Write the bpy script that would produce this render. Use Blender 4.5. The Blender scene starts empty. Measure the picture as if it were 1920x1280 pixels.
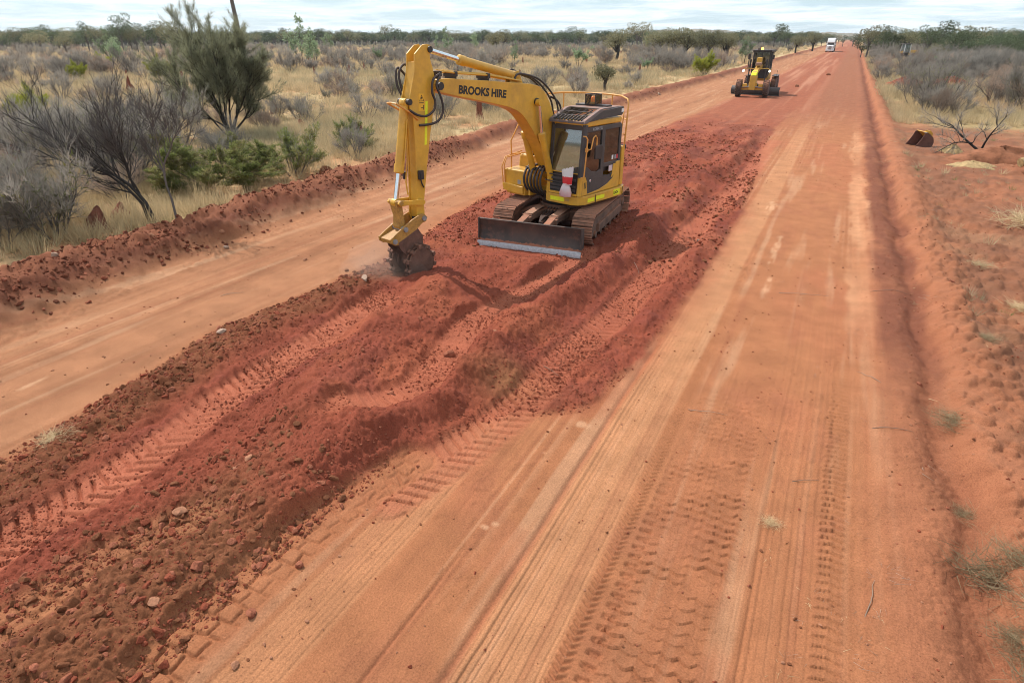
import bpy, bmesh, math, random
import numpy as np
from mathutils import Vector, Matrix
random.seed(7)
RNG = np.random.default_rng(11)
SC = bpy.context.scene
COL = SC.collection
R = math.radians

# ------------------------------------------------------------------ camera
CAM_H = 4.4
PITCH, YAW = R(25.91), R(26.31)
cd = bpy.data.cameras.new('camera'); cam = bpy.data.objects.new('camera', cd); COL.objects.link(cam)
cd.sensor_width = 36.0; cd.lens = 22.0; cd.clip_start = 0.1; cd.clip_end = 20000
cam.location = (0, 0, CAM_H); cam.rotation_euler = (math.pi/2 - PITCH, 0, YAW)
SC.camera = cam

# ------------------------------------------------------------------ light
SUN_DIR = Vector((-0.72, 0.25, 0.98)).normalized()          # towards the sun
SUN_EL = math.asin(SUN_DIR.z)
SUN_AZ = math.atan2(SUN_DIR.x, SUN_DIR.y)                    # clockwise from +Y
sl = bpy.data.lights.new('sun', 'SUN'); so = bpy.data.objects.new('sun', sl); COL.objects.link(so)
sl.energy = 5.0; sl.angle = R(0.6); sl.color = (1.0, 0.955, 0.89)
so.rotation_euler = SUN_DIR.to_track_quat('Z', 'Y').to_euler(); so.location = (0, 0, 60)

W = bpy.data.worlds.new('World'); SC.world = W; W.use_nodes = True
nt = W.node_tree; nt.nodes.clear()
def wn(t, **k):
    n = nt.nodes.new(t)
    for a, v in k.items(): setattr(n, a, v)
    return n
w_out = wn('ShaderNodeOutputWorld'); w_bg = wn('ShaderNodeBackground'); w_bg.inputs[1].default_value = 0.095
sky = wn('ShaderNodeTexSky', sky_type='NISHITA', sun_disc=False, sun_elevation=SUN_EL, sun_rotation=SUN_AZ, air_density=1.0, dust_density=0.5, ozone_density=2.0)
tc = wn('ShaderNodeTexCoord'); sx = wn('ShaderNodeSeparateXYZ'); nt.links.new(tc.outputs['Generated'], sx.inputs[0])
zz = wn('ShaderNodeMath', operation='MAXIMUM'); nt.links.new(sx.outputs[2], zz.inputs[0]); zz.inputs[1].default_value = 0.0
zz2 = wn('ShaderNodeMath', operation='ADD'); nt.links.new(zz.outputs[0], zz2.inputs[0]); zz2.inputs[1].default_value = 0.055
dx = wn('ShaderNodeMath', operation='DIVIDE'); nt.links.new(sx.outputs[0], dx.inputs[0]); nt.links.new(zz2.outputs[0], dx.inputs[1])
dy = wn('ShaderNodeMath', operation='DIVIDE'); nt.links.new(sx.outputs[1], dy.inputs[0]); nt.links.new(zz2.outputs[0], dy.inputs[1])
cx = wn('ShaderNodeCombineXYZ'); nt.links.new(dx.outputs[0], cx.inputs[0]); nt.links.new(dy.outputs[0], cx.inputs[1])
cn = wn('ShaderNodeTexNoise'); cn.inputs['Scale'].default_value = 0.55; cn.inputs['Detail'].default_value = 9; cn.inputs['Roughness'].default_value = 0.62; cn.inputs['Distortion'].default_value = 0.35
nt.links.new(cx.outputs[0], cn.inputs['Vector'])
cr = wn('ShaderNodeValToRGB'); cr.color_ramp.elements[0].position = 0.40; cr.color_ramp.elements[0].color = (0.10, 0.10, 0.10, 1); cr.color_ramp.elements[1].position = 0.60; cr.color_ramp.elements[1].color = (0.97, 0.97, 0.97, 1)
nt.links.new(cn.outputs['Fac'], cr.inputs[0])
hz = wn('ShaderNodeMix', data_type='RGBA'); hz.inputs[0].default_value = 0.65; nt.links.new(sky.outputs[0], hz.inputs[6]); hz.inputs[7].default_value = (6.9, 9.7, 11.6, 1)   # thin bright veil between the clouds
mx = wn('ShaderNodeMix', data_type='RGBA'); nt.links.new(cr.outputs[0], mx.inputs[0]); nt.links.new(hz.outputs[2], mx.inputs[6])
mx.inputs[7].default_value = (11.6, 12.4, 12.9, 1)              # cloud white, in the sky's own units
nt.links.new(mx.outputs[2], w_bg.inputs[0]); nt.links.new(w_bg.outputs[0], w_out.inputs[0])

SC.view_settings.view_transform = 'Standard'; SC.view_settings.look = 'None'
SC.view_settings.exposure = 0.02; SC.view_settings.gamma = 1.0; SC.view_settings.use_curve_mapping = False
SC.render.engine = 'CYCLES'
SC.cycles.use_denoising = True; SC.cycles.filter_width = 1.0
SC.cycles.max_bounces = 6; SC.cycles.transparent_max_bounces = 16; SC.cycles.diffuse_bounces = 3

# ------------------------------------------------------------------ helpers
def tag(o, label=None, cat=None, group=None, kind=None):
    if label: o['label'] = label
    if cat: o['category'] = cat
    if group: o['group'] = group
    if kind: o['kind'] = kind
    return o
def empty(name, loc=(0, 0, 0), rz=0.0, label=None, cat=None, group=None):
    o = bpy.data.objects.new(name, None); COL.objects.link(o)
    o.location = loc; o.rotation_euler = (0, 0, rz); o.empty_display_size = 0.2
    return tag(o, label, cat, group)
def link(name, me, parent=None):
    o = bpy.data.objects.new(name, me); COL.objects.link(o)
    if parent is not None: o.parent = parent
    return o
def copy_tree(o, parent=None):
    c = o.copy(); COL.objects.link(c)
    if parent is not None: c.parent = parent
    for ch in list(o.children): copy_tree(ch, c)
    return c

class MB:
    """collects verts and faces, then becomes ONE mesh object"""
    def __init__(self): self.v = []; self.f = []; self.sm = []
    def add(self, vs, fs, smooth=False):
        b = len(self.v); self.v += [tuple(p) for p in vs]
        self.f += [tuple(b + i for i in f) for f in fs]; self.sm += [smooth] * len(fs); return self
    def box(self, c, s, rot=None, top=None):
        hx, hy, hz = s[0]/2, s[1]/2, s[2]/2; t = top or (1, 1)
        vs = [Vector((x*hx*(t[0] if z > 0 else 1), y*hy*(t[1] if z > 0 else 1), z*hz)) for z in (-1, 1) for y in (-1, 1) for x in (-1, 1)]
        if rot is not None:
            m = rot if isinstance(rot, Matrix) else Matrix.Rotation(rot, 3, 'Z')
            vs = [m @ v for v in vs]
        cc = Vector(c); vs = [v + cc for v in vs]
        return self.add(vs, [(0, 2, 3, 1), (4, 5, 7, 6), (0, 1, 5, 4), (2, 6, 7, 3), (0, 4, 6, 2), (1, 3, 7, 5)])
    def bar(self, a, b, w, h, upv=(0, 0, 1)):
        a, b = Vector(a), Vector(b); d = (b - a); L = d.length; d = d / L
        u = Vector(upv); s = d.cross(u)
        if s.length < 1e-4: s = d.cross(Vector((1, 0, 0)))
        s.normalize(); u = s.cross(d)
        m = Matrix((s, d, u)).transposed()
        return self.box((a + b) / 2, (w, L, h), m)
    def prism(self, loop, n, d):
        """3D planar loop pushed along vector n by d (both ways if d is a pair)"""
        n = Vector(n).normalized(); d0, d1 = d if isinstance(d, tuple) else (0, d)
        k = len(loop); vs = [Vector(p) + n*d0 for p in loop] + [Vector(p) + n*d1 for p in loop]
        return self.add(vs, [tuple(range(k-1, -1, -1)), tuple(range(k, 2*k))] + [(i, (i+1) % k, k+(i+1) % k, k+i) for i in range(k)])
    def tube(self, pts, r, n=8, caps=True, smooth=True, n_up=None):
        pts = [Vector(p) for p in pts]; m = len(pts)
        rr = r if isinstance(r, (list, tuple)) else [r]*m
        t = [(pts[min(i+1, m-1)] - pts[max(i-1, 0)]).normalized() for i in range(m)]
        u = t[0].orthogonal().normalized(); vs = []
        for i in range(m):
            u = (u - t[i]*u.dot(t[i]))
            if u.length < 1e-5: u = t[i].orthogonal()
            u.normalize(); w = t[i].cross(u)
            for k in range(n):
                a = 2*math.pi*k/n; vs.append(pts[i] + (u*math.cos(a) + w*math.sin(a))*rr[i])
        fs = [(i*n+k, i*n+(k+1) % n, (i+1)*n+(k+1) % n, (i+1)*n+k) for i in range(m-1) for k in range(n)]
        self.add(vs, fs, smooth)
        if caps: b = len(self.v) - m*n; self.f += [tuple(b+k for k in range(n-1, -1, -1)), tuple(b+(m-1)*n+k for k in range(n))]; self.sm += [False, False]
        return self
    def cyl(self, a, b, r, n=20, r2=None): return self.tube([a, b], [r, r if r2 is None else r2], n)
    def lathe(self, c, axis, prof, n=32, smooth=True):
        """prof: list of (along, radius)"""
        ax = Vector(axis).normalized(); u = ax.orthogonal().normalized(); w = ax.cross(u); c = Vector(c); m = len(prof); vs = []
        for a, r in prof:
            for k in range(n):
                t = 2*math.pi*k/n; vs.append(c + ax*a + (u*math.cos(t) + w*math.sin(t))*r)
        self.add(vs, [(i*n+k, i*n+(k+1) % n, (i+1)*n+(k+1) % n, (i+1)*n+k) for i in range(m-1) for k in range(n)], smooth)
        b = len(self.v) - m*n
        if prof[0][1] > 1e-4: self.f.append(tuple(b+k for k in range(n-1, -1, -1))); self.sm.append(False)
        if prof[-1][1] > 1e-4: self.f.append(tuple(b+(m-1)*n+k for k in range(n))); self.sm.append(False)
        return self
    def islands(self):
        par = list(range(len(self.v)))
        def fd(i):
            while par[i] != i: par[i] = par[par[i]]; i = par[i]
            return i
        for f in self.f:
            a = fd(f[0])
            for i in f[1:]: par[fd(i)] = a
        out = {}
        for f, s in zip(self.f, self.sm): out.setdefault(fd(f[0]), []).append((f, s))
        res = []
        for fs in out.values():
            m = MB(); ids = sorted({i for f, _ in fs for i in f}); mp = {i: k for k, i in enumerate(ids)}
            m.v = [self.v[i] for i in ids]; m.f = [tuple(mp[i] for i in f) for f, _ in fs]; m.sm = [s for _, s in fs]; res.append(m)
        return res
    def build_each(self, name, mat, parent=None, bevel=0.0): return [m.build(name, mat, parent, bevel) for m in self.islands()]
    def mesh(self, name, mat):
        me = bpy.data.meshes.new(name); me.from_pydata([tuple(p) for p in self.v], [], self.f)
        me.polygons.foreach_set('use_smooth', self.sm); me.materials.append(mat)
        bm = bmesh.new(); bm.from_mesh(me); bmesh.ops.recalc_face_normals(bm, faces=bm.faces); bm.to_mesh(me); bm.free()
        me.update(); return me
    def build(self, name, mat, parent=None, bevel=0.0, seg=2):
        o = link(name, self.mesh(name, mat), parent)
        if bevel:
            o.data.polygons.foreach_set('use_smooth', [True]*len(o.data.polygons))
            b = o.modifiers.new('bevel', 'BEVEL'); b.width = bevel; b.segments = seg; b.limit_method = 'ANGLE'; b.angle_limit = R(35); b.harden_normals = True; b.use_clamp_overlap = True
        else:
            try: o.data.set_sharp_from_angle(angle=R(50))
            except Exception: pass
        return o

# ------------------------------------------------------------------ materials
def newmat(name):
    m = bpy.data.materials.new(name); m.use_nodes = True; m.node_tree.nodes.clear()
    t = m.node_tree; o = t.nodes.new('ShaderNodeOutputMaterial'); b = t.nodes.new('ShaderNodeBsdfPrincipled'); t.links.new(b.outputs[0], o.inputs[0])
    return m, t, b
def N(t, kind, **k):
    n = t.nodes.new(kind)
    for a, v in k.items():
        if a.startswith('i_'):
            key = a[2:]; key = int(key) if key.isdigit() else key.replace('_', ' ')
            n.inputs[key].default_value = v
        else: setattr(n, a, v)
    return n
def mixc(t, fac, a, b, mode='MIX'):
    n = N(t, 'ShaderNodeMix', data_type='RGBA', blend_type=mode)
    for s, v in ((0, fac), (6, a), (7, b)):
        if hasattr(v, 'is_linked') or hasattr(v, 'links'): t.links.new(v, n.inputs[s])
        else: n.inputs[s].default_value = v if not isinstance(v, tuple) or len(v) == 4 else (*v, 1)
    return n.outputs[2]
def ramp(t, fac, a, b):
    n = N(t, 'ShaderNodeMapRange'); t.links.new(fac, n.inputs[0]); n.inputs[1].default_value = a; n.inputs[2].default_value = b; return n.outputs[0]
DUST = (0.36, 0.14, 0.075)
def paint(name, col, rough=0.45, dust=0.35, metal=0.0, var=0.12, scale=5.0, spec=0.5, rust=0.0, clear=0.0, grime=0.0):
    """painted or bare metal with dust and grime that follow the object's own surface"""
    m, t, b = newmat(name); tcn = N(t, 'ShaderNodeTexCoord')
    n1 = N(t, 'ShaderNodeTexNoise', i_Scale=scale, i_Detail=6.0, i_Roughness=0.65); t.links.new(tcn.outputs['Object'], n1.inputs['Vector'])
    n2 = N(t, 'ShaderNodeTexNoise', i_Scale=scale*9, i_Detail=4.0, i_Roughness=0.7); t.links.new(tcn.outputs['Object'], n2.inputs['Vector'])
    dark = tuple(c*(1-var*1.6) for c in col); lite = tuple(min(1, c*(1+var)) for c in col)
    c = mixc(t, ramp(t, n1.outputs['Fac'], 0.3, 0.7), dark, lite)
    if grime:
        n4 = N(t, 'ShaderNodeTexNoise', i_Scale=1.7, i_Detail=7.0, i_Roughness=0.68); t.links.new(tcn.outputs['Object'], n4.inputs['Vector']); gm = N(t, 'ShaderNodeMath', operation='MULTIPLY'); t.links.new(ramp(t, n4.outputs['Fac'], 0.46, 0.70), gm.inputs[0]); gm.inputs[1].default_value = grime; c = mixc(t, gm.outputs[0], c, (0.27, 0.125, 0.05))
        c = mixc(t, ramp(t, n2.outputs['Fac'], 0.70, 0.78), c, (0.16, 0.085, 0.035))
    if rust: c = mixc(t, ramp(t, n2.outputs['Fac'], 0.62 - rust*0.3, 0.75), c, (0.09, 0.032, 0.016))
    geo = N(t, 'ShaderNodeNewGeometry'); sp = N(t, 'ShaderNodeSeparateXYZ'); t.links.new(geo.outputs['Normal'], sp.inputs[0])
    upf = ramp(t, sp.outputs[2], -0.3, 1.0)
    mm = N(t, 'ShaderNodeMath', operation='MULTIPLY'); t.links.new(upf, mm.inputs[0]); t.links.new(ramp(t, n1.outputs['Fac'], 0.25, 0.62), mm.inputs[1])
    m2 = N(t, 'ShaderNodeMath', operation='MULTIPLY'); t.links.new(mm.outputs[0], m2.inputs[0]); m2.inputs[1].default_value = dust
    c = mixc(t, m2.outputs[0], c, DUST); t.links.new(c, b.inputs['Base Color'])
    rr = N(t, 'ShaderNodeMapRange'); t.links.new(n2.outputs['Fac'], rr.inputs[0]); rr.inputs[3].default_value = max(0.05, rough-0.12); rr.inputs[4].default_value = min(1, rough+0.2); t.links.new(rr.outputs[0], b.inputs['Roughness'])
    b.inputs['Metallic'].default_value = metal; b.inputs['Specular IOR Level'].default_value = spec
    if clear: b.inputs['Coat Weight'].default_value = clear
    return m
def flat(name, col, rough=0.6, metal=0.0, emit=None, es=0.0):
    m, t, b = newmat(name); n1 = N(t, 'ShaderNodeTexNoise', i_Scale=30.0, i_Detail=3.0); tcn = N(t, 'ShaderNodeTexCoord'); t.links.new(tcn.outputs['Object'], n1.inputs['Vector'])
    t.links.new(mixc(t, n1.outputs['Fac'], tuple(c*0.82 for c in col), tuple(min(1, c*1.15) for c in col)), b.inputs['Base Color'])
    b.inputs['Roughness'].default_value = rough; b.inputs['Metallic'].default_value = metal
    if emit: b.inputs['Emission Color'].default_value = (*emit, 1); b.inputs['Emission Strength'].default_value = es
    return m
M = {}

# ------------------------------------------------------------------ noise
def _h(ix, iy, s):
    h = (ix.astype(np.int64)*374761393 + iy.astype(np.int64)*668265263 + (s*2654435761) % 4294967296) & 0xFFFFFFFF
    h = ((h ^ (h >> 13))*1274126177) & 0xFFFFFFFF; h = h ^ (h >> 16); h = (h*2246822519) & 0xFFFFFFFF; h ^= h >> 15
    return (h & 0xFFFFFF)/float(0xFFFFFF)
def vnoise(x, y, s=0):
    x0 = np.floor(x); y0 = np.floor(y); fx = x-x0; fy = y-y0; fx = fx*fx*fx*(fx*(fx*6-15)+10); fy = fy*fy*fy*(fy*(fy*6-15)+10)
    a = _h(x0, y0, s); b = _h(x0+1, y0, s); c = _h(x0, y0+1, s); d = _h(x0+1, y0+1, s)
    return (a+(b-a)*fx)*(1-fy) + (c+(d-c)*fx)*fy
def fbm(x, y, s=0, o=4, g=0.5):
    r = 0; a = 1; t = 0
    for i in range(o):
        r = r + a*(vnoise(x, y, s+i)*2-1); t += a; a *= g; x, y = x*1.97 + y*0.31 + 3.7, y*1.97 - x*0.31 + 9.1
    return r/t
def clods(x, y, s=0, dens=0.6):
    """rounded lumps: 0 between, up to 1 on a lump"""
    x0 = np.floor(x); y0 = np.floor(y); r = np.zeros_like(x)
    for i in (-1, 0, 1):
        for j in (-1, 0, 1):
            cx_, cy_ = x0+i, y0+j; px = cx_+_h(cx_, cy_, s); py = cy_+_h(cx_, cy_, s+1); k = _h(cx_, cy_, s+2)
            rad = 0.25+0.5*k; on = (_h(cx_, cy_, s+3) < dens)
            q = 1-((x-px)**2+(y-py)**2)/rad**2
            r = np.maximum(r, np.where(on & (q > 0), np.sqrt(np.maximum(q, 0))*rad*1.4, 0))
    return r
def sst(a, b, x):
    t = np.clip((x-a)/(b-a), 0, 1); return t*t*(3-2*t)
def pl(x, y, pts):
    """signed lateral distance (right +), arc length, inside flag to a polyline"""
    best = np.full(x.shape, 1e9); sd = np.full(x.shape, 1e9); al = np.zeros(x.shape); end = np.zeros(x.shape); acc = 0.0
    n = len(pts)-1
    for i in range(n):
        ax_, ay_ = pts[i]; bx_, by_ = pts[i+1]; ux, uy = bx_-ax_, by_-ay_; L = math.hypot(ux, uy); ux /= L; uy /= L
        t = (x-ax_)*ux + (y-ay_)*uy; lat = (x-ax_)*uy - (y-ay_)*ux; tc_ = np.clip(t, 0, L)
        d = np.hypot(x-ax_-ux*tc_, y-ay_-uy*tc_); m = d < best
        best = np.where(m, d, best); sd = np.where(m, np.where(lat >= 0, d, -d), sd); al = np.where(m, acc+tc_, al)
        over = np.zeros(x.shape)
        if i == 0: over = np.maximum(over, -t)
        if i == n-1: over = np.maximum(over, t-L)
        end = np.where(m, over, end); acc += L
    return sd, al, best, end
# ================================================================== GROUND
C_TAN = (0.350, 0.137, 0.063); C_LANE = (0.350, 0.155, 0.078); C_RED = (0.235, 0.058, 0.032); C_PINK = (0.40, 0.125, 0.068)
C_BERM = (0.140, 0.046, 0.026); C_BROWN = (0.17, 0.062, 0.028); C_PALE = (0.56, 0.35, 0.21); C_BUSH = (0.43, 0.23, 0.115)
C_STRAW = (0.44, 0.32, 0.17); C_SHOULD = (0.315, 0.118, 0.060); C_DARKRED = (0.175, 0.060, 0.035); C_FAR = (0.275, 0.086, 0.047)
XL = np.array([[0, -7.6], [2.6, -7.9], [4.2, -8.2], [6.2, -8.6], [9, -8.4], [11, -8.35], [14, -8.9], [17, -9.3], [24, -9.0], [30, -8.6], [50, -8.1], [400, -8.0]])
XR = np.array([[0, -3.75], [1.6, -3.85], [3.2, -3.9], [4.3, -3.8], [5.2, -3.5], [5.8, -3.3], [6.2, -2.9], [6.6, -2.25], [8, -2.0], [12, -1.85], [18, -1.85], [24, -2.2], [30, -2.7], [38, -2.9], [60, -2.6], [400, -2.4]])
RIDGES = [  # polyline, height, half width left, half width right
    ([(-5.95, 9.3), (-5.90, 8.54), (-6.02, 7.28), (-5.61, 5.58), (-5.22, 4.75)], 0.34, 0.75, 0.42),
    ([(-5.15, 4.9), (-5.06, 3.78), (-4.93, 2.84), (-4.80, 2.15), (-4.68, 1.2)], 0.15, 0.65, 0.55),
    ([(-4.42, 3.37), (-4.52, 4.01), (-4.36, 4.74), (-3.95, 5.34), (-3.70, 5.91)], 0.30, 0.5, 0.42),
    ([(-4.02, 6.55), (-3.83, 7.1), (-3.45, 7.10), (-3.1, 6.6)], 0.42, 0.5, 0.55),
    ([(-3.42, 13.6), (-3.73, 10.20), (-4.02, 8.64), (-3.95, 7.5)], 0.33, 0.38, 0.5),
    ([(-3.49, 14.2), (-3.66, 18.89), (-3.45, 26.30), (-3.52, 35.15)], 0.32, 0.7, 0.5),
    ([(-5.42, 19.8), (-5.28, 27.95), (-4.67, 38)], 0.30, 1.2, 0.9),
    ([(-7.5, 17.5), (-7.3, 26), (-7.2, 40)], 0.18, 0.8, 0.8),
    ([(-4.48, 0.8), (-4.62, 1.91), (-4.52, 2.92), (-4.37, 3.75)], 0.07, 0.5, 0.45),
    ([(-5.3, 0.6), (-5.6, 2.0), (-5.5, 3.2)], 0.12, 0.4, 0.4),
    ([(-7.6, 1.5), (-7.75, 4.0), (-7.7, 6.5), (-7.6, 9.0)], 0.15, 0.5, 0.45),
    ([(-6.6, 9.3), (-6.2, 10.8), (-5.2, 11.2), (-4.4, 11.3)], 0.22, 0.6, 0.7),
    ([(-2.35, 9.5), (-2.2, 12.5), (-2.1, 16)], 0.10, 0.25, 0.25),
]
TRACKS = [  # polyline, half width, floor, pattern, colour, strength of the colour
    ([(-6.30, 0.6), (-6.33, 2.00), (-6.31, 2.90), (-6.60, 4.56), (-6.74, 6.24), (-6.81, 7.31), (-6.91, 8.6)], 0.27, 0.035, 'chev', C_PINK, 0.85),
    ([(-4.88, 5.11), (-4.60, 5.53), (-4.42, 6.01), (-4.67, 7.31), (-4.92, 8.51), (-4.72, 9.46), (-4.60, 10.21), (-4.40, 12.44), (-4.6, 13.2)], 0.27, 0.03, 'bar', C_PINK, 0.7),
    ([(-3.50, 4.1), (-3.27, 5.07), (-3.11, 5.83), (-3.01, 6.75), (-3.04, 7.78), (-2.82, 9.65), (-2.75, 12.25), (-2.74, 15.25), (-2.51, 23.75), (-2.5, 33)], 0.27, 0.0, 'chev', C_PINK, 0.6),
    ([(-3.80, 0.8), (-3.85, 1.50), (-3.93, 2.38), (-3.93, 3.15), (-3.77, 4.12), (-3.60, 4.8)], 0.22, 0.0, 'block', C_TAN, 0.75),
    ([(-5.35, 1.0), (-5.3, 2.2), (-5.0, 3.0)], 0.2, 0.06, 'block', (0.36, 0.15, 0.07), 0.7),
    ([(-11.15, 3.2), (-11.15, 6.0), (-11.45, 9.3), (-11.9, 12.5)], 0.2, 0.0, 'block', C_LANE, 0.4),
    ([(-9.0, 12), (-9.2, 16), (-9.4, 24)], 0.25, 0.02, 'bar', C_TAN, 0.6),
]
PALES = [(-0.62, 12.6, 0.10, 0.8), (-0.72, 15.2, 0.10, 1.6),  (-2.50, 13.2, 0.07, 1.0), (-2.42, 11.6, 0.05, 0.7), (-2.36, 16.8, 0.13, 1.6),
         (-2.16, 6.36, 0.13, 0.09), (-2.41, 4.20, 0.09, 0.05), (-2.3, 4.28, 0.05, 0.05), (-9.50, 3.9, 0.10, 0.26), (-1.25, 19.5, 0.18, 1.2), (-2.35, 5.6, 0.04, 0.03)]
def lerp(a, b, w): return a + (b-a)*w
def terrain(x, y, cell=None, colour=True):
    """height (and soil colour) of the ground at x, y; cell = mesh spacing there, finer relief than that is left to the material"""
    x = np.asarray(x, float); y = np.asarray(y, float)
    if cell is None: cell = np.full(x.shape, 0.03)
    fade = lambda size: np.clip(1.6 - 3.2*cell/size, 0, 1)
    near = (np.abs(x) < 40) & (y < 90) & (y > -30)
    n_lo = fbm(x/7.0, y/7.0, 1, 3); n_md = fbm(x/0.9, y/0.9, 5, 4); n_st = fbm(x*6.0, y*0.28, 9, 3); n_fine = fbm(x/0.16, y/0.16, 13, 3)
    wx = x + 0.16*fbm(x/0.7, y/0.7, 21, 3)
    xl = np.interp(y, XL[:, 0], XL[:, 1]); xr = np.interp(y, XR[:, 0], XR[:, 1])
    red = sst(-0.12, 0.22, wx-xl) * sst(-0.10, 0.16, xr-wx)
    clodf = clods(x/0.055, y/0.055, 31)*fade(0.055); clodm = clods(x/0.14, y/0.14, 35, 0.5)*fade(0.14); clodl = clods(x/0.36, y/0.36, 39, 0.35)*fade(0.36)
    zone_y = 1 - sst(24, 46, y + 3*n_md); zone_c = 1 - 0.75*sst(30, 62, y + 6*n_md) - 0.25*sst(62, 120, y)
    # ---- compacted road
    z = 0.012*n_lo + 0.004*n_st*fade(0.12) + 0.003*n_fine*fade(0.16)
    rough_road = sst(0.0, 0.4, fbm(x/1.3, y/2.2, 44, 3))
    z = z + (0.010*clodf + 0.018*clods(x/0.1, y/0.1, 47, 0.18)*fade(0.1))*rough_road*0.6
    # ---- fresh red fill
    rz = red*zone_y; rzh = zone_y*(1-0.45*sst(5.0, 3.6, y))*sst(-0.15, 0.55, wx-xl)*sst(-0.12, 0.62, xr-wx)*np.clip(red*3, 0, 1)
    hh = 0.10 + 0.05*n_lo
    for pts, h, wl, wr in RIDGES:
        d, al, bd, en = pl(x + 0.14*fbm(x/0.6, y/0.6, 51, 3) + 0.22*fbm(x/2.5, y/2.5, 53, 2)*sst(11, 16, y), y, pts)
        q = np.where(d < 0, bd/wl, bd/wr); hh = hh + h*np.exp(-(q**2)*1.3)*(1+0.25*n_md)*np.clip(1-en/0.8, 0, 1)
    brown = sst(0.45, -0.25, wx-xl-0.95)*sst(12.5, 9.5, y)      # clods along the left edge of the fill
    bl = sst(4.4, 2.6, y + 0.6*n_md + (x+4.6)*0.9)*sst(-5.6, -4.9, x)   # brown stony fill in the near corner
    lumps = 0.026*clodf + 0.032*clodm*(0.6+0.9*np.maximum(brown, bl)) + 0.05*clodl*(0.2+0.9*np.maximum(brown, bl)) + 0.045*n_md + 0.02*n_fine*fade(0.12) + 0.05*fbm(x/0.33, y/0.33, 55, 5) + 0.06*np.abs(fbm(x/0.22, y/0.22, 58, 4)) + sst(13, 20, y)*(0.10*fbm(x/0.7, y/0.9, 57, 4) + 0.07*clods(x/0.45, y/0.45, 59, 0.4))
    z = z + rzh*0.82*hh + np.sqrt(rz*np.clip(rzh+0.25, 0, 1))*lumps*np.clip(rz*1.2, 0, 1)
    # ---- tracks pressed into it
    colr = np.zeros(x.shape + (3,))
    tw = []; lump_all = lumps*rz
    for ti, (pts, hw, fl, pat, tcol, ts) in enumerate(TRACKS):
        ti1 = ti == 1
        ww = (0.22, 0.17, 0.50, 0.10, 0.2, 0.12, 0.3)[ti]
        d, al, bd, en = pl(x + 0.03*n_md + 0.14*fbm(x/2.0, y/3.0, 54, 3)*sst(8, 15, y), y, pts)
        w = sst(hw+0.12, hw-0.04, bd)*sst(0.40, 0.0, en); wide = sst(hw+ww*(0.6+0.8*vnoise(x/0.8, y/0.8, 56)), hw-0.05, bd)*sst(0.9, 0.0, en)
        if ti1: fl = fl + 0.20*np.exp(-al/0.55)
        if pat == 'bar': p = 0.022*(np.abs(((al/0.155) % 1)-0.5) < 0.16)*fade(0.1)
        elif pat == 'chev':
            ph = (al - 0.45*np.abs(d))/0.15 + np.where(d > 0, 0.5, 0); p = 0.016 - 0.048*sst(0.17, 0.10, np.abs((ph % 1)-0.5))*fade(0.1)*(0.4+0.8*vnoise(x/0.4, y/0.4, 78))
            p = p + 0.012*(np.abs(d) < 0.02)*fade(0.04)
        else:
            row = np.floor(al/0.18 + 0.25*fbm(x/0.3, y/0.3, 73, 2)); u = (d/0.19 + 0.5*(row % 2) + 0.12*fbm(x/0.12, y/0.12, 74, 2)) % 1; v = (al/0.18 + 0.25*fbm(x/0.3, y/0.3, 73, 2)) % 1
            p = -0.028*np.maximum(sst(0.14, 0.02, np.minimum(u, 1-u)), sst(0.15, 0.02, np.minimum(v, 1-v)))*fade(0.08)*sst(-0.2, 0.5, vnoise(x/0.25, y/0.25, 75)) + 0.012
            p = p*(0.75+0.35*sst(3.4, 2.4, y))
        p = p*(0.7+0.6*vnoise(x/0.3, y/0.3, 77))
        z = lerp(z, np.minimum(z, fl + 0.02 + 0.5*lump_all), wide*0.92); z = lerp(z, np.minimum(z + (0.02 if ti in (2, 3) else 0), fl + p + 0.004*n_fine*fade(0.1) + 0.006*clodf), w); tw.append(w)
        z = z + 0.03*np.exp(-((bd-hw-0.10)/0.07)**2)*np.clip(1-en/0.25, 0, 1)*(0.3+0.7*rz)
    pad = sst(1.25, 0.9, np.abs(x+5.87)/1.25)*sst(2.9, 2.2, np.abs(y-14.6))*1.0
    z = lerp(z, np.minimum(z, 0.03+0.35*(z-0.03)), pad)
    z = lerp(z, np.minimum(z, 0.05), np.exp(-(((x+7.2)/0.42)**2+((y-10.0)/0.42)**2)))
    # ---- roller strips: fine ribs along the road
    def ribs(x0, x1, y0, y1, per, amp):
        xx = x + 0.035*fbm(x*0.2, y/3.0, 61, 3)
        s = sst(x0-0.03, x0+0.03, xx)*sst(x1+0.03, x1-0.03, xx)*sst(y0-0.6, y0+0.6, y)*sst(y1+6, y1-6 if y1 > 12 else y1-0.5, y)
        xw = xx + 0.006*fbm(xx*3, y/0.35, 65, 2); c_ = np.floor(xw/per); q = xw/per - c_; o_ = 0.3+0.4*_h(c_, c_*0, 66); dep = 0.3+0.9*_h(c_, c_*0, 67)
        g_ = np.exp(-((q-o_)*per/0.0085)**2)*dep; b = 0.35*vnoise(xx/0.03, y*0.25, 68) + 0.25*np.sin(2*np.pi*xw/per)
        return s, s*(-0.003 + amp*(b - 1.25*g_)*(0.45+0.8*vnoise(x*4, y*0.4, 69)))*fade(per*0.9)
    s1, h1 = ribs(-1.84, -1.20, -1, 40, 0.058, 0.0072); s2, h2 = ribs(-3.45, -2.95, -1, 5.2, 0.055, 0.006); s3, h3 = ribs(0.12, 0.6, -1, 7, 0.07, 0.0045)
    z = z + h1 + h2*(1-rz) + h3
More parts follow.
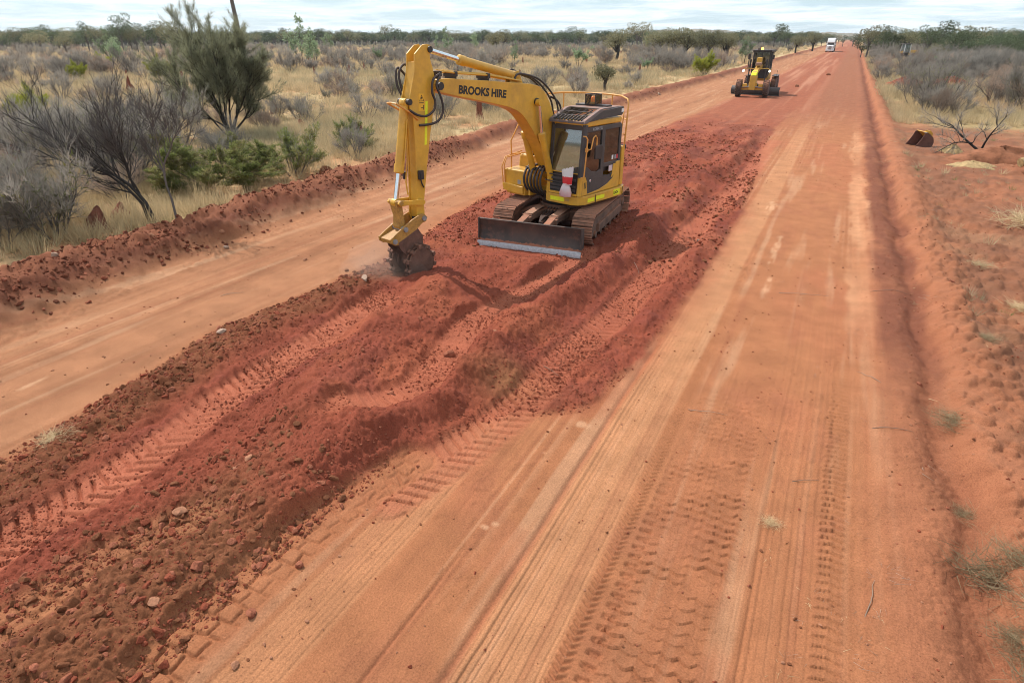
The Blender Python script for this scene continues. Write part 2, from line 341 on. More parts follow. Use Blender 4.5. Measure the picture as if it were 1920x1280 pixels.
    lines = np.abs(vnoise((x + 0.06*fbm(x*0.1, y/6.0, 68, 2))/0.035, y*0.11, 69)*2-1); z = z + (1-rz)*sst(-11.4, -11.0, x)*sst(1.7, 1.2, x)*0.006*lines*sst(0.35, 0.75, vnoise(x/0.45, y/7.0, 70))*fade(0.07)
    rut = lambda xc, w, y0, y1: np.exp(-((x-xc+0.03*fbm(x*0, y/2.0, 71, 2))/w)**2)*sst(y0-0.3, y0+0.3, y)*sst(y1+0.4, y1-0.4, y)
    r1 = rut(-1.88, 0.035, -1, 9); r2 = rut(-2.42, 0.022, 1.0, 3.7); r3 = rut(0.12, 0.016, -1, 20); r4 = rut(0.95, 0.05, -1, 6)
    z = z - (0.028*r1 + 0.020*r2)*fade(0.05) - 0.012*r3*fade(0.03) - 0.006*r4
    z = z + 0.012*rut(-1.79, 0.03, -1, 9)*fade(0.05)
    # herringbone strip next to the ribs, chunky strip, small tread on the right
    sm = sst(-1.20, -1.16, x)*sst(-1.03, -1.07, x)*sst(20, 12, y); z = z + sm*0.014*np.sin(2*np.pi*(y-0.7*np.abs(x+1.11))/0.075)*fade(0.07)
    sc = sst(-0.98, -0.90, x + 0.02*n_md)*sst(-0.02, -0.14, x)*sst(9.5, 5.0, y)*sst(-0.4, 0.3, fbm(x/1.5, y/1.2, 81, 2)+0.45)
    xq = x + 0.02*fbm(x/0.3, y/0.4, 82, 2); ph = ((y + 0.040*np.abs(np.sin(np.pi*xq/0.15)) + 0.05*fbm(x/0.25, y/0.35, 84, 3))/0.128) % 1
    z = z + sc*(0.030*(1-ph)**1.3*np.clip(1.7*vnoise(x/0.30, y/0.22, 83)-0.25, 0, 1.3) + 0.006*n_fine - 0.010)*fade(0.1)
    hol = sst(-1.0, -0.95, x)*sst(-0.84, -0.88, x)*sst(7, 4.5, y); z = z - hol*0.030*sst(0.25, 0.45, np.abs(((y/0.128) % 1)-0.5)*1.2)*fade(0.1)
    st = sst(0.60, 0.64, x)*sst(0.86, 0.82, x)*sst(14, 7, y)*(0.35+0.65*vnoise(x*0, y/0.8, 85)); z = z + st*0.034*((1-((y+0.25*np.abs(x-0.73))/0.105) % 1)**1.4)*fade(0.09) - st*0.010
    # ---- right shoulder: swale, rut and windrow, then scraped earth
    xs = x + 0.16*fbm(x/1.1, y/1.3, 91, 4)
    z = z + 0.05*sst(0.9, 1.45, xs)*sst(1.95, 1.5, xs) - 0.07*np.exp(-((xs-1.88)/0.14)**2)
    wind = sst(1.95, 2.28, xs)*sst(3.25, 2.45, xs)*(0.19*(1+0.4*fbm(x/2, y/1.2, 95, 3)) + 0.05*clodm + 0.04*fbm(x/0.25, y/0.25, 99, 3)); off = sst(2.3, 3.1, xs)
    z = z + wind*sst(300, 150, y) + off*(0.07*n_md + 0.06*n_lo + 0.05*clodl + 0.045*clodm + 0.05*fbm(x/0.3, y/0.3, 97, 4))*sst(140, 60, y) + sst(1.3, 1.7, xs)*(0.02*clodm + 0.025*n_md + 0.01*clodf)
    z = z + off*0.05*np.sin((y*0.9+x*0.5)*1.3)*0.35
    # ---- left windrow and bush
    toe = np.interp(y, [0, 4.5, 7.6, 11.6, 14.7, 28, 48, 93, 400], [-11.25, -11.4, -11.75, -12.2, -12.5, -13.6, -13.5, -13.0, -12.4])
    xb = x + 0.30*fbm(x/1.0, y/1.0, 101, 3) + 0.12*fbm(x/0.3, y/0.3, 105, 2)
    face = sst(0.0, 1.35, toe-xb); back = sst(1.5, 2.9, toe-xb); hb = np.interp(y, [0, 12, 30, 100, 400], [0.54, 0.48, 0.45, 0.42, 0.4])*(1+0.22*fbm(x*0, y/2.3, 107, 3))
    bush = sst(1.6, 2.8, toe-xb); bushn = 0.14*fbm(x/6.0, y/6.0, 111, 4) + 0.10
    z = z + face*(1-back)*hb + face*(1-bush)*(0.10*clodl + 0.10*clodm + 0.03*clodf + 0.09*n_md + 0.07*fbm(x/0.3, y/0.3, 109, 4)) + bush*bushn + face*sst(0.35, 0.05, (toe-xb)/1.35)*0.05*clodl
    foot = np.exp(-((toe-xb+0.05)/0.22)**2); z = z + foot*(0.07*clodm + 0.05*clodl)*0.8
    # far country beyond the works rises and falls a little
    far = sst(90, 500, np.hypot(x, y)); z = z + far*0.5*fbm(x/90.0, y/90.0, 121, 3)*sst(9, 40, np.abs(x+5))
    if not colour: return z
    # ================= soil colours (what the ground is made of, not how it is lit)
    A = lambda c: np.array(c)[None, :]
    def put(c, w): return lerp(col, A(c), np.clip(w, 0, 1)[:, None])
    col = np.repeat(A(C_TAN), len(x), 0)
    lane = sst(xl+0.1, xl-0.3, wx); col = put(C_LANE, lane)
    col = put((0.37, 0.125, 0.062), sst(0.05, 0.45, fbm(x/1.6, y/4.0, 131, 4))*0.55*(1-lane))
    col = put((0.25, 0.105, 0.052), lane*np.clip(sst(0.0, 0.45, fbm(x/0.5+3, y/5.0, 135, 4))*0.55 + 0.55*np.exp(-((x+10.1+0.3*n_md)/0.30)**2)*np.clip(0.5+1.2*fbm(x/0.25, y/1.2, 137, 4), 0, 1), 0, 0.85))
    col = put(C_PALE, sst(0.2, 0.6, fbm(x/0.25, y/4.5, 139, 4))*0.30); col = put((0.29, 0.098, 0.050), sst(0.2, 0.6, fbm(x/0.22+9, y/4.0, 143, 4))*0.30); col = put((0.30, 0.11, 0.058), sst(0.25, 0.55, fbm(x/0.5, y/0.8, 149, 4))*0.35*(1-lane))
    col = put((0.50, 0.25, 0.125), s1*0.45); col = put((0.50, 0.25, 0.125), s2*0.3)
    col = put((0.33, 0.115, 0.06), np.clip(r1*0.5+r2*0.4, 0, 1)); col = put((0.30, 0.105, 0.052), sc*0.35)
    col = put(C_SHOULD, sst(0.75, 1.5, wx)*0.8)
    drk = sst(1.18, 1.42, xs)*sst(2.14, 1.98, xs)*sst(8.0, 11.0, y + 1.2*n_md); drk = drk*np.clip(0.85+0.9*fbm(x/0.35, y/0.8, 152, 4), 0.25, 1); col = put(C_DARKRED, drk*0.85); col = put(C_DARKRED, sst(1.5, 1.8, xs)*sst(2.1, 1.95, xs)*0.35)
    col = put((0.33, 0.128, 0.066), sst(2.0, 2.15, xs)*sst(2.7, 2.4, xs)*0.7*(0.5+0.5*vnoise(x/0.5, y/0.5, 148)))
    col = put((0.20, 0.085, 0.048), off*np.clip(0.25+sst(-0.45, 0.3, n_md + 0.5*n_lo)*0.6 + 0.15*sst(0, 0.4, fbm(x/0.3, y/0.3, 146, 3)), 0, 0.9)); col = put((0.31, 0.165, 0.09), off*0.8*sst(-0.05, 0.5, fbm(x/2.2, y/1.4, 141, 4))*0.5)
    fs_ = vnoise((x + 0.05*fbm(x*0.2, y/5.0, 172, 2))/0.055, y*0.16, 173); fm_ = sst(0.3, 0.75, vnoise(x/0.5, y/6.0, 174))*sst(1.5, 1.0, x); col = put((0.25, 0.088, 0.044), sst(0.62, 0.9, fs_)*fm_*0.45); col = put((0.50, 0.255, 0.14), sst(0.38, 0.1, fs_)*fm_*0.40)
    pstrip = sst(0.72, 0.85, wx)*sst(1.28, 1.12, wx)*sst(9.5, 12.5, y)*sst(44, 36, y); col = put((0.52, 0.25, 0.13), pstrip*0.75*np.clip(0.5+fbm(x/0.5, y/3.0, 147, 3), 0.1, 1))
    for px_, py_, rx_, ry_ in PALES:
        g = np.exp(-(((x-px_)/rx_)**2+((y-py_)/ry_)**2)*1.2); col = put((0.62, 0.36, 0.21), 0.55*sst(0.25, 0.9, g*(0.2+1.3*vnoise(x/0.05, y/0.22, 145))+0.12*n_md*g)*0.85)
    cred = lerp(A(C_RED), A((0.30, 0.085, 0.042)), sst(-0.1, 0.5, fbm(x/0.8, y/1.4, 151, 4))[:, None]*0.7)
    cred = lerp(cred, A((0.21, 0.052, 0.034)), sst(0.0, 0.5, fbm(x/0.45, y/0.7, 155, 3))[:, None]*0.6)
    cred = lerp(cred, A(C_BROWN), np.clip(brown*0.85, 0, 1)[:, None]); cred = lerp(cred, A((0.20, 0.078, 0.036)), np.clip(bl*0.85, 0, 1)[:, None])
    mid_ = sst(11, 18, y); cred = lerp(cred, A((0.33, 0.105, 0.058)), (mid_*sst(0.05, 0.5, fbm(x/0.35, y/3.0, 157, 4))*0.75)[:, None]); cred = lerp(cred, A((0.15, 0.042, 0.028)), (mid_*sst(0.05, 0.45, fbm(x/0.5+5, y/1.6, 158, 4))*0.65)[:, None])
    olive = np.exp(-(((x+3.3)/0.5)**2+((y-6.75)/0.45)**2)); cred = lerp(cred, A((0.24, 0.105, 0.045)), np.clip(olive*0.8, 0, 1)[:, None])
    col = lerp(col, cred, np.clip(red*zone_c, 0, 1)[:, None])
    edge = np.clip(sst(0.5, 0.0, np.abs(wx-xr+0.05))*zone_y*(1-red), 0, 1); col = put((0.34, 0.105, 0.052), edge*0.5)
    for (pts, hw, fl, pat, tcol, ts), w in zip(TRACKS, tw): col = put(tcol, w*ts*(0.75+0.35*vnoise(x/0.2, y/0.2, 161)))
    # road far ahead: reddish, streaked
    fr = sst(30, 55, y)*sst(xl-0.3, xl+0.6, wx)*sst(1.9, 1.3, wx)
    stx = fbm(x*1.5, y*0.02, 165, 4); cfar = lerp(A(C_FAR), A((0.40, 0.175, 0.105)), (sst(0.0, 0.45, stx)*sst(-1.0, -3.5, x))[:, None])
    cfar = lerp(cfar, A((0.25, 0.085, 0.05)), sst(0.0, 0.5, fbm(x*0.9+4, y*0.05, 169, 3))[:, None]*0.7); cfar = lerp(cfar, A((0.245, 0.100, 0.055)), sst(-2.3, -1.0, x)[:, None]*0.7)
    col = lerp(col, cfar, (fr*0.85)[:, None])
    # windrow and bush
    cb = lerp(A(C_BERM), A((0.22, 0.078, 0.042)), sst(-0.1, 0.5, fbm(x/0.5, y/0.6, 171, 4))[:, None]*0.8); cb = lerp(cb, A((0.27, 0.10, 0.052)), sst(0.55, 0.95, (toe-xb)/1.35)[:, None]*0.6)
    col = lerp(col, cb, np.clip(face*1.4, 0, 1)[:, None])
    cbu = lerp(A(C_BUSH), A(C_STRAW), sst(-0.35, 0.25, fbm(x/2.6, y/2.6, 175, 4))[:, None]); cbu = lerp(cbu, A((0.30, 0.22, 0.12)), sst(0.1, 0.5, fbm(x/8, y/8, 179, 3))[:, None]*0.6)
    col = lerp(col, cbu, bush[:, None])
    rg = np.maximum(sst(40, 46, y + 2*n_lo + 0.12*(8-x)*0)*sst(2.6, 3.8, xs), sst(16, 22, x + 3*n_lo)*sst(-60, 0, y)); col = lerp(col, lerp(A((0.34, 0.25, 0.12)), A((0.38, 0.18, 0.09)), sst(0.0, 0.5, fbm(x/3.0, y/3.0, 183, 3))[:, None]), rg[:, None])
    fw = sst(250, 420, np.hypot(x, y))*sst(14, 26, np.abs(x+5)); col = lerp(col, A((0.075, 0.075, 0.045)), (fw*0.9)[:, None])
    return z, np.clip(col, 0.004, 0.9)

def build_ground():
    # rings round the drone's foot: fine where the photograph is close, coarse out to the horizon
    az = np.concatenate([np.linspace(-180, -76, 66)[:-1], np.linspace(-76, 26, 1040), np.linspace(26, 180, 96)[1:-1]])
    dep = np.concatenate([np.linspace(84, 58, 12)[:-1], np.degrees(np.arctan(np.linspace(math.tan(R(58)-PITCH), math.tan(R(0.55)-PITCH), 740)))+math.degrees(PITCH)])
    rad = CAM_H/np.tan(np.radians(dep)); rad = np.concatenate([[0.02], rad, np.geomspace(rad[-1]*1.08, 3500, 22)])
    na, nr = len(az), len(rad); a = np.radians(az)
    rr, aa = np.meshgrid(rad, a, indexing='ij'); x = -np.sin(-aa)*rr; y = np.cos(aa)*rr
    dr = np.gradient(rad); da = np.radians(np.gradient(az)); cell = np.maximum(rr*da[None, :], np.minimum(dr[:, None]*0.22, 1e9))
    x = x.ravel(); y = y.ravel(); z = np.zeros_like(x); col = np.zeros((len(x), 3)); cell = cell.ravel()
    for i in range(0, len(x), 200000):
        s = slice(i, i+200000); z[s], col[s] = terrain(x[s], y[s], cell[s])
    idx = np.arange(na*nr).reshape(nr, na); nx = np.roll(idx, -1, axis=1)
    q = np.stack([idx[:-1], idx[1:], nx[1:], nx[:-1]], -1).reshape(-1, 4)
    me = bpy.data.meshes.new('ground'); me.vertices.add(len(x)); me.vertices.foreach_set('co', np.stack([x, y, z], 1).astype(np.float32).ravel())
    me.loops.add(q.size); me.loops.foreach_set('vertex_index', q.ravel().astype(np.int32)); me.polygons.add(len(q)); me.polygons.foreach_set('loop_start', np.arange(0, q.size, 4, dtype=np.int32))
    me.polygons.foreach_set('use_smooth', np.ones(len(q), bool)); me.update(calc_edges=True)
    at = me.color_attributes.new('soil', 'FLOAT_COLOR', 'POINT'); at.data.foreach_set('color', np.concatenate([col, np.ones((len(x), 1))], 1).astype(np.float32).ravel())
    m, t, b = newmat('soil'); va = N(t, 'ShaderNodeAttribute', attribute_name='soil'); tcn = N(t, 'ShaderNodeTexCoord')
    n1 = N(t, 'ShaderNodeTexNoise', i_Scale=62.0, i_Detail=5.0, i_Roughness=0.75); n2 = N(t, 'ShaderNodeTexNoise', i_Scale=2.1, i_Detail=6.0, i_Roughness=0.6)
    n3 = N(t, 'ShaderNodeTexVoronoi', i_Scale=22.0)
    for n in (n1, n2, n3): t.links.new(tcn.outputs['Object'], n.inputs['Vector'])
    g1 = N(t, 'ShaderNodeMapRange'); t.links.new(n1.outputs['Fac'], g1.inputs[0]); g1.inputs[1].default_value = 0.25; g1.inputs[2].default_value = 0.75; g1.inputs[3].default_value = 0.56; g1.inputs[4].default_value = 1.40
    g2 = N(t, 'ShaderNodeMapRange'); t.links.new(n2.outputs['Fac'], g2.inputs[0]); g2.inputs[1].default_value = 0.3; g2.inputs[2].default_value = 0.7; g2.inputs[3].default_value = 0.86; g2.inputs[4].default_value = 1.14
    mu = N(t, 'ShaderNodeMath', operation='MULTIPLY'); t.links.new(g1.outputs[0], mu.inputs[0]); t.links.new(g2.outputs[0], mu.inputs[1])
    vm = N(t, 'ShaderNodeVectorMath', operation='SCALE'); t.links.new(va.outputs['Color'], vm.inputs[0]); t.links.new(mu.outputs[0], vm.inputs['Scale'])
    # scattered pale and dark grit
    peb = ramp(t, n3.outputs['Distance'], 0.16, 0.06); rnd = N(t, 'ShaderNodeSeparateColor'); t.links.new(n3.outputs['Color'], rnd.inputs[0]); sel = ramp(t, rnd.outputs[0], 0.86, 0.90)
    pm = N(t, 'ShaderNodeMath', operation='MULTIPLY'); t.links.new(peb, pm.inputs[0]); t.links.new(sel, pm.inputs[1]); pm2 = N(t, 'ShaderNodeMath', operation='MULTIPLY'); t.links.new(pm.outputs[0], pm2.inputs[0]); pm2.inputs[1].default_value = 0.45
    t.links.new(mixc(t, pm2.outputs[0], vm.outputs[0], (0.16, 0.06, 0.035)), b.inputs['Base Color'])
    b.inputs['Roughness'].default_value = 0.95; b.inputs['Specular IOR Level'].default_value = 0.12
    bp = N(t, 'ShaderNodeBump', i_Strength=0.8, i_Distance=0.02); t.links.new(n1.outputs['Fac'], bp.inputs['Height']); t.links.new(bp.outputs[0], b.inputs['Normal'])
    me.materials.append(m); o = link('ground', me); tag(o, 'red dirt ground with a road under construction and windrows along both sides', kind='structure'); return o
build_ground()
# ================================================================== EXCAVATOR
YEL = (0.67, 0.365, 0.032)
M['yellow'] = paint('yellow_paint', YEL, rough=0.42, dust=0.28, scale=4.0, var=0.10, clear=0.1, grime=0.38)
M['yellow_worn'] = paint('worn_yellow_paint', (0.50, 0.27, 0.05), rough=0.6, dust=0.55, scale=7, var=0.2, rust=0.55)
M['handrail'] = paint('rail_paint', (0.66, 0.30, 0.06), rough=0.45, dust=0.15, scale=6)
M['black'] = paint('black_paint', (0.022, 0.023, 0.025), rough=0.5, dust=0.20, scale=4, var=0.15)
M['charcoal'] = paint('charcoal_paint', (0.045, 0.047, 0.050), rough=0.5, dust=0.22, scale=4)
M['dustygrey'] = paint('dusty_grey_paint', (0.13, 0.13, 0.135), rough=0.6, dust=0.75, scale=5)
M['rubber'] = paint('hose_rubber', (0.030, 0.030, 0.031), rough=0.6, dust=0.25, scale=9)
M['chrome'] = flat('chrome_rod', (0.75, 0.76, 0.78), rough=0.16, metal=1.0)
M['steel'] = paint('bare_steel', (0.30, 0.30, 0.31), rough=0.5, dust=0.2, metal=0.3, scale=12, var=0.2)
M['track'] = paint('dirty_track_steel', (0.215, 0.120, 0.082), rough=0.8, dust=0.95, scale=6, var=0.3, rust=0.3)
M['underbody'] = paint('dusty_underbody', (0.15, 0.088, 0.062), rough=0.85, dust=0.95, scale=3, var=0.3)
M['rusty'] = paint('rusty_brown_steel', (0.12, 0.062, 0.045), rough=0.75, dust=0.6, scale=5, var=0.3, rust=0.5)
M['reflect'] = flat('fluorescent_tape', (0.78, 0.80, 0.02), rough=0.45, emit=None)
M['sticker'] = flat('orange_sticker', (0.78, 0.42, 0.03), rough=0.5)
M['ink'] = flat('black_print', (0.02, 0.018, 0.016), rough=0.6)
M['greyink'] = flat('grey_print', (0.30, 0.30, 0.32), rough=0.6)
M['white'] = flat('white_print', (0.75, 0.74, 0.72), rough=0.5)
M['redink'] = flat('red_print', (0.55, 0.05, 0.06), rough=0.5)
M['seat'] = flat('seat_cloth', (0.035, 0.035, 0.04), rough=0.9)
def glass(name, tint=(0.42, 0.50, 0.47), opac=0.16, dust=0.16):
    m, t, b = newmat(name); out = t.nodes['Material Output']; tr = N(t, 'ShaderNodeBsdfTransparent'); tr.inputs[0].default_value = (*tint, 1)
    gl = N(t, 'ShaderNodeBsdfGlossy'); gl.inputs['Roughness'].default_value = 0.03; fr = N(t, 'ShaderNodeFresnel', i_IOR=1.55)
    b.inputs['Base Color'].default_value = (0.36, 0.30, 0.24, 1); b.inputs['Roughness'].default_value = 0.9
    nz = N(t, 'ShaderNodeTexNoise', i_Scale=3.0, i_Detail=5.0); tcn = N(t, 'ShaderNodeTexCoord'); t.links.new(tcn.outputs['Object'], nz.inputs['Vector'])
    d = N(t, 'ShaderNodeMapRange'); t.links.new(nz.outputs['Fac'], d.inputs[0]); d.inputs[1].default_value = 0.35; d.inputs[2].default_value = 0.8; d.inputs[3].default_value = dust*0.3; d.inputs[4].default_value = dust*1.6
    m1 = N(t, 'ShaderNodeMixShader'); t.links.new(d.outputs[0], m1.inputs[0]); t.links.new(tr.outputs[0], m1.inputs[1]); t.links.new(b.outputs[0], m1.inputs[2])
    ad = N(t, 'ShaderNodeMath', operation='ADD'); t.links.new(fr.outputs[0], ad.inputs[0]); ad.inputs[1].default_value = opac
    m2 = N(t, 'ShaderNodeMixShader'); t.links.new(ad.outputs[0], m2.inputs[0]); t.links.new(m1.outputs[0], m2.inputs[1]); t.links.new(gl.outputs[0], m2.inputs[2]); t.links.new(m2.outputs[0], out.inputs[0]); return m
M['glass'] = glass('windscreen_glass', (0.34, 0.46, 0.46), 0.22, 0.13); M['darkglass'] = glass('tinted_side_glass', (0.22, 0.25, 0.23), 0.07, 0.08)
def lamp_mat(name, col, es): return flat(name, col, rough=0.3, emit=col, es=es)
M['amber'] = paint('amber_lens', (0.90, 0.17, 0.02), rough=0.25, dust=0.0); M['amber_lit'] = lamp_mat('lit_amber_lens', (1.0, 0.55, 0.06), 6.0); M['lit'] = lamp_mat('lit_headlight', (1.0, 0.93, 0.78), 7.0)
M['backglass'] = glass('shade_tinted_glass', (0.10, 0.12, 0.11), 0.05, 0.06); M['clearplastic'] = glass('smoked_plastic', (0.90, 0.86, 0.82), 0.02, 0.05)  # rear and right cab panes: tint deepened to stand in for a shaded interior
M['hivis'] = flat('hi_vis_cloth', (0.55, 0.72, 0.04), rough=0.9); M['navy'] = flat('navy_cloth', (0.02, 0.028, 0.06), rough=0.9); M['skin'] = flat('skin', (0.42, 0.22, 0.15), rough=0.6); M['hat'] = flat('white_hard_hat', (0.7, 0.7, 0.68), rough=0.4)

EX = empty('excavator', (-5.87, 14.9, 0.04), 0, 'yellow excavator with a dozer blade, its arm pressing a compaction wheel into the red soil', 'excavator')
_sw = R(15.0); DF = Vector((-math.sin(_sw), -math.cos(_sw), 0)); DL = Vector((-DF.y, DF.x, 0))
def U(f, l, z): return DF*f + DL*l + Vector((0, 0, z - 0.04))      # upper body: forward, operator's left, up
UF_, UL_ = Vector((0.06, -0.998, 0)), Vector((0.998, 0.06, 0))
def V_(f, l, z): return UF_*f + UL_*l + Vector((0, 0, z - 0.04))   # undercarriage
MU = Matrix((DL, DF, Vector((0, 0, 1)))).transposed()             # box axes: (left, forward, up)
MV = Matrix((UL_, UF_, Vector((0, 0, 1)))).transposed()
def ubox(mb, f, l, z, rot=MU, conv=U, **k):
    """box from ranges"""
    c = conv((f[0]+f[1])/2, (l[0]+l[1])/2, (z[0]+z[1])/2); return mb.box(c, (abs(l[1]-l[0]), abs(f[1]-f[0]), abs(z[1]-z[0])), rot, **k)
def side(mb, poly, l0, l1, conv=U):
    """outline in the (f, z) plane pushed from l0 to l1"""
    lp = [conv(f, l0, z) for f, z in poly]; return mb.prism(lp, conv(0, 1, 0)-conv(0, 0, 0), l1-l0)
def plan(mb, poly, z0, z1, conv=U):
    lp = [conv(f, l, z0) for f, l in poly]; return mb.prism(lp, (0, 0, 1), z1-z0)
def front(mb, poly, f0, f1, conv=U):
    lp = [conv(f0, l, z) for l, z in poly]; return mb.prism(lp, conv(1, 0, 0)-conv(0, 0, 0), f1-f0)
def arc(r, a0, a1, n, cf=0.0): return [(cf + r*math.cos(R(a0+(a1-a0)*i/n)), r*math.sin(R(a0+(a1-a0)*i/n))) for i in range(n+1)]

# ---- undercarriage
def track_path(n, r=0.335, x0=-1.62, x1=1.36, zc=0.385):
    L = x1-x0; per = 2*L + 2*math.pi*r; out = []
    for i in range(n):
        s = per*i/n
        if s < L: out.append((x0+s, zc+r, 0.0))
        elif s < L+math.pi*r: a = (s-L)/r; out.append((x1+r*math.sin(a), zc+r*math.cos(a), a))
        elif s < 2*L+math.pi*r: out.append((x1-(s-L-math.pi*r), zc-r, math.pi))
        else: a = (s-2*L-math.pi*r)/r; out.append((x0-r*math.sin(a), zc-r*math.cos(a), math.pi+a))
    return out, per
def shoe_mesh(pitch):
    mb = MB(); w = 0.25
    prof = [(-pitch/2+0.004, 0), (-pitch/2+0.004, 0.026), (-pitch*0.40, 0.046), (-pitch*0.33, 0.026), (-0.012, 0.026), (0, 0.044), (0.012, 0.026), (pitch*0.33, 0.026), (pitch*0.40, 0.046), (pitch/2-0.004, 0.026), (pitch/2-0.004, 0)]
    mb.prism([(-w, a, h) for a, h in prof], (1, 0, 0), 2*w)
    for sx_ in (-0.06, 0.06): mb.cyl((sx_, 0.035, 0.02), (sx_, 0.035, 0.036), 0.012, 6)
    return mb.mesh('track_shoe', M['track'])
pts_, per_ = track_path(44); SHOE = shoe_mesh(per_/44)
for sd in (-1, 1):
    lc = sd*0.992
    tr = empty('track', V_(0, lc, 0.04)); tr.parent = EX
    for f, z, a in pts_:
        o = link('track_shoe', SHOE, tr); m = MV @ Matrix.Rotation(-a, 3, 'X')
        o.matrix_local = Matrix.Translation(V_(f, lc, z) - V_(0, lc, 0.04)) @ m.to_4x4()
    mb = MB(); side(mb, [(-1.55, 0.22), (-1.5, 0.13), (1.2, 0.13), (1.3, 0.22), (1.25, 0.48), (0.9, 0.56), (-1.0, 0.56), (-1.5, 0.48)], lc-0.13, lc+0.13, V_)
    side(mb, [(-1.2, 0.20), (0.95, 0.20), (0.9, 0.40), (-1.15, 0.42)], lc+sd*0.10, lc+sd*0.205, V_)
    mb.build('track_frame', M['underbody'], EX, 0.02)
    for f, nm in ((-1.62, 'sprocket'), (1.36, 'idler')):
        mb = MB(); mb.lathe(V_(f, lc-0.11, 0.385), UL_, [(0, 0.06), (0, 0.27), (0.05, 0.30), (0.17, 0.30), (0.22, 0.27), (0.22, 0.12), (0.27, 0.10), (0.27, 0.0)], 24); mb.build(nm, M['underbody'], EX)
    for k in range(6):
        f = -1.15 + k*0.44; mb = MB(); mb.lathe(V_(f, lc-0.17, 0.17), UL_, [(0, 0.0), (0, 0.085), (0.1, 0.085), (0.12, 0.065), (0.22, 0.065), (0.24, 0.085), (0.34, 0.085), (0.34, 0.0)], 16); mb.build('track_roller', M['underbody'], EX)
    mb = MB()
    for f in (-0.5, 0.55): mb.bar(V_(f, sd*0.42, 0.50), V_(f*1.25, sd*0.9, 0.36), 0.34, 0.26)
    mb.build_each('track_leg', M['underbody'], EX, 0.02)
mb = MB(); plan(mb, arc(0.62, 0, 345, 23), 0.36, 0.66, V_); ubox(mb, (-0.75, 0.75), (-0.5, 0.5), (0.34, 0.58), MV, V_); mb.build('centre_frame', M['underbody'], EX, 0.02)
mb = MB(); mb.lathe(V_(0, 0, 0.64), (0, 0, 1), [(0, 0.56), (0.08, 0.60), (0.14, 0.60), (0.16, 0.56), (0.24, 0.55)], 36); mb.build('slew_ring', M['black'], EX)
# ---- dozer blade: curved mouldboard, cutting edge, two push arms, lift cylinder
bp_f = [(2.52, 0.17), (2.47, 0.26), (2.44, 0.37), (2.435, 0.48), (2.46, 0.60), (2.49, 0.68)]
mb = MB(); side(mb, bp_f + [(2.44, 0.685), (2.40, 0.60), (2.37, 0.48), (2.38, 0.37), (2.40, 0.26), (2.45, 0.16)], -1.245, 1.245, V_)
for l in (-1.245, 1.215): side(mb, [(2.50, 0.10), (2.55, 0.18), (2.52, 0.4), (2.52, 0.70), (2.34, 0.66), (2.32, 0.2)], l, l+0.03, V_)
for l in (-0.7, -0.25, 0.25, 0.7): side(mb, [(2.40, 0.2), (2.30, 0.25), (2.30, 0.55), (2.41, 0.62)], l-0.015, l+0.015, V_)
# the mouldboard's own paint: black worn, a band of red soil stuck above the edge
def blade_mat():
    m, t, b = newmat('worn_blade_paint'); tcn = N(t, 'ShaderNodeTexCoord'); sp = N(t, 'ShaderNodeSeparateXYZ'); t.links.new(tcn.outputs['Object'], sp.inputs[0])
    n1 = N(t, 'ShaderNodeTexNoise', i_Scale=7.0, i_Detail=7.0, i_Roughness=0.7); t.links.new(tcn.outputs['Object'], n1.inputs['Vector'])
    n2 = N(t, 'ShaderNodeTexNoise', i_Scale=2.0, i_Detail=5.0); t.links.new(tcn.outputs['Object'], n2.inputs['Vector'])
    c = mixc(t, ramp(t, n2.outputs['Fac'], 0.3, 0.7), (0.028, 0.024, 0.023), (0.10, 0.062, 0.048)); c = mixc(t, ramp(t, n1.outputs['Fac'], 0.52, 0.78), c, (0.16, 0.075, 0.05))
    q = N(t, 'ShaderNodeMath', operation='MULTIPLY_ADD'); t.links.new(n1.outputs['Fac'], q.inputs[0]); q.inputs[1].default_value = -0.16; t.links.new(sp.outputs[2], q.inputs[2])
    c = mixc(t, ramp(t, q.outputs[0], 0.105, 0.085), c, (0.30, 0.10, 0.05)); t.links.new(c, b.inputs['Base Color']); b.inputs['Roughness'].default_value = 0.62; return m
M['blade'] = blade_mat(); bl_ = mb.build('dozer_blade', M['blade'], EX, 0.006)
mb = MB(); side(mb, [(2.525, 0.175), (2.56, 0.06), (2.585, 0.045), (2.575, 0.11), (2.545, 0.182)], -1.25, 1.25, V_)
M['edge'] = paint('polished_cutting_edge', (0.46, 0.48, 0.51), rough=0.42, dust=0.25, metal=0.35, scale=18, var=0.25); mb.build('cutting_edge', M['edge'], bl_, 0.004)
for l in (-0.40, 0.26):
    mb = MB(); mb.bar(V_(0.55, l+0.02, 0.50), V_(1.55, l-0.02, 0.55), 0.24, 0.14); mb.bar(V_(1.5, l-0.02, 0.54), V_(2.40, l-0.05, 0.40), 0.16, 0.15); ubox(mb, (1.52, 1.66), (l-0.13, l+0.11), (0.46, 0.58), MV, V_); mb.build('push_arm', M['underbody'], EX, 0.012)
    mb = MB(); ubox(mb, (0.62, 1.50), (l-0.10, l+0.10), (0.625, 0.640), MV, V_); M['dustplate'] = M.get('dustplate') or paint('dusty_step_plate', (0.30, 0.19, 0.13), rough=0.85, dust=0.7, scale=8); mb.build('step_plate', M['dustplate'], EX, 0.004)
mb = MB(); mb.cyl(V_(0.6, -0.06, 0.50), V_(1.6, -0.06, 0.42), 0.065); mb.cyl(V_(1.6, -0.06, 0.42), V_(2.38, -0.06, 0.36), 0.035); mb.build('lift_cylinder', M['black'], EX)
mb = MB()
for k in range(4): mb.tube([V_(0.5, -0.2+0.07*k, 0.62), V_(1.0, -0.22+0.09*k, 0.50), V_(1.35, -0.13+0.03*k, 0.56), V_(1.6, -0.08, 0.47)], 0.018, 6)
mb.build_each('hydraulic_hose', M['rubber'], EX)

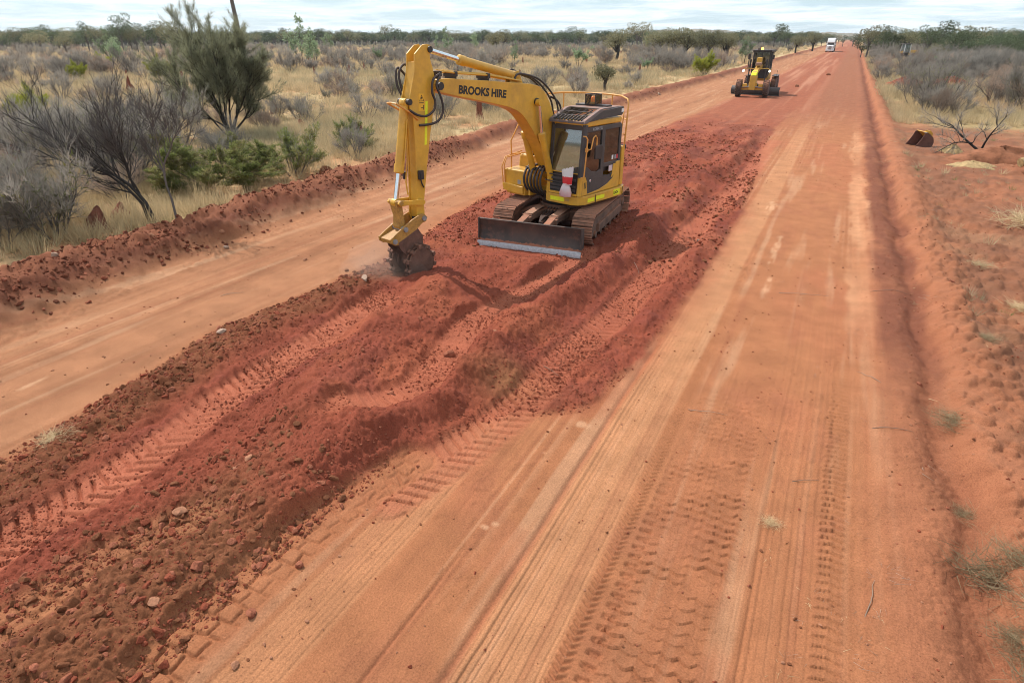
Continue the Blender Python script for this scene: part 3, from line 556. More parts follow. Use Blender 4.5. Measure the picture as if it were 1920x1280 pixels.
# ---- revolving frame and house
rear = arc(1.46, 142, 218, 16)
foot_ = [(0.98, 0.16), (1.03, 0.30), (1.03, 0.95), (0.97, 1.10), (0.78, 1.20), (-0.70, 1.24)]
pl_all = foot_ + [(-0.9, 1.16)] + rear + [(-0.9, -1.16), (-0.7, -1.24), (0.75, -1.22), (0.98, -1.10), (1.00, -0.50), (0.55, -0.42), (0.55, 0.16)]
mb = MB(); plan(mb, pl_all, 0.86, 1.07); mb.build('revolving_frame', M['yellow'], EX, 0.018)
mb = MB(); plan(mb, [(0.4, -0.8), (0.4, 0.8), (-0.9, 0.8), (-0.9, -0.8)], 0.78, 0.86); mb.build('belly_plate', M['black'], EX)
cw = arc(1.46, 137, 223, 20); inn = [(-0.86, -1.0), (-0.86, 1.0)]
mb = MB(); plan(mb, cw + inn, 1.085, 1.98); mb.build('counterweight', M['yellow'], EX, 0.05, 3)
mb = MB(); ubox(mb, (-0.84, -0.05), (-1.18, 0.10), (1.085, 1.93)); mb.build('engine_hood', M['yellow'], EX, 0.06, 3)
mb = MB(); ubox(mb, (-0.84, -0.70), (0.12, 1.16), (1.085, 2.02)); mb.build('rear_panel', M['yellow'], EX, 0.03)
mb = MB(); ubox(mb, (-0.04, 0.48), (-1.20, -0.50), (1.085, 1.76), top=(0.86, 0.88)); mb.build('fuel_tank', M['yellow'], EX, 0.07, 3)
mb = MB(); ubox(mb, (0.49, 1.0), (-1.16, -0.50), (1.085, 1.46)); tb = mb.build('toolbox', M['yellow'], EX, 0.03)
mb = MB(); ubox(mb, (1.0, 1.006), (-0.72, -0.62), (1.13, 1.23)); mb.build('badge', M['greyink'], tb)
mb = MB(); front(mb, [(-1.20, 1.10), (-1.16, 0.94), (-0.80, 0.90), (-0.52, 0.90), (-0.52, 1.08), (-1.17, 1.12)], 0.90, 1.05); mb.build('corner_guard', M['yellow'], EX, 0.02)
# seams (real grooves standing as thin dark strips in the joints)
mb = MB(); ubox(mb, (-0.725, -0.705), (1.235, 1.246), (0.88, 1.06)); ubox(mb, (0.42, 0.432), (1.222, 1.232), (0.87, 1.06)); mb.build_each('panel_gap', M['ink'], EX)
# ---- boom with its boxed section, cylinders and pipes
boom_o = [(4.33, 3.70), (3.92, 3.69), (2.8, 3.60), (2.18, 3.54), (1.60, 3.49), (1.31, 3.43), (1.11, 3.30), (0.93, 3.08), (0.79, 2.84), (0.66, 2.5), (0.50, 2.0), (0.38, 1.6), (0.40, 1.38), (0.52, 1.26), (0.68, 1.30), (0.80, 1.48), (1.06, 1.90), (1.32, 2.28), (1.57, 2.57), (1.75, 2.76), (1.89, 2.88), (2.05, 2.97), (2.31, 3.06), (2.81, 3.17), (3.28, 3.26), (3.83, 3.37), (4.25, 3.46), (4.39, 3.52), (4.42, 3.62)]
mb = MB(); side(mb, boom_o, -0.17, 0.17); BOOM = mb.build('boom', M['yellow'], EX, 0.012)
mb = MB()
for l in (-0.205, 0.175): mb.lathe(U(1.42, l, 3.12), DL, [(0, 0.0), (0, 0.075), (0.03, 0.075), (0.03, 0.0)], 18)
mb.cyl(U(4.30, -0.24, 3.58), U(4.30, 0.24, 3.58), 0.07, 18); mb.cyl(U(1.42, -0.30, 3.12), U(1.42, 0.30, 3.12), 0.045, 14); mb.build_each('pivot_pin', M['black'], EX)
def cyl_pair(name, a, j, b, rb, rr, parent=EX):
    """hydraulic cylinder: barrel a-j, chromed rod j-b"""
    a, j, b = Vector(a), Vector(j), Vector(b); d = (b-a).normalized()
    mb = MB(); mb.cyl(a, j, rb, 20); mb.lathe(j-d*0.16, d, [(0, rb*1.0), (0.0, rb*1.13), (0.15, rb*1.13), (0.17, rb*0.8)], 20); mb.lathe(a-d*0.06, d, [(0, rb*0.8), (0.02, rb*1.08), (0.10, rb*1.08), (0.11, rb)], 20)
    o = mb.build(name, M['yellow'], parent)
    mb = MB(); mb.cyl(j, b, rr, 16); mb.build('piston_rod', M['chrome'], o)
    ax = DL; mb = MB(); mb.cyl(b-ax*0.06, b+ax*0.06, rr*1.75, 16); mb.cyl(a-ax*0.07, a+ax*0.07, rr*1.8, 16); mb.build_each('rod_eye', M['yellow'], o); return o
for l in (-0.255, 0.255): cyl_pair('boom_cylinder', U(0.90, l, 1.33), U(1.31, l, 2.45), U(1.42, l, 3.10), 0.078, 0.04)
cyl_pair('arm_cylinder', U(1.95, 0, 3.66), U(3.60, 0, 4.01), U(4.42, 0, 4.20), 0.085, 0.048)
mb = MB()
for l in (-0.075, 0.055): side(mb, [(1.75, 3.48), (2.2, 3.52), (2.06, 3.74), (1.90, 3.76)], l, l+0.02)
mb.build_each('cylinder_bracket', M['yellow'], EX, 0.004)
# steel pipes along the boom top with black clamps
for l, h in ((0.14, 0), (0.09, 0.02), (-0.09, 0.02), (-0.14, 0)):
    mb = MB(); mb.tube([U(4.26, l, 3.80), U(4.10, l, 3.82+h), U(3.80, l, 3.78+h), U(2.9, l, 3.71+h), U(2.3, l, 3.62+h), U(1.9, l, 3.56)], 0.017, 8); mb.build('boom_pipe', M['yellow'], BOOM)
for f, z in ((3.83, 3.77), (2.92, 3.70), (4.24, 3.79)):
    mb = MB(); ubox(mb, (f-0.035, f+0.035), (-0.17, 0.17), (z-0.05, z+0.045)); ubox(mb, (f-0.02, f+0.02), (-0.15, 0.15), (z-0.12, z-0.04)); mb.build('pipe_clamp', M['black'], BOOM, 0.008)
# ---- arm
arm_o = [(4.50, 4.29), (4.62, 4.27), (4.80, 4.13), (4.83, 3.84), (4.90, 3.64), (4.965, 3.46), (5.01, 3.36), (4.985, 3.22), (4.93, 3.05), (4.925, 2.6), (4.935, 2.2), (4.965, 1.7), (5.00, 1.28), (4.96, 1.14), (4.87, 1.10), (4.79, 1.16), (4.80, 1.45), (4.74, 1.75), (4.67, 2.10), (4.60, 2.42), (4.53, 2.75), (4.46, 3.0), (4.42, 3.2), (4.37, 3.38), (4.34, 3.55), (4.345, 3.72), (4.39, 3.90), (4.44, 4.05), (4.44, 4.22)]
ARM = None
mb = MB(); body = [(4.60, 4.02), (4.80, 4.0), (4.83, 3.84), (4.88, 3.64), (4.94, 3.46), (4.94, 3.25), (4.90, 3.05), (4.905, 2.6), (4.915, 2.2), (4.945, 1.7), (4.975, 1.28), (4.94, 1.16), (4.87, 1.13), (4.82, 1.17), (4.83, 1.45), (4.77, 1.75), (4.70, 2.10), (4.63, 2.42), (4.56, 2.75), (4.49, 3.0), (4.45, 3.2), (4.40, 3.38), (4.37, 3.55), (4.375, 3.72), (4.42, 3.90), (4.47, 4.02)]
side(mb, body, -0.095, 0.095); side(mb, arm_o, 0.092, 0.122); side(mb, arm_o, -0.122, -0.092); ARM = mb.build('arm', M['yellow'], EX, 0.006)
mb = MB()
for f, z, r_ in ((4.44, 4.20, 0.055), (5.0, 3.34, 0.055), (4.88, 1.19, 0.075), (4.86, 1.50, 0.05)): mb.cyl(U(f, -0.15, z), U(f, 0.15, z), r_, 18)
mb.build_each('pivot_pin', M['black'], ARM)
cyl_pair('bucket_cylinder', U(5.01, 0, 3.32), U(5.27, 0, 2.10), U(5.40, 0, 1.56), 0.085, 0.046)
mb = MB(); mb.tube([U(4.82, 0.135, 3.02), U(5.02, 0.135, 3.17), U(5.31, 0.12, 3.33), U(5.33, 0.0, 3.34), U(5.31, -0.12, 3.33), U(5.0, -0.13, 3.17)], 0.018, 8); mb.build('cylinder_guard', M['handrail'], ARM)
mb = MB(); mb.tube([U(5.06, 0.10, 3.05), U(5.16, 0.10, 2.5), U(5.22, 0.09, 2.2)], 0.014, 6); mb.tube([U(4.99, -0.05, 3.0), U(5.0, -0.05, 2.3), U(5.08, -0.04, 1.9), U(5.06, -0.03, 1.65)], 0.014, 6); mb.build('arm_pipe', M['yellow'], ARM)
mb = MB(); mb.box(U(4.86, 0.155, 2.02), (0.06, 0.11, 0.17), MU); mb.box(U(4.86, 0.19, 2.02), (0.02, 0.08, 0.12), MU); mb.tube([U(4.86, 0.14, 1.95), U(4.84, 0.15, 1.85), U(4.79, 0.14, 1.77)], 0.015, 6); mb.build('work_lamp', M['black'], ARM, 0.01)
mb = MB(); mb.box(U(5.02, -0.14, 2.0), (0.05, 0.07, 0.14), MU); mb.build('valve_block', M['black'], ARM, 0.01)
# stickers on the arm: fluorescent strip, warning triangle and notice
def decal(name, pts, l, mat, parent, th=0.003):
    mb = MB(); side(mb, pts, l, l+th); return mb.build(name, mat, parent)
decal('reflective_strip', [(4.615, 3.33), (4.555, 3.33), (4.635, 2.555), (4.695, 2.555)], 0.1222, M['reflect'], ARM)
st1 = decal('warning_sticker', [(4.77, 3.47), (4.63, 3.46), (4.64, 3.16), (4.79, 3.17)], 0.1222, M['sticker'], ARM)
mb = MB(); tri = [(4.700, 3.445), (4.645, 3.335), (4.765, 3.335)]; cxm = (4.703, 3.372)
for i in range(3):
    a, b = tri[i], tri[(i+1) % 3]; k = 0.78; ia = (cxm[0]+(a[0]-cxm[0])*k, cxm[1]+(a[1]-cxm[1])*k); ib = (cxm[0]+(b[0]-cxm[0])*k, cxm[1]+(b[1]-cxm[1])*k); side(mb, [a, b, ib, ia], 0.1255, 0.1275)
side(mb, [(4.69, 3.41), (4.715, 3.41), (4.708, 3.365), (4.697, 3.365)], 0.1255, 0.1275); side(mb, [(4.66, 3.312), (4.77, 3.315), (4.77, 3.302), (4.66, 3.299)], 0.1255, 0.1275)
side(mb, [(4.655, 3.255), (4.67, 3.255), (4.68, 3.185), (4.665, 3.185)], 0.1255, 0.1275); side(mb, [(4.68, 3.225), (4.73, 3.228), (4.73, 3.215), (4.68, 3.212)], 0.1255, 0.1275); side(mb, [(4.645, 3.245), (4.68, 3.245), (4.663, 3.27)], 0.1255, 0.1275)
mb.build('warning_print', M['ink'], st1)
# hoses between boom and arm, and at the boom's bend
def hose(pts, r=0.022, parent=EX, n=8):
    P = [Vector(p) for p in pts]; out = []
    for i in range(len(P)-1):
        p0, p1, p2, p3 = P[max(i-1, 0)], P[i], P[i+1], P[min(i+2, len(P)-1)]
        for k in range(5):
            t = k/5; out.append(0.5*((2*p1)+(p2-p0)*t+(2*p0-5*p1+4*p2-p3)*t*t+(3*p1-p0-3*p2+p3)*t**3))
    out.append(P[-1]); mb = MB(); mb.tube(out, r, n); return mb.build('hydraulic_hose', M['rubber'], parent)
hose([U(4.28, 0.19, 3.79), U(4.46, 0.20, 3.70), U(4.51, 0.21, 3.49), U(4.45, 0.21, 3.33), U(4.48, 0.21, 3.18), U(4.66, 0.19, 3.08), U(4.86, 0.17, 3.11), U(5.02, 0.15, 3.20)])
hose([U(4.28, 0.21, 3.78), U(4.41, 0.23, 3.60), U(4.33, 0.25, 3.38), U(4.28, 0.24, 3.16), U(4.36, 0.22, 3.0), U(4.53, 0.19, 2.93), U(4.81, 0.14, 2.92)])
hose([U(4.28, -0.19, 3.79), U(4.5, -0.2, 3.72), U(4.75, -0.22, 3.95), U(4.93, -0.2, 3.8), U(4.9, -0.17, 3.5)]); hose([U(4.28, -0.2, 3.77), U(4.55, -0.22, 3.6), U(4.9, -0.25, 3.9), U(4.98, -0.22, 3.65), U(4.92, -0.17, 3.42)])
for k, l in enumerate((0.10, -0.02, -0.10)):
    hose([U(2.05, l*0.8, 3.60+0.03*k), U(1.95, l, 3.70+0.04*k), U(1.60, l, 3.66), U(1.25, l*1.1, 3.56), U(0.9, l*1.2, 3.34), U(0.62, l*1.3, 3.05), U(0.52, l*1.3, 2.70)], 0.022)
hose([U(0.80, 0.06, 3.18), U(0.60, 0.10, 3.10), U(0.45, 0.12, 2.92), U(0.52, 0.10, 2.72)], 0.024)
for k in range(6):
    l = -0.40 + 0.10*k; hose([U(0.66, l*0.7, 1.62), U(0.95, l, 1.60+0.02*(k % 3)), U(1.12, l*1.02, 1.40), U(1.10, l, 1.16), U(0.92, l*0.95, 0.98), U(0.6, l*0.8, 0.96)], 0.026)
mb = MB(); mb.box(U(0.98, -0.30, 1.56), (0.30, 0.10, 0.07), MU); mb.box(U(0.98, 0.02, 1.56), (0.12, 0.10, 0.07), MU); mb.build_each('hose_clamp', M['black'], EX, 0.01)
mb = MB(); ubox(mb, (0.3, 1.02), (-0.36, -0.30), (0.9, 1.55)); ubox(mb, (0.3, 1.02), (0.30-0.08, 0.30-0.03), (0.9, 1.5)); mb.build_each('boom_bracket', M['yellow'], EX, 0.01)
# diamond mirror on the right
mb = MB(); mb.prism([U(0.55, -0.62, 2.08), U(0.55, -0.52, 1.95), U(0.55, -0.56, 1.78), U(0.55, -0.66, 1.74), U(0.55, -0.72, 1.92)], DF, 0.05); mb.tube([U(0.5, -0.7, 1.70), U(0.53, -0.68, 1.8)], 0.015, 6); mb.build('mirror', M['black'], EX, 0.01)
# ---- linkage, hitch, compaction wheel
for l in (-0.155, 0.155):
    mb = MB(); side(mb, [(4.80, 1.52), (4.86, 1.56), (5.20, 1.585), (5.42, 1.62), (5.47, 1.57), (5.42, 1.51), (5.20, 1.505), (4.86, 1.44), (4.80, 1.47)], l-0.02, l+0.02); mb.build('tipping_link', M['yellow'], EX, 0.008)
mb = MB(); side(mb, [(5.33, 1.58), (5.38, 1.63), (5.47, 1.60), (5.46, 1.48), (5.41, 1.30), (5.44, 1.10), (5.38, 1.02), (5.29, 1.04), (5.29, 1.20), (5.31, 1.40)], -0.10, 0.10); mb.cyl(U(5.40, -0.19, 1.57), U(5.40, 0.19, 1.57), 0.05, 14); mb.build('bucket_link', M['yellow_worn'], EX, 0.015)
for l in (-0.19, 0.155):
    mb = MB(); side(mb, [(4.86, 1.27), (4.96, 1.28), (5.16, 1.22), (5.34, 1.14), (5.58, 1.03), (5.74, 0.94), (5.73, 0.86), (5.64, 0.80), (5.52, 0.80), (5.38, 0.84), (5.24, 0.90), (5.06, 1.02), (4.93, 1.10), (4.82, 1.12), (4.79, 1.20)], l, l+0.035); hp = mb.build('hitch_plate', M['yellow_worn'], EX, 0.008)
mb = MB(); side(mb, [(5.30, 1.06), (5.72, 0.92), (5.70, 0.84), (5.52, 0.80), (5.25, 0.90)], -0.155, 0.155); mb.build('hitch_body', M['yellow_worn'], EX, 0.01)
mb = MB()
for f, z in ((4.88, 1.19), (5.64, 0.88), (5.36, 1.06)): mb.cyl(U(f, -0.215, z), U(f, 0.215, z), 0.05, 16)
mb.build_each('hitch_pin', M['steel'], EX)
CWH = empty('compaction_wheel', U(5.14, 0, 0.36)); CWH.parent = EX; _o = U(5.14, 0, 0.36)
def rel(mb): mb.v = [tuple(Vector(p)-_o) for p in mb.v]; return mb
for l in (-0.185, 0.165):
    mb = MB(); side(mb, [(5.56, 0.84), (5.30, 0.93), (5.05, 1.02), (4.94, 0.86), (4.95, 0.42), (5.05, 0.29), (5.18, 0.31), (5.52, 0.70)], l, l+0.028); rel(mb).build('side_plate', M['rusty'], CWH, 0.006)
mb = MB(); side(mb, [(5.54, 0.84), (5.05, 1.01), (4.96, 0.86), (5.0, 0.74), (5.48, 0.72)], -0.16, 0.17); rel(mb).build('mounting_block', M['rusty'], CWH, 0.01)
mb = MB(); mb.lathe(U(5.12, -0.20, 0.36), DL, [(0, 0.0), (0, 0.22), (0.06, 0.22), (0.06, 0.15), (0.34, 0.15), (0.34, 0.22), (0.40, 0.22), (0.40, 0.0)], 28); rel(mb).build('drum', M['rusty'], CWH)
for l in (-0.33, -0.235, 0.205, 0.30):
    mb = MB(); mb.lathe(U(5.12, l, 0.36), DL, [(0, 0.10), (0, 0.315), (0.035, 0.315), (0.035, 0.10)], 32)
    rim = rel(mb).build('rim', M['rusty'], CWH)
    for k in range(10):
        a = 2*math.pi*(k+0.4*(l > 0))/10; c = U(5.12+0.335*math.cos(a), l+0.018, 0.36+0.335*math.sin(a)); m = MU @ Matrix.Rotation(a-math.pi/2, 3, 'X')
        mb = MB(); mb.box(c, (0.085, 0.10, 0.075), m, top=(0.8, 0.7)); rel(mb).build('pad_foot', M['rusty'], rim, 0.008)
# ---- cab
CAB = empty('cab', U(0.15, 0.67, 1.07)); CAB.parent = EX; _c = U(0.15, 0.67, 1.07)
def cabp(mb, name, mat, bevel=0.0, parent=None, seg=2):
    mb.v = [tuple(Vector(p)-_c) for p in mb.v]; return mb.build(name, mat, parent or CAB, bevel, seg)
L0, L1, F0, F1 = 0.20, 1.15, -0.66, 1.00
FT = 0.86                                                         # roof's front edge
def fz(z): return F1 + (FT-F1)*(z-1.07)/1.58                       # front face leans back
mb = MB()                                                          # dark pillars and window surrounds
for l in (L0, L1-0.10): mb.prism([U(fz(1.07), l, 1.07), U(fz(2.64), l, 2.64), U(fz(2.64)-0.11, l, 2.64), U(fz(1.07)-0.11, l, 1.07)], DL, 0.10)
ubox(mb, (0.06, 0.19), (L1-0.055, L1+0.004), (1.45, 2.58)); ubox(mb, (F0+0.05, 0.80), (L1-0.055, L1+0.002), (2.47, 2.58)); ubox(mb, (F0, F0+0.09), (L1-0.06, L1), (1.5, 2.55))
ubox(mb, (F0, F0+0.08), (L0, L0+0.08), (1.07, 2.6)); ubox(mb, (0.0, 0.08), (L0, L0+0.05), (1.07, 2.6))
mb.prism([U(fz(2.52), L0+0.1, 2.52), U(fz(2.64), L0+0.1, 2.64), U(fz(2.64)-0.08, L0+0.1, 2.64), U(fz(2.52)-0.08, L0+0.1, 2.52)], DL, L1-L0-0.2)
ubox(mb, (0.06, F0+0.1), (L1-0.05, L1-0.002), (1.62, 1.72)); [cabp(q_, 'pillar', M['charcoal'], 0.015) for q_ in mb.islands()]
mb = MB(); plan(mb, [(FT-0.02, L0+0.02), (FT, L0+0.08), (FT, L1-0.10), (FT-0.06, L1-0.01), (F0+0.05, L1), (F0, L1-0.06), (F0, L0+0.05)], 2.585, 2.72); cabp(mb, 'roof', M['yellow'], 0.035, None, 3)
mb = MB(); ubox(mb, (F0, fz(1.07)-0.02), (L0, L1), (1.075, 1.12)); cabp(mb, 'floor', M['yellow'], 0.01)
# door: charcoal panel with window opening, yellow sill that sweeps up to the rear
lz = L1+0.004
def dside(poly, l0, l1, name, mat, bv=0.006, parent=None): mb = MB(); side(mb, poly, l0, l1); return cabp(mb, name, mat, bv, parent)
dside([(0.995, 1.08), (0.985, 1.50), (0.90, 1.56), (0.78, 1.50), (0.72, 1.38), (0.70, 1.10), (0.2, 1.14), (-0.15, 1.22), (-0.35, 1.32), (-0.45, 1.45), (-0.47, 1.70), (-0.64, 1.70), (-0.655, 1.08)], L1-0.05, L1+0.012, 'sill_panel', M['yellow'], 0.01)
DOOR = dside([(0.70, 1.10), (0.72, 1.38), (0.78, 1.50), (0.86, 1.54), (0.855, 1.72), (0.72, 1.72), (0.55, 1.60), (0.30, 1.56), (0.19, 1.60), (0.19, 2.48), (0.06, 2.48), (0.06, 1.45), (-0.15, 1.42), (-0.42, 1.45), (-0.35, 1.32), (-0.15, 1.22), (0.2, 1.14)], L1-0.04, L1+0.006, 'door', M['charcoal'], 0.008)
dside([(0.62, 1.17), (0.62, 1.46), (0.30, 1.46), (0.05, 1.38), (0.02, 1.19)], L1+0.006, L1+0.012, 'door_panel', M['charcoal'], 0.003, DOOR)
dside([(-0.30, 1.44), (-0.27, 1.34), (-0.44, 1.42), (-0.46, 1.66), (-0.34, 1.66)], L1+0.0125, L1+0.02, 'fuel_flap', M['yellow'], 0.006)
for f in (0.84, 0.78): dside([(f, 1.24), (f, 1.38), (f-0.025, 1.38), (f-0.025, 1.24)], L1+0.0125, L1+0.0155, 'vent_slot', M['ink'], 0)
dside([(0.915, 1.10), (0.912, 1.52), (0.906, 1.52), (0.909, 1.10)], L1+0.0125, L1+0.0145, 'panel_gap', M['ink'], 0)
mb = MB(); mb.lathe(U(0.60, L1+0.012, 1.40), DL, [(0, 0.03), (0.004, 0.03), (0.004, 0)], 16); cabp(mb, 'round_sticker', M['white']); mb = MB(); mb.lathe(U(0.60, L1+0.0165, 1.40), DL, [(0, 0.014), (0.002, 0.014), (0.002, 0)], 12); cabp(mb, 'round_sticker_mark', M['redink'])
dside([(-0.16, 1.50), (-0.32, 1.50), (-0.32, 1.64), (-0.16, 1.64)], L1+0.0065, L1+0.0085, 'notice', flat('pink_notice', (0.62, 0.50, 0.52), 0.6), 0)
for k, (f, mt) in enumerate(((-0.30, 'white'), (-0.42, 'greyink'), (-0.50, 'redink'))): dside([(f, 1.76), (f-0.07, 1.76), (f-0.07, 1.86), (f, 1.86)], L1-0.018, L1-0.016, 'window_sticker', M[mt], 0)
# rounded corner at the cab's front left
mb = MB()
for k in range(9):
    pass
mb.tube([U(fz(1.08)-0.045, L1-0.045, 1.08), U(fz(1.50)-0.045, L1-0.045, 1.50)], 0.062, 14); cabp(mb, 'corner_post', M['yellow'])
mb = MB(); mb.tube([U(fz(1.50)-0.045, L1-0.045, 1.50), U(fz(2.60)-0.045, L1-0.045, 2.60)], 0.062, 14); cabp(mb, 'corner_post', M['charcoal'])
# glass
def pane(pts, n, mat, name='window_pane'):
    mb = MB(); mb.prism(pts, n, 0.006); return cabp(mb, name, mat)
pane([U(fz(1.57)-0.02, L0+0.09, 1.57), U(fz(1.57)-0.02, L1-0.09, 1.57), U(fz(2.53)-0.02, L1-0.09, 2.53), U(fz(2.53)-0.02, L0+0.09, 2.53)], DF, M['glass'], 'windscreen')
pane([U(0.88, L1-0.03, 1.66), U(0.82, L1-0.03, 2.49), U(0.18, L1-0.03, 2.49), U(0.18, L1-0.03, 1.56), U(0.5, L1-0.03, 1.56)], DL, M['darkglass'])
pane([U(0.07, L1-0.03, 1.71), U(0.07, L1-0.03, 2.49), U(-0.58, L1-0.03, 2.49), U(-0.58, L1-0.03, 1.71)], DL, M['darkglass'])
pane([U(F0+0.04, L0+0.08, 1.75), U(F0+0.04, L1-0.06, 1.75), U(F0+0.04, L1-0.06, 2.55), U(F0+0.04, L0+0.08, 2.55)], DF, M['backglass'])
pane([U(0.9, L0+0.02, 1.3), U(0.8, L0+0.02, 2.55), U(-0.6, L0+0.02, 2.55), U(-0.6, L0+0.02, 1.5), U(0.0, L0+0.02, 1.3)], DL, M['backglass'])
# yellow frame and black louvres under the windscreen, guard bars
mb = MB(); mb.prism([U(fz(1.10)-0.03, L0+0.09, 1.10), U(fz(1.10)-0.03, L1-0.09, 1.10), U(fz(1.57)-0.03, L1-0.09, 1.57), U(fz(1.57)-0.03, L0+0.09, 1.57)], -DF, 0.02); cabp(mb, 'lower_front_panel', M['black'])
mb = MB(); mb.prism([U(fz(1.08), L0-0.01, 1.08), U(fz(1.08), L0+0.09, 1.08), U(fz(1.50), L0+0.09, 1.50), U(fz(1.50), L0-0.01, 1.50)], DF, 0.012)
mb.bar(U(fz(1.58), L0+0.09, 1.58), U(fz(1.58), L1-0.09, 1.58), 0.03, 0.02); mb.bar(U(fz(1.10)+0.005, L0+0.09, 1.105), U(fz(1.10)+0.005, L1-0.08, 1.105), 0.03, 0.05); [cabp(q_, 'lower_frame', M['yellow'], 0.004) for q_ in mb.islands()]
for z in (1.20, 1.28, 1.43):
    mb = MB(); mb.bar(U(fz(z)+0.005, L0+0.09, z), U(fz(z)+0.005, L1-0.12, z), 0.02, 0.055); cabp(mb, 'louvre', M['charcoal'], 0.006)
for z in (1.36, 1.52):
    mb = MB(); mb.tube([U(fz(z)-0.02, L0-0.03, z), U(fz(z)+0.06, L0-0.03, z), U(fz(z)+0.07, L0+0.04, z), U(fz(z)+0.07, L1-0.32, z)], 0.014, 8); cabp(mb, 'guard_bar', M['black'])
# lettering of the side
def text(name, s, size, origin, xdir, ydir, mat, parent, off=0.0, th=0.002, sx=1.0, base=None, bold=0.0):
    c = bpy.data.curves.new(name, 'FONT'); c.body = s; c.size = size; c.extrude = th; c.offset = bold; c.materials.append(mat); c.resolution_u = 3
    tmp = bpy.data.objects.new(name, c); me = bpy.data.meshes.new_from_object(tmp); bpy.data.objects.remove(tmp); me.name = name; o = link(name, me); x = Vector(xdir).normalized(); y = Vector(ydir); y = (y - x*y.dot(x)).normalized(); z = x.cross(y)
    o.parent = parent; p = Vector(origin) - (base if base is not None else Vector((0, 0, 0)))
    o.matrix_local = Matrix(((x.x*sx, y.x, z.x, p.x), (x.y*sx, y.y, z.y, p.y), (x.z*sx, y.z, z.z, p.z), (0, 0, 0, 1))); return o
text('maker_lettering', 'KOMATSU', 0.085, U(0.585, L1+0.0045, 2.502), -DF, (0, 0, 1), M['greyink'], CAB, sx=1.0, base=_c, bold=0.002)
text('hire_lettering', 'BROOKS HIRE', 0.205, U(3.80, 0.1705, 3.425), U(2.39, 0, 3.255)-U(3.80, 0, 3.425), (0, 0, 1), M['ink'], BOOM, sx=1.08, bold=0.009)
# fluorescent tape and fleet number round the skirt
mb = MB(); ubox(mb, (1.03, 1.034), (0.34, 0.74), (0.92, 1.01)); mb.build('reflective_strip', M['reflect'], EX)
mb = MB(); ubox(mb, (1.03, 1.034), (0.78, 0.90), (0.94, 1.0)); mb.build('worn_sticker', paint('worn_sticker', (0.5, 0.3, 0.08), dust=0.5), EX)
def skirt_tape(name, f0, f1, z0, z1, mat):
    t = lambda f: 1.20 + (0.78-f)/1.48*0.04
    mb = MB(); mb.prism([U(f0, t(f0)+0.001, z0), U(f1, t(f1)+0.001, z0), U(f1, t(f1)+0.001, z1), U(f0, t(f0)+0.001, z1)], DL, 0.003); return mb.build(name, mat, EX)
skirt_tape('reflective_strip', 0.72, 0.45, 0.91, 1.00, M['reflect']); skirt_tape('reflective_strip', 0.41, 0.05, 0.92, 1.01, M['reflect'])
skirt_tape('reflective_strip', -0.72, -0.92, 0.95, 1.07, M['reflect']) if False else None
fp = skirt_tape('number_plate', -0.33, -0.60, 0.905, 1.045, M['reflect'])
text('fleet_number', 'EX248', 0.095, U(-0.335, 1.2375, 0.94), -DF, (0, 0, 1), M['ink'], fp, sx=0.95, bold=0.002)
mb = MB(); rp = arc(1.464, 139, 146, 4); mb.prism([U(f, l, 0.95) for f, l in rp] + [U(f*1.003, l*1.003, 0.95) for f, l in rp[::-1]], (0, 0, 1), 0.10); mb.build('reflective_strip', M['reflect'], EX)
# ---- roof guard: sloped grille, flat top, skirts
GZ0, GZ1 = 2.70, 2.93
mb = MB()
for l in (L0-0.02, L1-0.06): side(mb, [(FT+0.10, GZ0-0.02), (FT+0.06, GZ0+0.05), (0.36, GZ1+0.01), (0.24, GZ1+0.02), (0.24, GZ1-0.06), (0.36, GZ1-0.07), (FT-0.02, GZ0-0.02)], l, l+0.09)
plan(mb, [(0.26, L0), (0.26, L1), (-0.58, L1-0.02), (-0.60, L0+0.02)], GZ1-0.01, GZ1+0.02); mb.bar(U(FT+0.08, L0, GZ0+0.0), U(FT+0.08, L1, GZ0+0.0), 0.06, 0.05)
cabp(mb, 'roof_guard', M['dustygrey'], 0.008)
mb = MB(); side(mb, [(FT-0.04, GZ0), (0.30, GZ1-0.03), (-0.60, GZ1+0.015), (-0.64, GZ0+0.12), (-0.55, GZ0+0.05), (0.1, GZ0+0.04)], L1-0.02, L1+0.03); side(mb, [(FT-0.04, GZ0), (0.30, GZ1-0.03), (-0.60, GZ1), (-0.60, GZ0+0.06)], L0-0.05, L0-0.01); [cabp(q_, 'guard_skirt', M['charcoal'], 0.008) for q_ in mb.islands()]
mb = MB(); ubox(mb, (-0.52, -0.62), (L1+0.030, L1+0.034), (GZ0+0.12, GZ0+0.20)); cabp(mb, 'guard_sticker', M['white'])
for t_ in (0.36, 0.68):
    f, z = FT+0.04 + (0.30-FT-0.04)*t_, GZ0+0.04 + (GZ1-GZ0-0.04)*t_; mb = MB(); mb.bar(U(f, L0+0.05, z), U(f, L1-0.05, z), 0.035, 0.02); cabp(mb, 'grille_bar', M['charcoal'], 0.004)
for k in range(9):
    l = L0+0.10 + (L1-L0-0.2)*k/8; a, b = U(FT+0.05, l, GZ0+0.03), U(FT+0.05 + (0.30-FT)*0.36, l, GZ0+0.03 + 0.19*0.36); mb = MB(); mb.bar(a, b, 0.02, 0.05); cabp(mb, 'grille_slat', M['charcoal'], 0.003)
for k in range(4):
    l = L0+0.22 + (L1-L0-0.44)*k/3; a, b = U(FT+0.05 + (0.30-FT)*0.36, l, GZ0+0.03 + 0.19*0.36), U(0.30, l, GZ1-0.03); mb = MB(); mb.bar(a, b, 0.012, 0.03); cabp(mb, 'grille_slat', M['charcoal'], 0.003)
mb = MB()                                                          # chequered tape on the visor lip
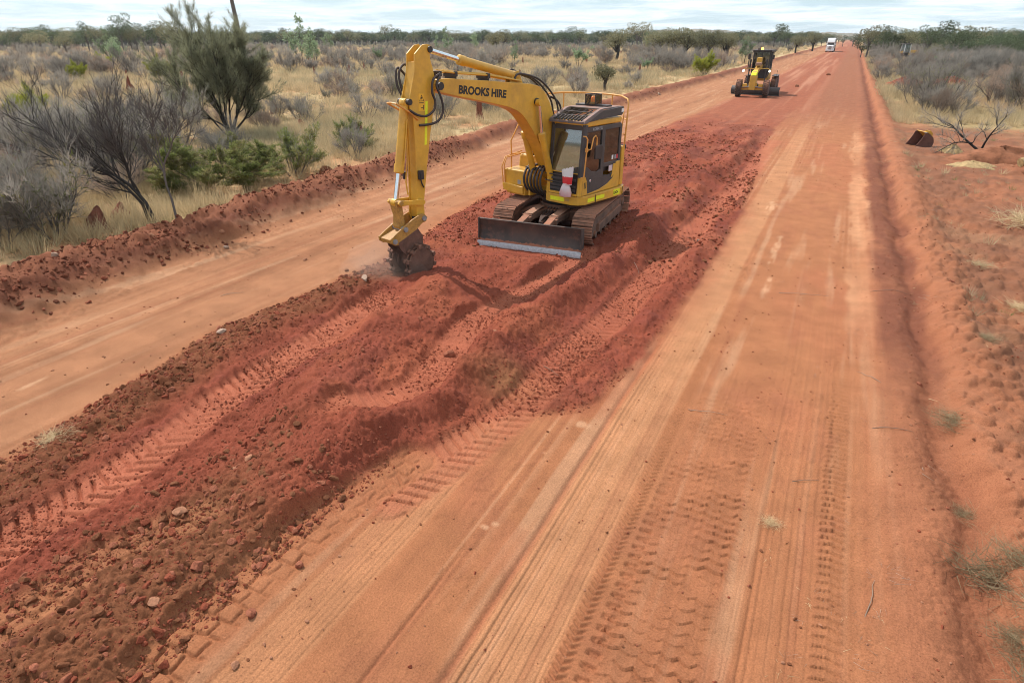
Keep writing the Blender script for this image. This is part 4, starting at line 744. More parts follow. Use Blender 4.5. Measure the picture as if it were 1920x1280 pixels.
for k in range(5):
    if k % 2 == 0: ubox(mb, (FT+0.115, FT+0.118), (L0+0.02+0.13*k, L0+0.02+0.13*(k+1)), (GZ0-0.03, GZ0+0.035))
[cabp(q_, 'visor_tape', M['dustygrey']) for q_ in mb.islands()]
mb = MB(); plan(mb, [(-0.05, L0-0.02), (-0.12, L1-0.12), (-0.30, L1-0.10), (-0.32, L0-0.02)], GZ1+0.02, GZ1+0.055); bb = cabp(mb, 'beacon_bracket', M['charcoal'], 0.008)
BC = cabp(MB().lathe(U(-0.18, 0.60, GZ1+0.055), (0, 0, 1), [(0, 0.085), (0.03, 0.085), (0.035, 0.055), (0.05, 0.05)], 20), 'beacon', M['black'])
cabp(MB().lathe(U(-0.18, 0.60, GZ1+0.10), (0, 0, 1), [(0, 0.055), (0.03, 0.06), (0.11, 0.055), (0.125, 0.04), (0.128, 0)], 20), 'beacon_lens', M['amber'], 0, BC)
mb = MB()
for f0, l0, f1, l1 in ((-0.05, 0.46, -0.05, 0.74), (-0.05, 0.74, -0.31, 0.74), (-0.31, 0.74, -0.31, 0.46), (-0.31, 0.46, -0.05, 0.46)): mb.prism([U(f0, l0, GZ1+0.06), U(f1, l1, GZ1+0.06), U(f1, l1, GZ1+0.27), U(f0, l0, GZ1+0.27)], Vector((f1-f0, l1-l0, 0)).cross(Vector((0, 0, 1))).length and (U(l1-l0, f0-f1, 0)-U(0, 0, 0)), 0.004)
[cabp(q_, 'beacon_cover', M['clearplastic'], 0, BC) for q_ in mb.islands()]
mb = MB()
for f, l in ((-0.05, 0.46), (-0.05, 0.74), (-0.31, 0.74), (-0.31, 0.46)): mb.tube([U(f, l, GZ1+0.05), U(f, l, GZ1+0.28)], 0.010, 6)
for z in (GZ1+0.06, GZ1+0.275): mb.tube([U(-0.05, 0.46, z), U(-0.05, 0.74, z), U(-0.31, 0.74, z), U(-0.31, 0.46, z), U(-0.05, 0.46, z)], 0.010, 6)
cabp(mb, 'beacon_cage', M['black'], 0, BC)
mb = MB(); mb.tube([U(-0.1, L0+0.02, GZ1+0.05), U(-0.1, L0+0.02, GZ1+0.12)], 0.012, 6); cabp(mb, 'aerial_stub', M['black'])
# ---- door grab rail, mirror
mb = MB(); mb.tube([U(1.0, L1+0.03, 1.50), U(0.97, L1+0.09, 1.55), U(0.93, L1+0.10, 2.05), U(0.91, L1+0.10, 2.36), U(0.95, L1+0.08, 2.42), U(0.98, L1+0.03, 2.42)], 0.016, 8); mb.tube([U(0.93, L1+0.10, 2.12), U(0.80, L1+0.13, 2.14), U(0.74, L1+0.14, 2.38), U(0.66, L1+0.14, 2.42), U(0.60, L1+0.14, 2.36), U(0.60, L1+0.14, 2.2)], 0.016, 8); mb.box(U(0.93, L1+0.10, 2.13), (0.05, 0.05, 0.09), MU); gr_ = cabp(mb, 'grab_rail', M['handrail'])
mb = MB(); side(mb, [(0.66, 1.90), (0.66, 2.16), (0.62, 2.20), (0.40, 2.20), (0.36, 2.14), (0.37, 1.95), (0.42, 1.88)], L1+0.12, L1+0.165); cabp(mb, 'mirror', M['black'], 0.015)
# ---- handrails round the rear and at the tank
def rail(pts, r=0.02): mb = MB(); mb.tube(pts, r, 8); return mb.build('handrail', M['handrail'], EX)
rail([U(-0.78, 1.16, 2.0), U(-0.80, 1.17, 2.5), U(-0.84, 1.16, 3.0), U(-0.88, 1.10, 3.08), U(-1.18, 0.75, 3.11), U(-1.34, 0.25, 3.12), U(-1.30, -0.45, 3.12), U(-1.0, -0.92, 3.12), U(-0.60, -1.10, 3.11), U(-0.50, -1.14, 3.05), U(-0.46, -1.16, 2.5), U(-0.44, -1.16, 1.9)], 0.021)
for f, l in ((-1.30, 0.40), (-1.02, -0.90)): rail([U(f, l, 1.96), U(f, l, 3.11)], 0.017)
rail([U(-0.80, 1.17, 2.62), U(-1.15, 0.75, 2.64), U(-1.30, 0.25, 2.64), U(-1.26, -0.45, 2.64), U(-0.98, -0.90, 2.64), U(-0.52, -1.14, 2.62)], 0.016)
rail([U(-0.70, 1.05, 1.9), U(-0.72, 1.12, 2.66), U(-0.76, 1.10, 2.80), U(-0.92, 0.95, 2.84)], 0.016); rail([U(-0.80, 1.17, 2.28), U(-0.74, 1.12, 2.30)], 0.014)
rail([U(0.80, -1.10, 1.46), U(0.80, -1.10, 1.80), U(0.82, -1.10, 2.10), U(0.60, -1.08, 2.42), U(0.44, -1.06, 2.66)], 0.018); rail([U(0.80, -1.12, 1.78), U(0.55, -0.95, 1.80), U(0.40, -0.60, 1.78)], 0.016)
rail([U(1.02, -1.12, 1.10), U(1.04, -1.13, 1.55), U(0.95, -1.13, 1.72), U(0.60, -0.95, 1.79)], 0.016); rail([U(1.02, -1.18, 1.05), U(1.05, -1.20, 1.50), U(0.92, -1.20, 1.72), U(0.40, -1.10, 1.82)], 0.016)
mb = MB(); mb.lathe(U(-0.92, 1.06, 1.93), (0, 0, 1), [(0, 0.06), (0.05, 0.07), (0.10, 0.06), (0.10, 0)], 16); mb.build('rear_light', M['black'], EX)
# ---- inside the cab: seat, consoles, levers
mb = MB(); ubox(mb, (-0.35, 0.18), (0.44, 0.92), (1.45, 1.58)); mb.prism([U(-0.30, 0.45, 1.55), U(-0.30, 0.91, 1.55), U(-0.46, 0.88, 2.18), U(-0.46, 0.48, 2.18)], -DF, 0.12); mb.prism([U(-0.46, 0.56, 2.2), U(-0.46, 0.80, 2.2), U(-0.48, 0.78, 2.40), U(-0.48, 0.58, 2.40)], -DF, 0.09); ubox(mb, (-0.3, 0.1), (0.5, 0.86), (1.12, 1.45)); cabp(mb, 'operator_seat', M['seat'], 0.03)
for l in (0.30, 0.98):
    mb = MB(); ubox(mb, (-0.30, 0.34), (l-0.07, l+0.07), (1.5, 1.72)); mb.tube([U(0.27, l, 1.72), U(0.30, l, 1.90)], 0.018, 8); mb.tube([U(0.30, l, 1.86), U(0.30, l, 1.94)], 0.03, 8); cabp(mb, 'console', M['charcoal'], 0.02)
mb = MB(); mb.box(U(0.70, 0.30, 1.72), (0.06, 0.06, 0.24), MU); mb.box(U(0.66, 0.32, 1.86), (0.20, 0.05, 0.15), MU); cabp(mb, 'monitor', M['black'], 0.01)
for l in (0.60, 0.74): mb = MB(); mb.tube([U(0.62, l, 1.12), U(0.60, l, 1.62)], 0.014, 8); mb.box(U(0.62, l, 1.2), (0.09, 0.22, 0.02), MU); cabp(mb, 'travel_lever', M['black'])
# ---- operator
def body_from(joints, edges, name, mat, parent):
    """fallback-safe body: skin modifier needs its layer made through bmesh"""
    bm = bmesh.new(); lay = bm.verts.layers.skin.verify(); vs = [bm.verts.new(j[0]) for j in joints]
    for v, j in zip(vs, joints): v[lay].radius = (j[1], j[1]) if not isinstance(j[1], tuple) else j[1]
    bm.verts.ensure_lookup_table()
    vs[0][lay].use_root = True
    for a, b in edges: bm.edges.new((vs[a], vs[b]))
    me = bpy.data.meshes.new(name); bm.to_mesh(me); bm.free(); me.materials.append(mat); o = link(name, me, parent)
    s = o.modifiers.new('skin', 'SKIN'); s.use_smooth_shade = True; u = o.modifiers.new('sub', 'SUBSURF'); u.levels = 1; u.render_levels = 1; return o
seatP = Vector((-5.87, 14.9, 0.04)) + U(-0.12, 0.68, 1.60)
OP = empty('person', seatP, 0, 'seated operator in hi-vis yellow shirt and pale hard hat behind the cab glass', 'person')
def O(f, l, z): return DF*f + DL*l + Vector((0, 0, z))
J = [(O(0, 0, 0.08), (0.15, 0.12)), (O(-0.05, 0, 0.28), (0.14, 0.11)), (O(-0.07, 0, 0.46), (0.16, 0.11)), (O(-0.06, 0, 0.57), (0.07, 0.06)), (O(-0.05, 0, 0.64), 0.055), (O(-0.04, 0, 0.74), 0.09), (O(-0.04, 0, 0.82), 0.075),
     (O(-0.06, 0.19, 0.52), 0.065), (O(0.06, 0.25, 0.30), 0.05), (O(0.28, 0.28, 0.26), 0.038), (O(0.36, 0.29, 0.28), 0.03), (O(-0.06, -0.19, 0.52), 0.065), (O(0.06, -0.27, 0.30), 0.05), (O(0.28, -0.33, 0.26), 0.038), (O(0.36, -0.36, 0.28), 0.03),
     (O(0.02, 0.10, 0.05), 0.095), (O(0.42, 0.14, 0.07), 0.07), (O(0.48, 0.13, -0.34), 0.05), (O(0.60, 0.13, -0.38), 0.04), (O(0.02, -0.10, 0.05), 0.095), (O(0.42, -0.14, 0.07), 0.07), (O(0.48, -0.13, -0.34), 0.05), (O(0.60, -0.13, -0.38), 0.04)]
E_ = [(0, 1), (1, 2), (2, 3), (3, 4), (4, 5), (5, 6), (2, 7), (7, 8), (8, 9), (9, 10), (2, 11), (11, 12), (12, 13), (13, 14), (0, 15), (15, 16), (16, 17), (17, 18), (0, 19), (19, 20), (20, 21), (21, 22)]
pb = body_from(J, E_, 'body', M['skin'], OP)
Jv = [(J[i][0], tuple(r_*1.16 for r_ in (J[i][1] if isinstance(J[i][1], tuple) else (J[i][1],)*2))) for i in (0, 1, 2, 7, 8, 11, 12)]; body_from(Jv, [(0, 1), (1, 2), (2, 3), (3, 4), (2, 5), (5, 6)], 'shirt', M['hivis'], OP)
Jt = [(J[i][0], tuple(r_*1.15 for r_ in (J[i][1] if isinstance(J[i][1], tuple) else (J[i][1],)*2))) for i in (0, 15, 16, 17, 19, 20, 21)]; body_from(Jt, [(0, 1), (1, 2), (2, 3), (0, 4), (4, 5), (5, 6)], 'trousers', M['navy'], OP)
mb = MB(); mb.lathe(O(-0.04, 0, 0.79), (0, 0, 1), [(0, 0.13), (0.02, 0.125), (0.07, 0.115), (0.12, 0.075), (0.14, 0)], 20); mb.build('hard_hat', M['hat'], OP)
mb = MB()
for l in (-0.035, 0.035): mb.lathe(O(0.045, l, 0.755), DF, [(0, 0.011), (0.006, 0.008), (0.008, 0)], 8)
mb.build('eyes', M['ink'], OP); mb = MB(); mb.prism([O(0.04, -0.015, 0.715), O(0.04, 0.015, 0.715), O(0.045, 0, 0.75)], DF, 0.03); mb.build('nose', M['skin'], OP)
for l, l2 in ((0.29, 1), (-0.36, -1)):
    mb = MB(); b0 = O(0.37, l, 0.285); mb.box(b0, (0.075, 0.08, 0.03), MU)
    for k in range(4): p0 = b0 + O(0.04, -0.03+0.02*k, 0); mb.tube([p0, p0+O(0.03, 0, 0.0), p0+O(0.035, 0, -0.03), p0+O(0.01, 0, -0.04)], [0.010, 0.0095, 0.009, 0.007], 6)
    mb.tube([b0+O(-0.01, -0.035*l2, 0), b0+O(0.02, -0.05*l2, -0.02), b0+O(0.035, -0.03*l2, -0.03)], [0.011, 0.010, 0.008], 6); mb.build('hand', M['skin'], OP)
# ---- carrier bag tied to the guard bar: its own thing
bagm, t_, b_ = newmat('thin_white_plastic'); tcn_ = N(t_, 'ShaderNodeTexCoord'); sp_ = N(t_, 'ShaderNodeSeparateXYZ'); t_.links.new(tcn_.outputs['Object'], sp_.inputs[0]); nz_ = N(t_, 'ShaderNodeTexNoise', i_Scale=9.0, i_Detail=4.0); t_.links.new(tcn_.outputs['Object'], nz_.inputs['Vector'])
q_ = N(t_, 'ShaderNodeMath', operation='MULTIPLY_ADD'); t_.links.new(nz_.outputs['Fac'], q_.inputs[0]); q_.inputs[1].default_value = 0.07; t_.links.new(sp_.outputs[2], q_.inputs[2])
c_ = mixc(t_, ramp(t_, q_.outputs[0], 0.325, 0.335), (0.62, 0.52, 0.52), (0.62, 0.035, 0.045)); c_ = mixc(t_, ramp(t_, q_.outputs[0], 0.485, 0.495), c_, (0.66, 0.63, 0.62)); c_ = mixc(t_, ramp(t_, q_.outputs[0], 0.26, 0.02), c_, (0.58, 0.30, 0.30)); t_.links.new(c_, b_.inputs['Base Color']); b_.inputs['Roughness'].default_value = 0.35; b_.inputs['Subsurface Weight'].default_value = 0.15
mb = MB(); prof = [(0.0, 0.02, 0.02), (0.01, 0.15, 0.09), (0.10, 0.155, 0.10), (0.20, 0.125, 0.08), (0.255, 0.10, 0.045), (0.28, 0.125, 0.04), (0.38, 0.135, 0.045), (0.48, 0.15, 0.035), (0.60, 0.165, 0.02), (0.64, 0.165, 0.008)]
n_ = 22; vs = []
for i, (z, a, b) in enumerate(prof):
    for k in range(n_):
        th = 2*math.pi*k/n_; w = 1+0.16*math.sin(5*th+i*1.3)+0.08*math.sin(9*th+i*2.1); sl_ = 0.0 if k % 2 else (0.02 if i == len(prof)-1 else 0)
        tiltz = (0.05*math.cos(th) if i >= len(prof)-2 else 0); vs.append(O(b*math.sin(th)*w + 0.02, a*math.cos(th)*(0.9+0.1*w) + (0.02 if i > 4 else -0.02), z+tiltz+sl_))
mb.add(vs, [(i*n_+k, i*n_+(k+1) % n_, (i+1)*n_+(k+1) % n_, (i+1)*n_+k) for i in range(len(prof)-1) for k in range(n_)], True); mb.f.append(tuple(range(n_-1, -1, -1))); mb.sm.append(False)
bag = mb.build('carrier_bag', bagm); bag.location = Vector((-5.87, 14.9, 0.0)) + U(1.09, 0.86, 1.11); tag(bag, 'white and red plastic carrier bag hanging on the front of the yellow excavator cab', 'bag')
# ================================================================== GRADER
def gz(x, y): return float(terrain(np.array([x]), np.array([y]), np.array([0.05]), False)[0])
GR = empty('motor_grader', (-6.75, 61.6, gz(-6.75, 61.6)+0.0), 0, 'yellow motor grader with lit headlights and amber beacon working toward the camera', 'grader')
M['gyellow'] = paint('grader_yellow', (0.58, 0.33, 0.045), rough=0.45, dust=0.3, scale=2.0)
M['tyre'] = paint('dusty_tyre', (0.05, 0.04, 0.035), rough=0.9, dust=0.9, scale=3, var=0.2)
def wheel(name, parent, c, r, w, rim, lugs=22, axis=(1, 0, 0)):
    """tyre with block lugs, and a dished rim"""
    c = Vector(c); mb = MB(); mb.lathe(c - Vector(axis)*w/2, axis, [(0, rim*1.02), (0.0, r*0.80), (w*0.10, r*0.93), (w*0.28, r*0.975), (w*0.72, r*0.975), (w*0.90, r*0.93), (w, r*0.80), (w, rim*1.02)], 30); t = mb.build(name, M['tyre'], parent)
    mb = MB()
    for k in range(lugs):
        for s_ in (-1, 1):
            a = 2*math.pi*(k+0.25*s_)/lugs; m = Matrix.Rotation(a, 3, 'X') @ Matrix.Rotation(s_*0.5, 3, 'Z'); mb.box(c + m.to_3x3() @ Vector((0, 0, 0)) + Matrix.Rotation(a, 3, 'X') @ Vector((s_*w*0.23, 0, r*0.985)), (w*0.44, r*0.13, r*0.05), Matrix.Rotation(a, 3, 'X') @ Matrix.Rotation(s_*0.5, 3, 'Z'))
    lg = mb.build('tread', M['tyre'], t); lg['kind'] = 'stuff'
    mb = MB(); mb.lathe(c - Vector(axis)*w*0.46, axis, [(0, rim*1.0), (0.03, rim*0.95), (0.10, rim*0.6), (w*0.46, rim*0.5), (w*0.82, rim*0.6), (w*0.89, rim*0.95), (w*0.92, rim*1.0)], 24); mb.build('wheel_rim', M['gyellow'], t); return t
for sx_ in (-1, 1):
    wheel('tyre', GR, (sx_*1.06, -3.9, 0.66), 0.66, 0.42, 0.34)
    for yy in (1.3, 2.85): wheel('tyre', GR, (sx_*1.10, yy, 0.66), 0.66, 0.42, 0.34)
    mb = MB(); mb.box((sx_*0.80, 2.07, 0.68), (0.16, 1.9, 0.34)); mb.build('tandem_case', M['gyellow'], GR, 0.04)
mb = MB(); mb.box((0, -3.9, 0.66), (1.7, 0.22, 0.26)); mb.box((0, -3.9, 0.92), (0.62, 0.34, 0.34)); mb.build('front_axle', M['gyellow'], GR, 0.03)
for sx_ in (-1, 1):
    mb = MB(); mb.box((sx_*0.62, -3.98, 0.86), (0.36, 0.34, 0.30)); mb.build('axle_housing', M['gyellow'], GR, 0.06); mb = MB(); mb.cyl((sx_*0.2, -4.12, 0.80), (sx_*0.8, -4.10, 0.74), 0.05, 10); mb.build('steering_cylinder', M['steel'], GR)
mb = MB(); mb.prism([(-0.23, -4.35, 0.55), (0.23, -4.35, 0.55), (0.25, -4.35, 1.62), (-0.25, -4.35, 1.62)], (0, 1, 0), 0.75); mb.build('nose_block', M['gyellow'], GR, 0.04)
mb = MB(); mb.prism([(0, -4.33, 1.64), (0, -3.55, 1.64), (0, -3.6, 1.98), (0, -4.18, 1.84)], (1, 0, 0), (-0.20, 0.20)); mb.build('nose_cap', M['reflect'], GR, 0.02)
mb = MB(); mb.prism([(0, -4.2, 1.60), (0, -3.3, 1.70), (0, -1.9, 1.95), (0, -0.4, 2.02), (0, -0.4, 2.34), (0, -2.0, 2.28), (0, -3.4, 2.02), (0, -4.15, 1.86)], (1, 0, 0), (-0.17, 0.17)); mb.build('main_frame', M['gyellow'], GR, 0.03)
mb = MB(); mb.box((0.05, -2.4, 2.42), (0.44, 0.7, 0.24)); mb.build('valve_cover', M['dustplate'], GR, 0.05); mb = MB(); mb.box((-0.02, -1.6, 2.64), (0.38, 0.62, 0.50)); mb.build('linkage_saddle', M['gyellow'], GR, 0.05)
mb = MB(); mb.prism([(0, -4.25, 0.95), (0, -2.2, 0.80), (0, -1.6, 0.80), (0, -1.6, 0.96), (0, -2.3, 0.98), (0, -4.25, 1.12)], (1, 0, 0), (-0.10, 0.10)); mb.build('drawbar', M['black'], GR, 0.02)
mb = MB(); mb.lathe((0, -1.6, 0.72), (0, 0, 1), [(0, 0.45), (0, 0.70), (0.12, 0.70), (0.12, 0.45)], 28); mb.build('circle', M['black'], GR)
prof = [(-0.10, 0.05), (-0.19, 0.22), (-0.20, 0.40), (-0.12, 0.58), (-0.02, 0.68)]
mo = Matrix.Rotation(R(-14), 3, 'Z'); mb = MB(); lp = [mo @ Vector((-2.05, y, z)) + Vector((0.0, -1.6, 0)) for y, z in prof] + [mo @ Vector((-2.05, y+0.03, z)) + Vector((0.0, -1.6, 0)) for y, z in prof[::-1]]
mb.prism(lp, mo @ Vector((1, 0, 0)), 4.1); gb = mb.build('grader_blade', M['charcoal'], GR); mb = MB(); lp = [mo @ Vector((-2.05, y, z)) + Vector((0.0, -1.6, 0)) for y, z in ((-0.07, 0.0), (-0.13, 0.11), (-0.11, 0.11), (-0.05, 0.0))]; mb.prism(lp, mo @ Vector((1, 0, 0)), 4.1); mb.build('cutting_edge', M['steel'], gb)
for sx_ in (-0.75, 0.62):
    mb = MB(); mb.cyl((sx_, -1.9, 0.80), (sx_*0.95, -1.75, 2.05), 0.045, 10); mb.cyl((sx_*0.95, -1.75, 1.85), (sx_*0.93, -1.7, 2.75), 0.08, 12); mb.build('lift_cylinder', M['black'], GR)
# cab: tall glass box with dark posts
gc = empty('cab', (0, 0.1, 1.5)); gc.parent = GR
mb = MB(); mb.prism([(-0.50, 0.1, -0.25), (0.50, 0.1, -0.25), (0.72, 0.1, 0.30), (0.72, 0.1, 0.55), (-0.72, 0.1, 0.55), (-0.72, 0.1, 0.30)], (0, 1, 0), (-0.85, 0.70)); mb.build('lower_cab', M['black'], gc, 0.03)
for px_, py_ in ((-0.66, -0.72), (0.66, -0.72), (-0.70, 0.10), (0.70, 0.10), (-0.70, 0.75), (0.70, 0.75)):
    mb = MB(); mb.bar((px_, py_, 0.5), (px_*0.96, py_+0.02, 1.80), 0.09, 0.09); mb.build('post', M['black'], gc, 0.01)
mb = MB(); mb.prism([(-0.76, -0.88, 1.78), (0.76, -0.88, 1.78), (0.80, 0.8, 1.78), (-0.80, 0.8, 1.78)], (0, 0, 1), 0.17); mb.build('roof', M['black'], gc, 0.05)
mb = MB(); mb.prism([(-0.62, -0.75, 0.56), (0.62, -0.75, 0.56), (0.60, -0.74, 1.78), (-0.60, -0.74, 1.78)], (0, 1, 0), 0.01); mb.build('windscreen', M['darkglass'], gc)
for sx_ in (-1, 1):
    mb = MB(); mb.prism([(sx_*0.67, -0.70, 0.56), (sx_*0.71, 0.72, 0.56), (sx_*0.68, 0.72, 1.78), (sx_*0.64, -0.70, 1.78)], (1, 0, 0), 0.01); mb.build('side_window', M['darkglass'], gc)
mb = MB(); mb.bar((0.0, -0.78, 0.5), (0.0, -0.77, 1.8), 0.06, 0.05); mb.build('centre_post', M['black'], gc)
mb = MB(); mb.box((0, 0.25, 0.75), (0.5, 0.5, 0.4)); mb.box((0, 0.48, 1.15), (0.46, 0.12, 0.65)); mb.build('operator_seat', M['seat'], gc, 0.03)
mb = MB(); mb.lathe((-0.05, -0.70, 1.96), (0, 0, 1), [(0, 0.09), (0.02, 0.10), (0.14, 0.085), (0.17, 0.05), (0.175, 0)], 16); mb.build('beacon', M['amber_lit'], gc)
mb = MB(); mb.box((-0.28, -0.80, 2.02), (0.22, 0.16, 0.14)); mb.build('roof_lamp', M['dustygrey'], gc, 0.02)
mb = MB(); mb.tube([(0.72, -0.6, 1.75), (0.92, -0.75, 1.7), (0.92, -0.75, 1.35)], 0.018, 6); mb.box((0.92, -0.76, 1.4), (0.18, 0.05, 0.34)); mb.build('mirror', M['black'], gc)
mb = MB(); mb.tube([(-0.72, -0.6, 1.75), (-0.98, -0.75, 1.7), (-0.98, -0.75, 1.30)], 0.018, 6); mb.box((-0.98, -0.76, 1.42), (0.20, 0.05, 0.40)); mb.build('mirror', M['black'], gc)
# lamps on outriggers, tall marker post, headlight bars
for sx_ in (-1, 1):
    mb = MB(); mb.tube([(sx_*0.17, -2.7, 2.05), (sx_*0.8, -2.75, 2.12), (sx_*1.02, -2.8, 2.02)], 0.03, 8); mb.build('lamp_bracket', M['gyellow'], GR)
    mb = MB(); mb.lathe((sx_*1.02, -2.86, 1.92), (0, 1, 0), [(0, 0.0), (0.0, 0.09), (0.08, 0.10), (0.14, 0.06), (0.14, 0)], 16); hl = mb.build('headlight', M['black'], GR)
    mb = MB(); mb.lathe((sx_*1.02, -2.875, 1.92), (0, 1, 0), [(0, 0.0), (0.0, 0.08), (0.012, 0.08), (0.012, 0)], 16); mb.build('headlight_lens', M['lit'], hl)
mb = MB(); mb.box((-0.72, -2.75, 2.65), (0.07, 0.07, 1.15)); mb.build('marker_post', M['black'], GR, 0.01)
mb = MB(); mb.box((1.25, 1.1, 1.55), (0.03, 0.03, 0.55)); mb.build('marker_rod', M['black'], GR)
mb = MB(); mb.box((0, 2.4, 1.45), (1.05, 2.7, 0.95)); mb.build('engine_hood', M['gyellow'], GR, 0.06)
for sx_ in (-1, 1): mb = MB(); mb.prism([(sx_*1.32, 0.6, 1.36), (sx_*1.32, 3.4, 1.36), (sx_*0.9, 3.4, 1.42), (sx_*0.9, 0.6, 1.42)], (0, 0, 1), 0.03); mb.build('mudguard', M['black'], GR)
mb = MB(); mb.cyl((0.25, 2.4, 1.9), (0.25, 2.4, 2.5), 0.06, 10); mb.build('exhaust', M['black'], GR)
# ================================================================== TRUCK
TR = empty('truck', (-6.9, 247.0, gz(-6.9, 247)), 0, 'white bonneted truck with a tall roof fairing driving up the far end of the road', 'truck')
M['twhite'] = paint('truck_white', (0.72, 0.73, 0.74), rough=0.35, dust=0.25); M['tgrey'] = paint('trailer_grey', (0.22, 0.17, 0.15), rough=0.7, dust=0.5)
mb = MB(); mb.prism([(0, 0.0, 0.75), (0, 0.0, 1.75), (0, 0.25, 1.95), (0, 1.8, 2.15), (0, 1.8, 0.75)], (1, 0, 0), (-0.95, 0.95)); mb.build('bonnet', M['twhite'], TR, 0.10, 3)
mb = MB(); mb.prism([(-0.40, -0.03, 0.75), (0.40, -0.03, 0.75), (0.48, -0.03, 1.25), (0.36, -0.03, 1.80), (-0.36, -0.03, 1.80), (-0.48, -0.03, 1.25)], (0, 1, 0), (-0.02, 0.06)); gr = mb.build('grille', M['dustygrey'], TR, 0.02)
for k in range(-3, 4): mb = MB(); mb.box((k*0.11, -0.06, 1.27), (0.035, 0.03, 0.95)); mb.build('grille_bar', M['chrome'], gr)
for sx_ in (-1, 1):
    mb = MB(); mb.box((sx_*0.78, 0.02, 1.05), (0.26, 0.10, 0.20)); mb.build('headlight', M['chrome'], TR, 0.03); mb = MB(); mb.prism([(sx_*1.22, 0.15, 0.55), (sx_*1.22, 0.3, 1.20), (sx_*1.22, 1.4, 1.20), (sx_*1.22, 1.55, 0.55)], (1, 0, 0), -0.35*sx_); mb.build('mudguard', M['twhite'], TR, 0.06)
    wheel('tyre', TR, (sx_*1.02, 0.9, 0.52), 0.52, 0.32, 0.28, 14)
    for yy in (5.0, 6.4): wheel('tyre', TR, (sx_*0.98, yy, 0.52), 0.52, 0.5, 0.28, 14)
    mb = MB(); mb.tube([(sx_*1.05, 1.9, 2.7), (sx_*1.38, 1.8, 2.6), (sx_*1.38, 1.8, 2.0)], 0.03, 6); mb.box((sx_*1.38, 1.8, 2.3), (0.16, 0.1, 0.5)); mb.build('mirror', M['twhite'], TR)
    mb = MB(); mb.cyl((sx_*1.15, 2.9, 0.9), (sx_*1.15, 2.9, 3.9), 0.09, 12); mb.build('exhaust_stack', M['chrome'], TR)
mb = MB(); mb.box((0, -0.12, 0.55), (2.4, 0.25, 0.40)); mb.build('bumper', M['twhite'], TR, 0.06); mb = MB(); mb.box((0, 1.75, 1.3), (2.3, 0.2, 1.2)); mb.box((0, 2.3, 1.9), (2.2, 1.3, 2.0)); mb.build('cab', M['twhite'], TR, 0.08)
mb = MB(); mb.prism([(-0.98, 1.62, 2.10), (0.98, 1.62, 2.10), (0.92, 1.68, 2.72), (-0.92, 1.68, 2.72)], (0, 1, 0), (-0.02, 0.05)); mb.build('windscreen', M['black'], TR, 0.02)
mb = MB(); mb.prism([(0, 1.60, 2.84), (0, 2.0, 3.55), (0, 2.9, 4.15), (0, 3.9, 4.15), (0, 3.9, 0.9), (0, 2.9, 0.9), (0, 2.9, 2.84)], (1, 0, 0), (-1.1, 1.1)); mb.build('sleeper_fairing', M['twhite'], TR, 0.1, 3)
mb = MB(); mb.box((0, 1.50, 2.83), (2.0, 0.25, 0.06)); mb.build('sun_visor', M['dustygrey'], TR); mb = MB(); mb.box((0, 10.9, 2.45), (2.45, 12.0, 2.7)); mb.box((0, 10.9, 1.0), (0.9, 12, 0.3)); tr_ = mb.build('trailer', M['tgrey'], TR, 0.04); mb = MB(); mb.box((0, 4.9, 0.85), (0.8, 4.2, 0.3)); mb.build('chassis', M['black'], TR)
for yy in (14.4, 15.7):
    for sx_ in (-1, 1): wheel('tyre', TR, (sx_*0.98, yy, 0.52), 0.52, 0.5, 0.28, 14)
# ================================================================== LOADER among the scrub
LD = empty('loader', (10.2, 172, gz(10.2, 172)), R(-62), 'small loader with a dark glass cab half hidden behind grey scrub', 'loader')
for sx_ in (-1, 1):
    for yy in (-1.4, 1.4): wheel('tyre', LD, (sx_*0.95, yy, 0.65), 0.65, 0.45, 0.32, 16)
mb = MB(); mb.box((0, 1.6, 1.35), (1.3, 2.2, 1.0)); mb.build('engine_hood', M['gyellow'], LD, 0.08); mb = MB(); mb.box((0, -0.7, 0.95), (1.1, 2.4, 0.6)); mb.build('chassis', M['black'], LD, 0.04)
mb = MB()
for px_ in (-0.68, 0.68):
    for py_ in (-0.7, 0.6): mb.bar((px_, py_, 1.3), (px_*0.92, py_*0.9, 3.0), 0.12, 0.12)
mb.build_each('post', M['twhite'], LD); mb = MB(); mb.box((0, -0.05, 3.06), (1.5, 1.6, 0.16)); mb.build('roof', M['charcoal'], LD, 0.04); mb = MB(); mb.prism([(-0.66, -0.66, 1.35), (0.66, -0.66, 1.35), (0.62, -0.6, 2.98), (-0.62, -0.6, 2.98)], (0, 1, 0), 0.01); mb.build('windscreen', M['glass'], LD)
for sx_ in (-1, 1): mb = MB(); mb.prism([(sx_*0.68, -0.6, 1.35), (sx_*0.68, 0.55, 1.35), (sx_*0.63, 0.5, 2.98), (sx_*0.63, -0.58, 2.98)], (1, 0, 0), 0.01); mb.build('side_window', M['glass'], LD)
for sx_ in (-0.5, 0.5): mb = MB(); mb.bar((sx_, -0.8, 1.6), (sx_, -2.3, 0.7), 0.14, 0.3); mb.build('lift_arm', M['gyellow'], LD, 0.03)
mb = MB(); pr_ = [(-2.3, 0.25), (-2.5, 0.12), (-3.2, 0.10), (-3.15, 0.16), (-2.55, 0.22), (-2.42, 0.5), (-2.55, 0.95), (-2.62, 0.95), (-2.32, 0.6)]; mb.prism([(-1.2, y, z) for y, z in pr_], (1, 0, 0), 2.4); mb.build('loader_bucket', M['rusty'], LD)
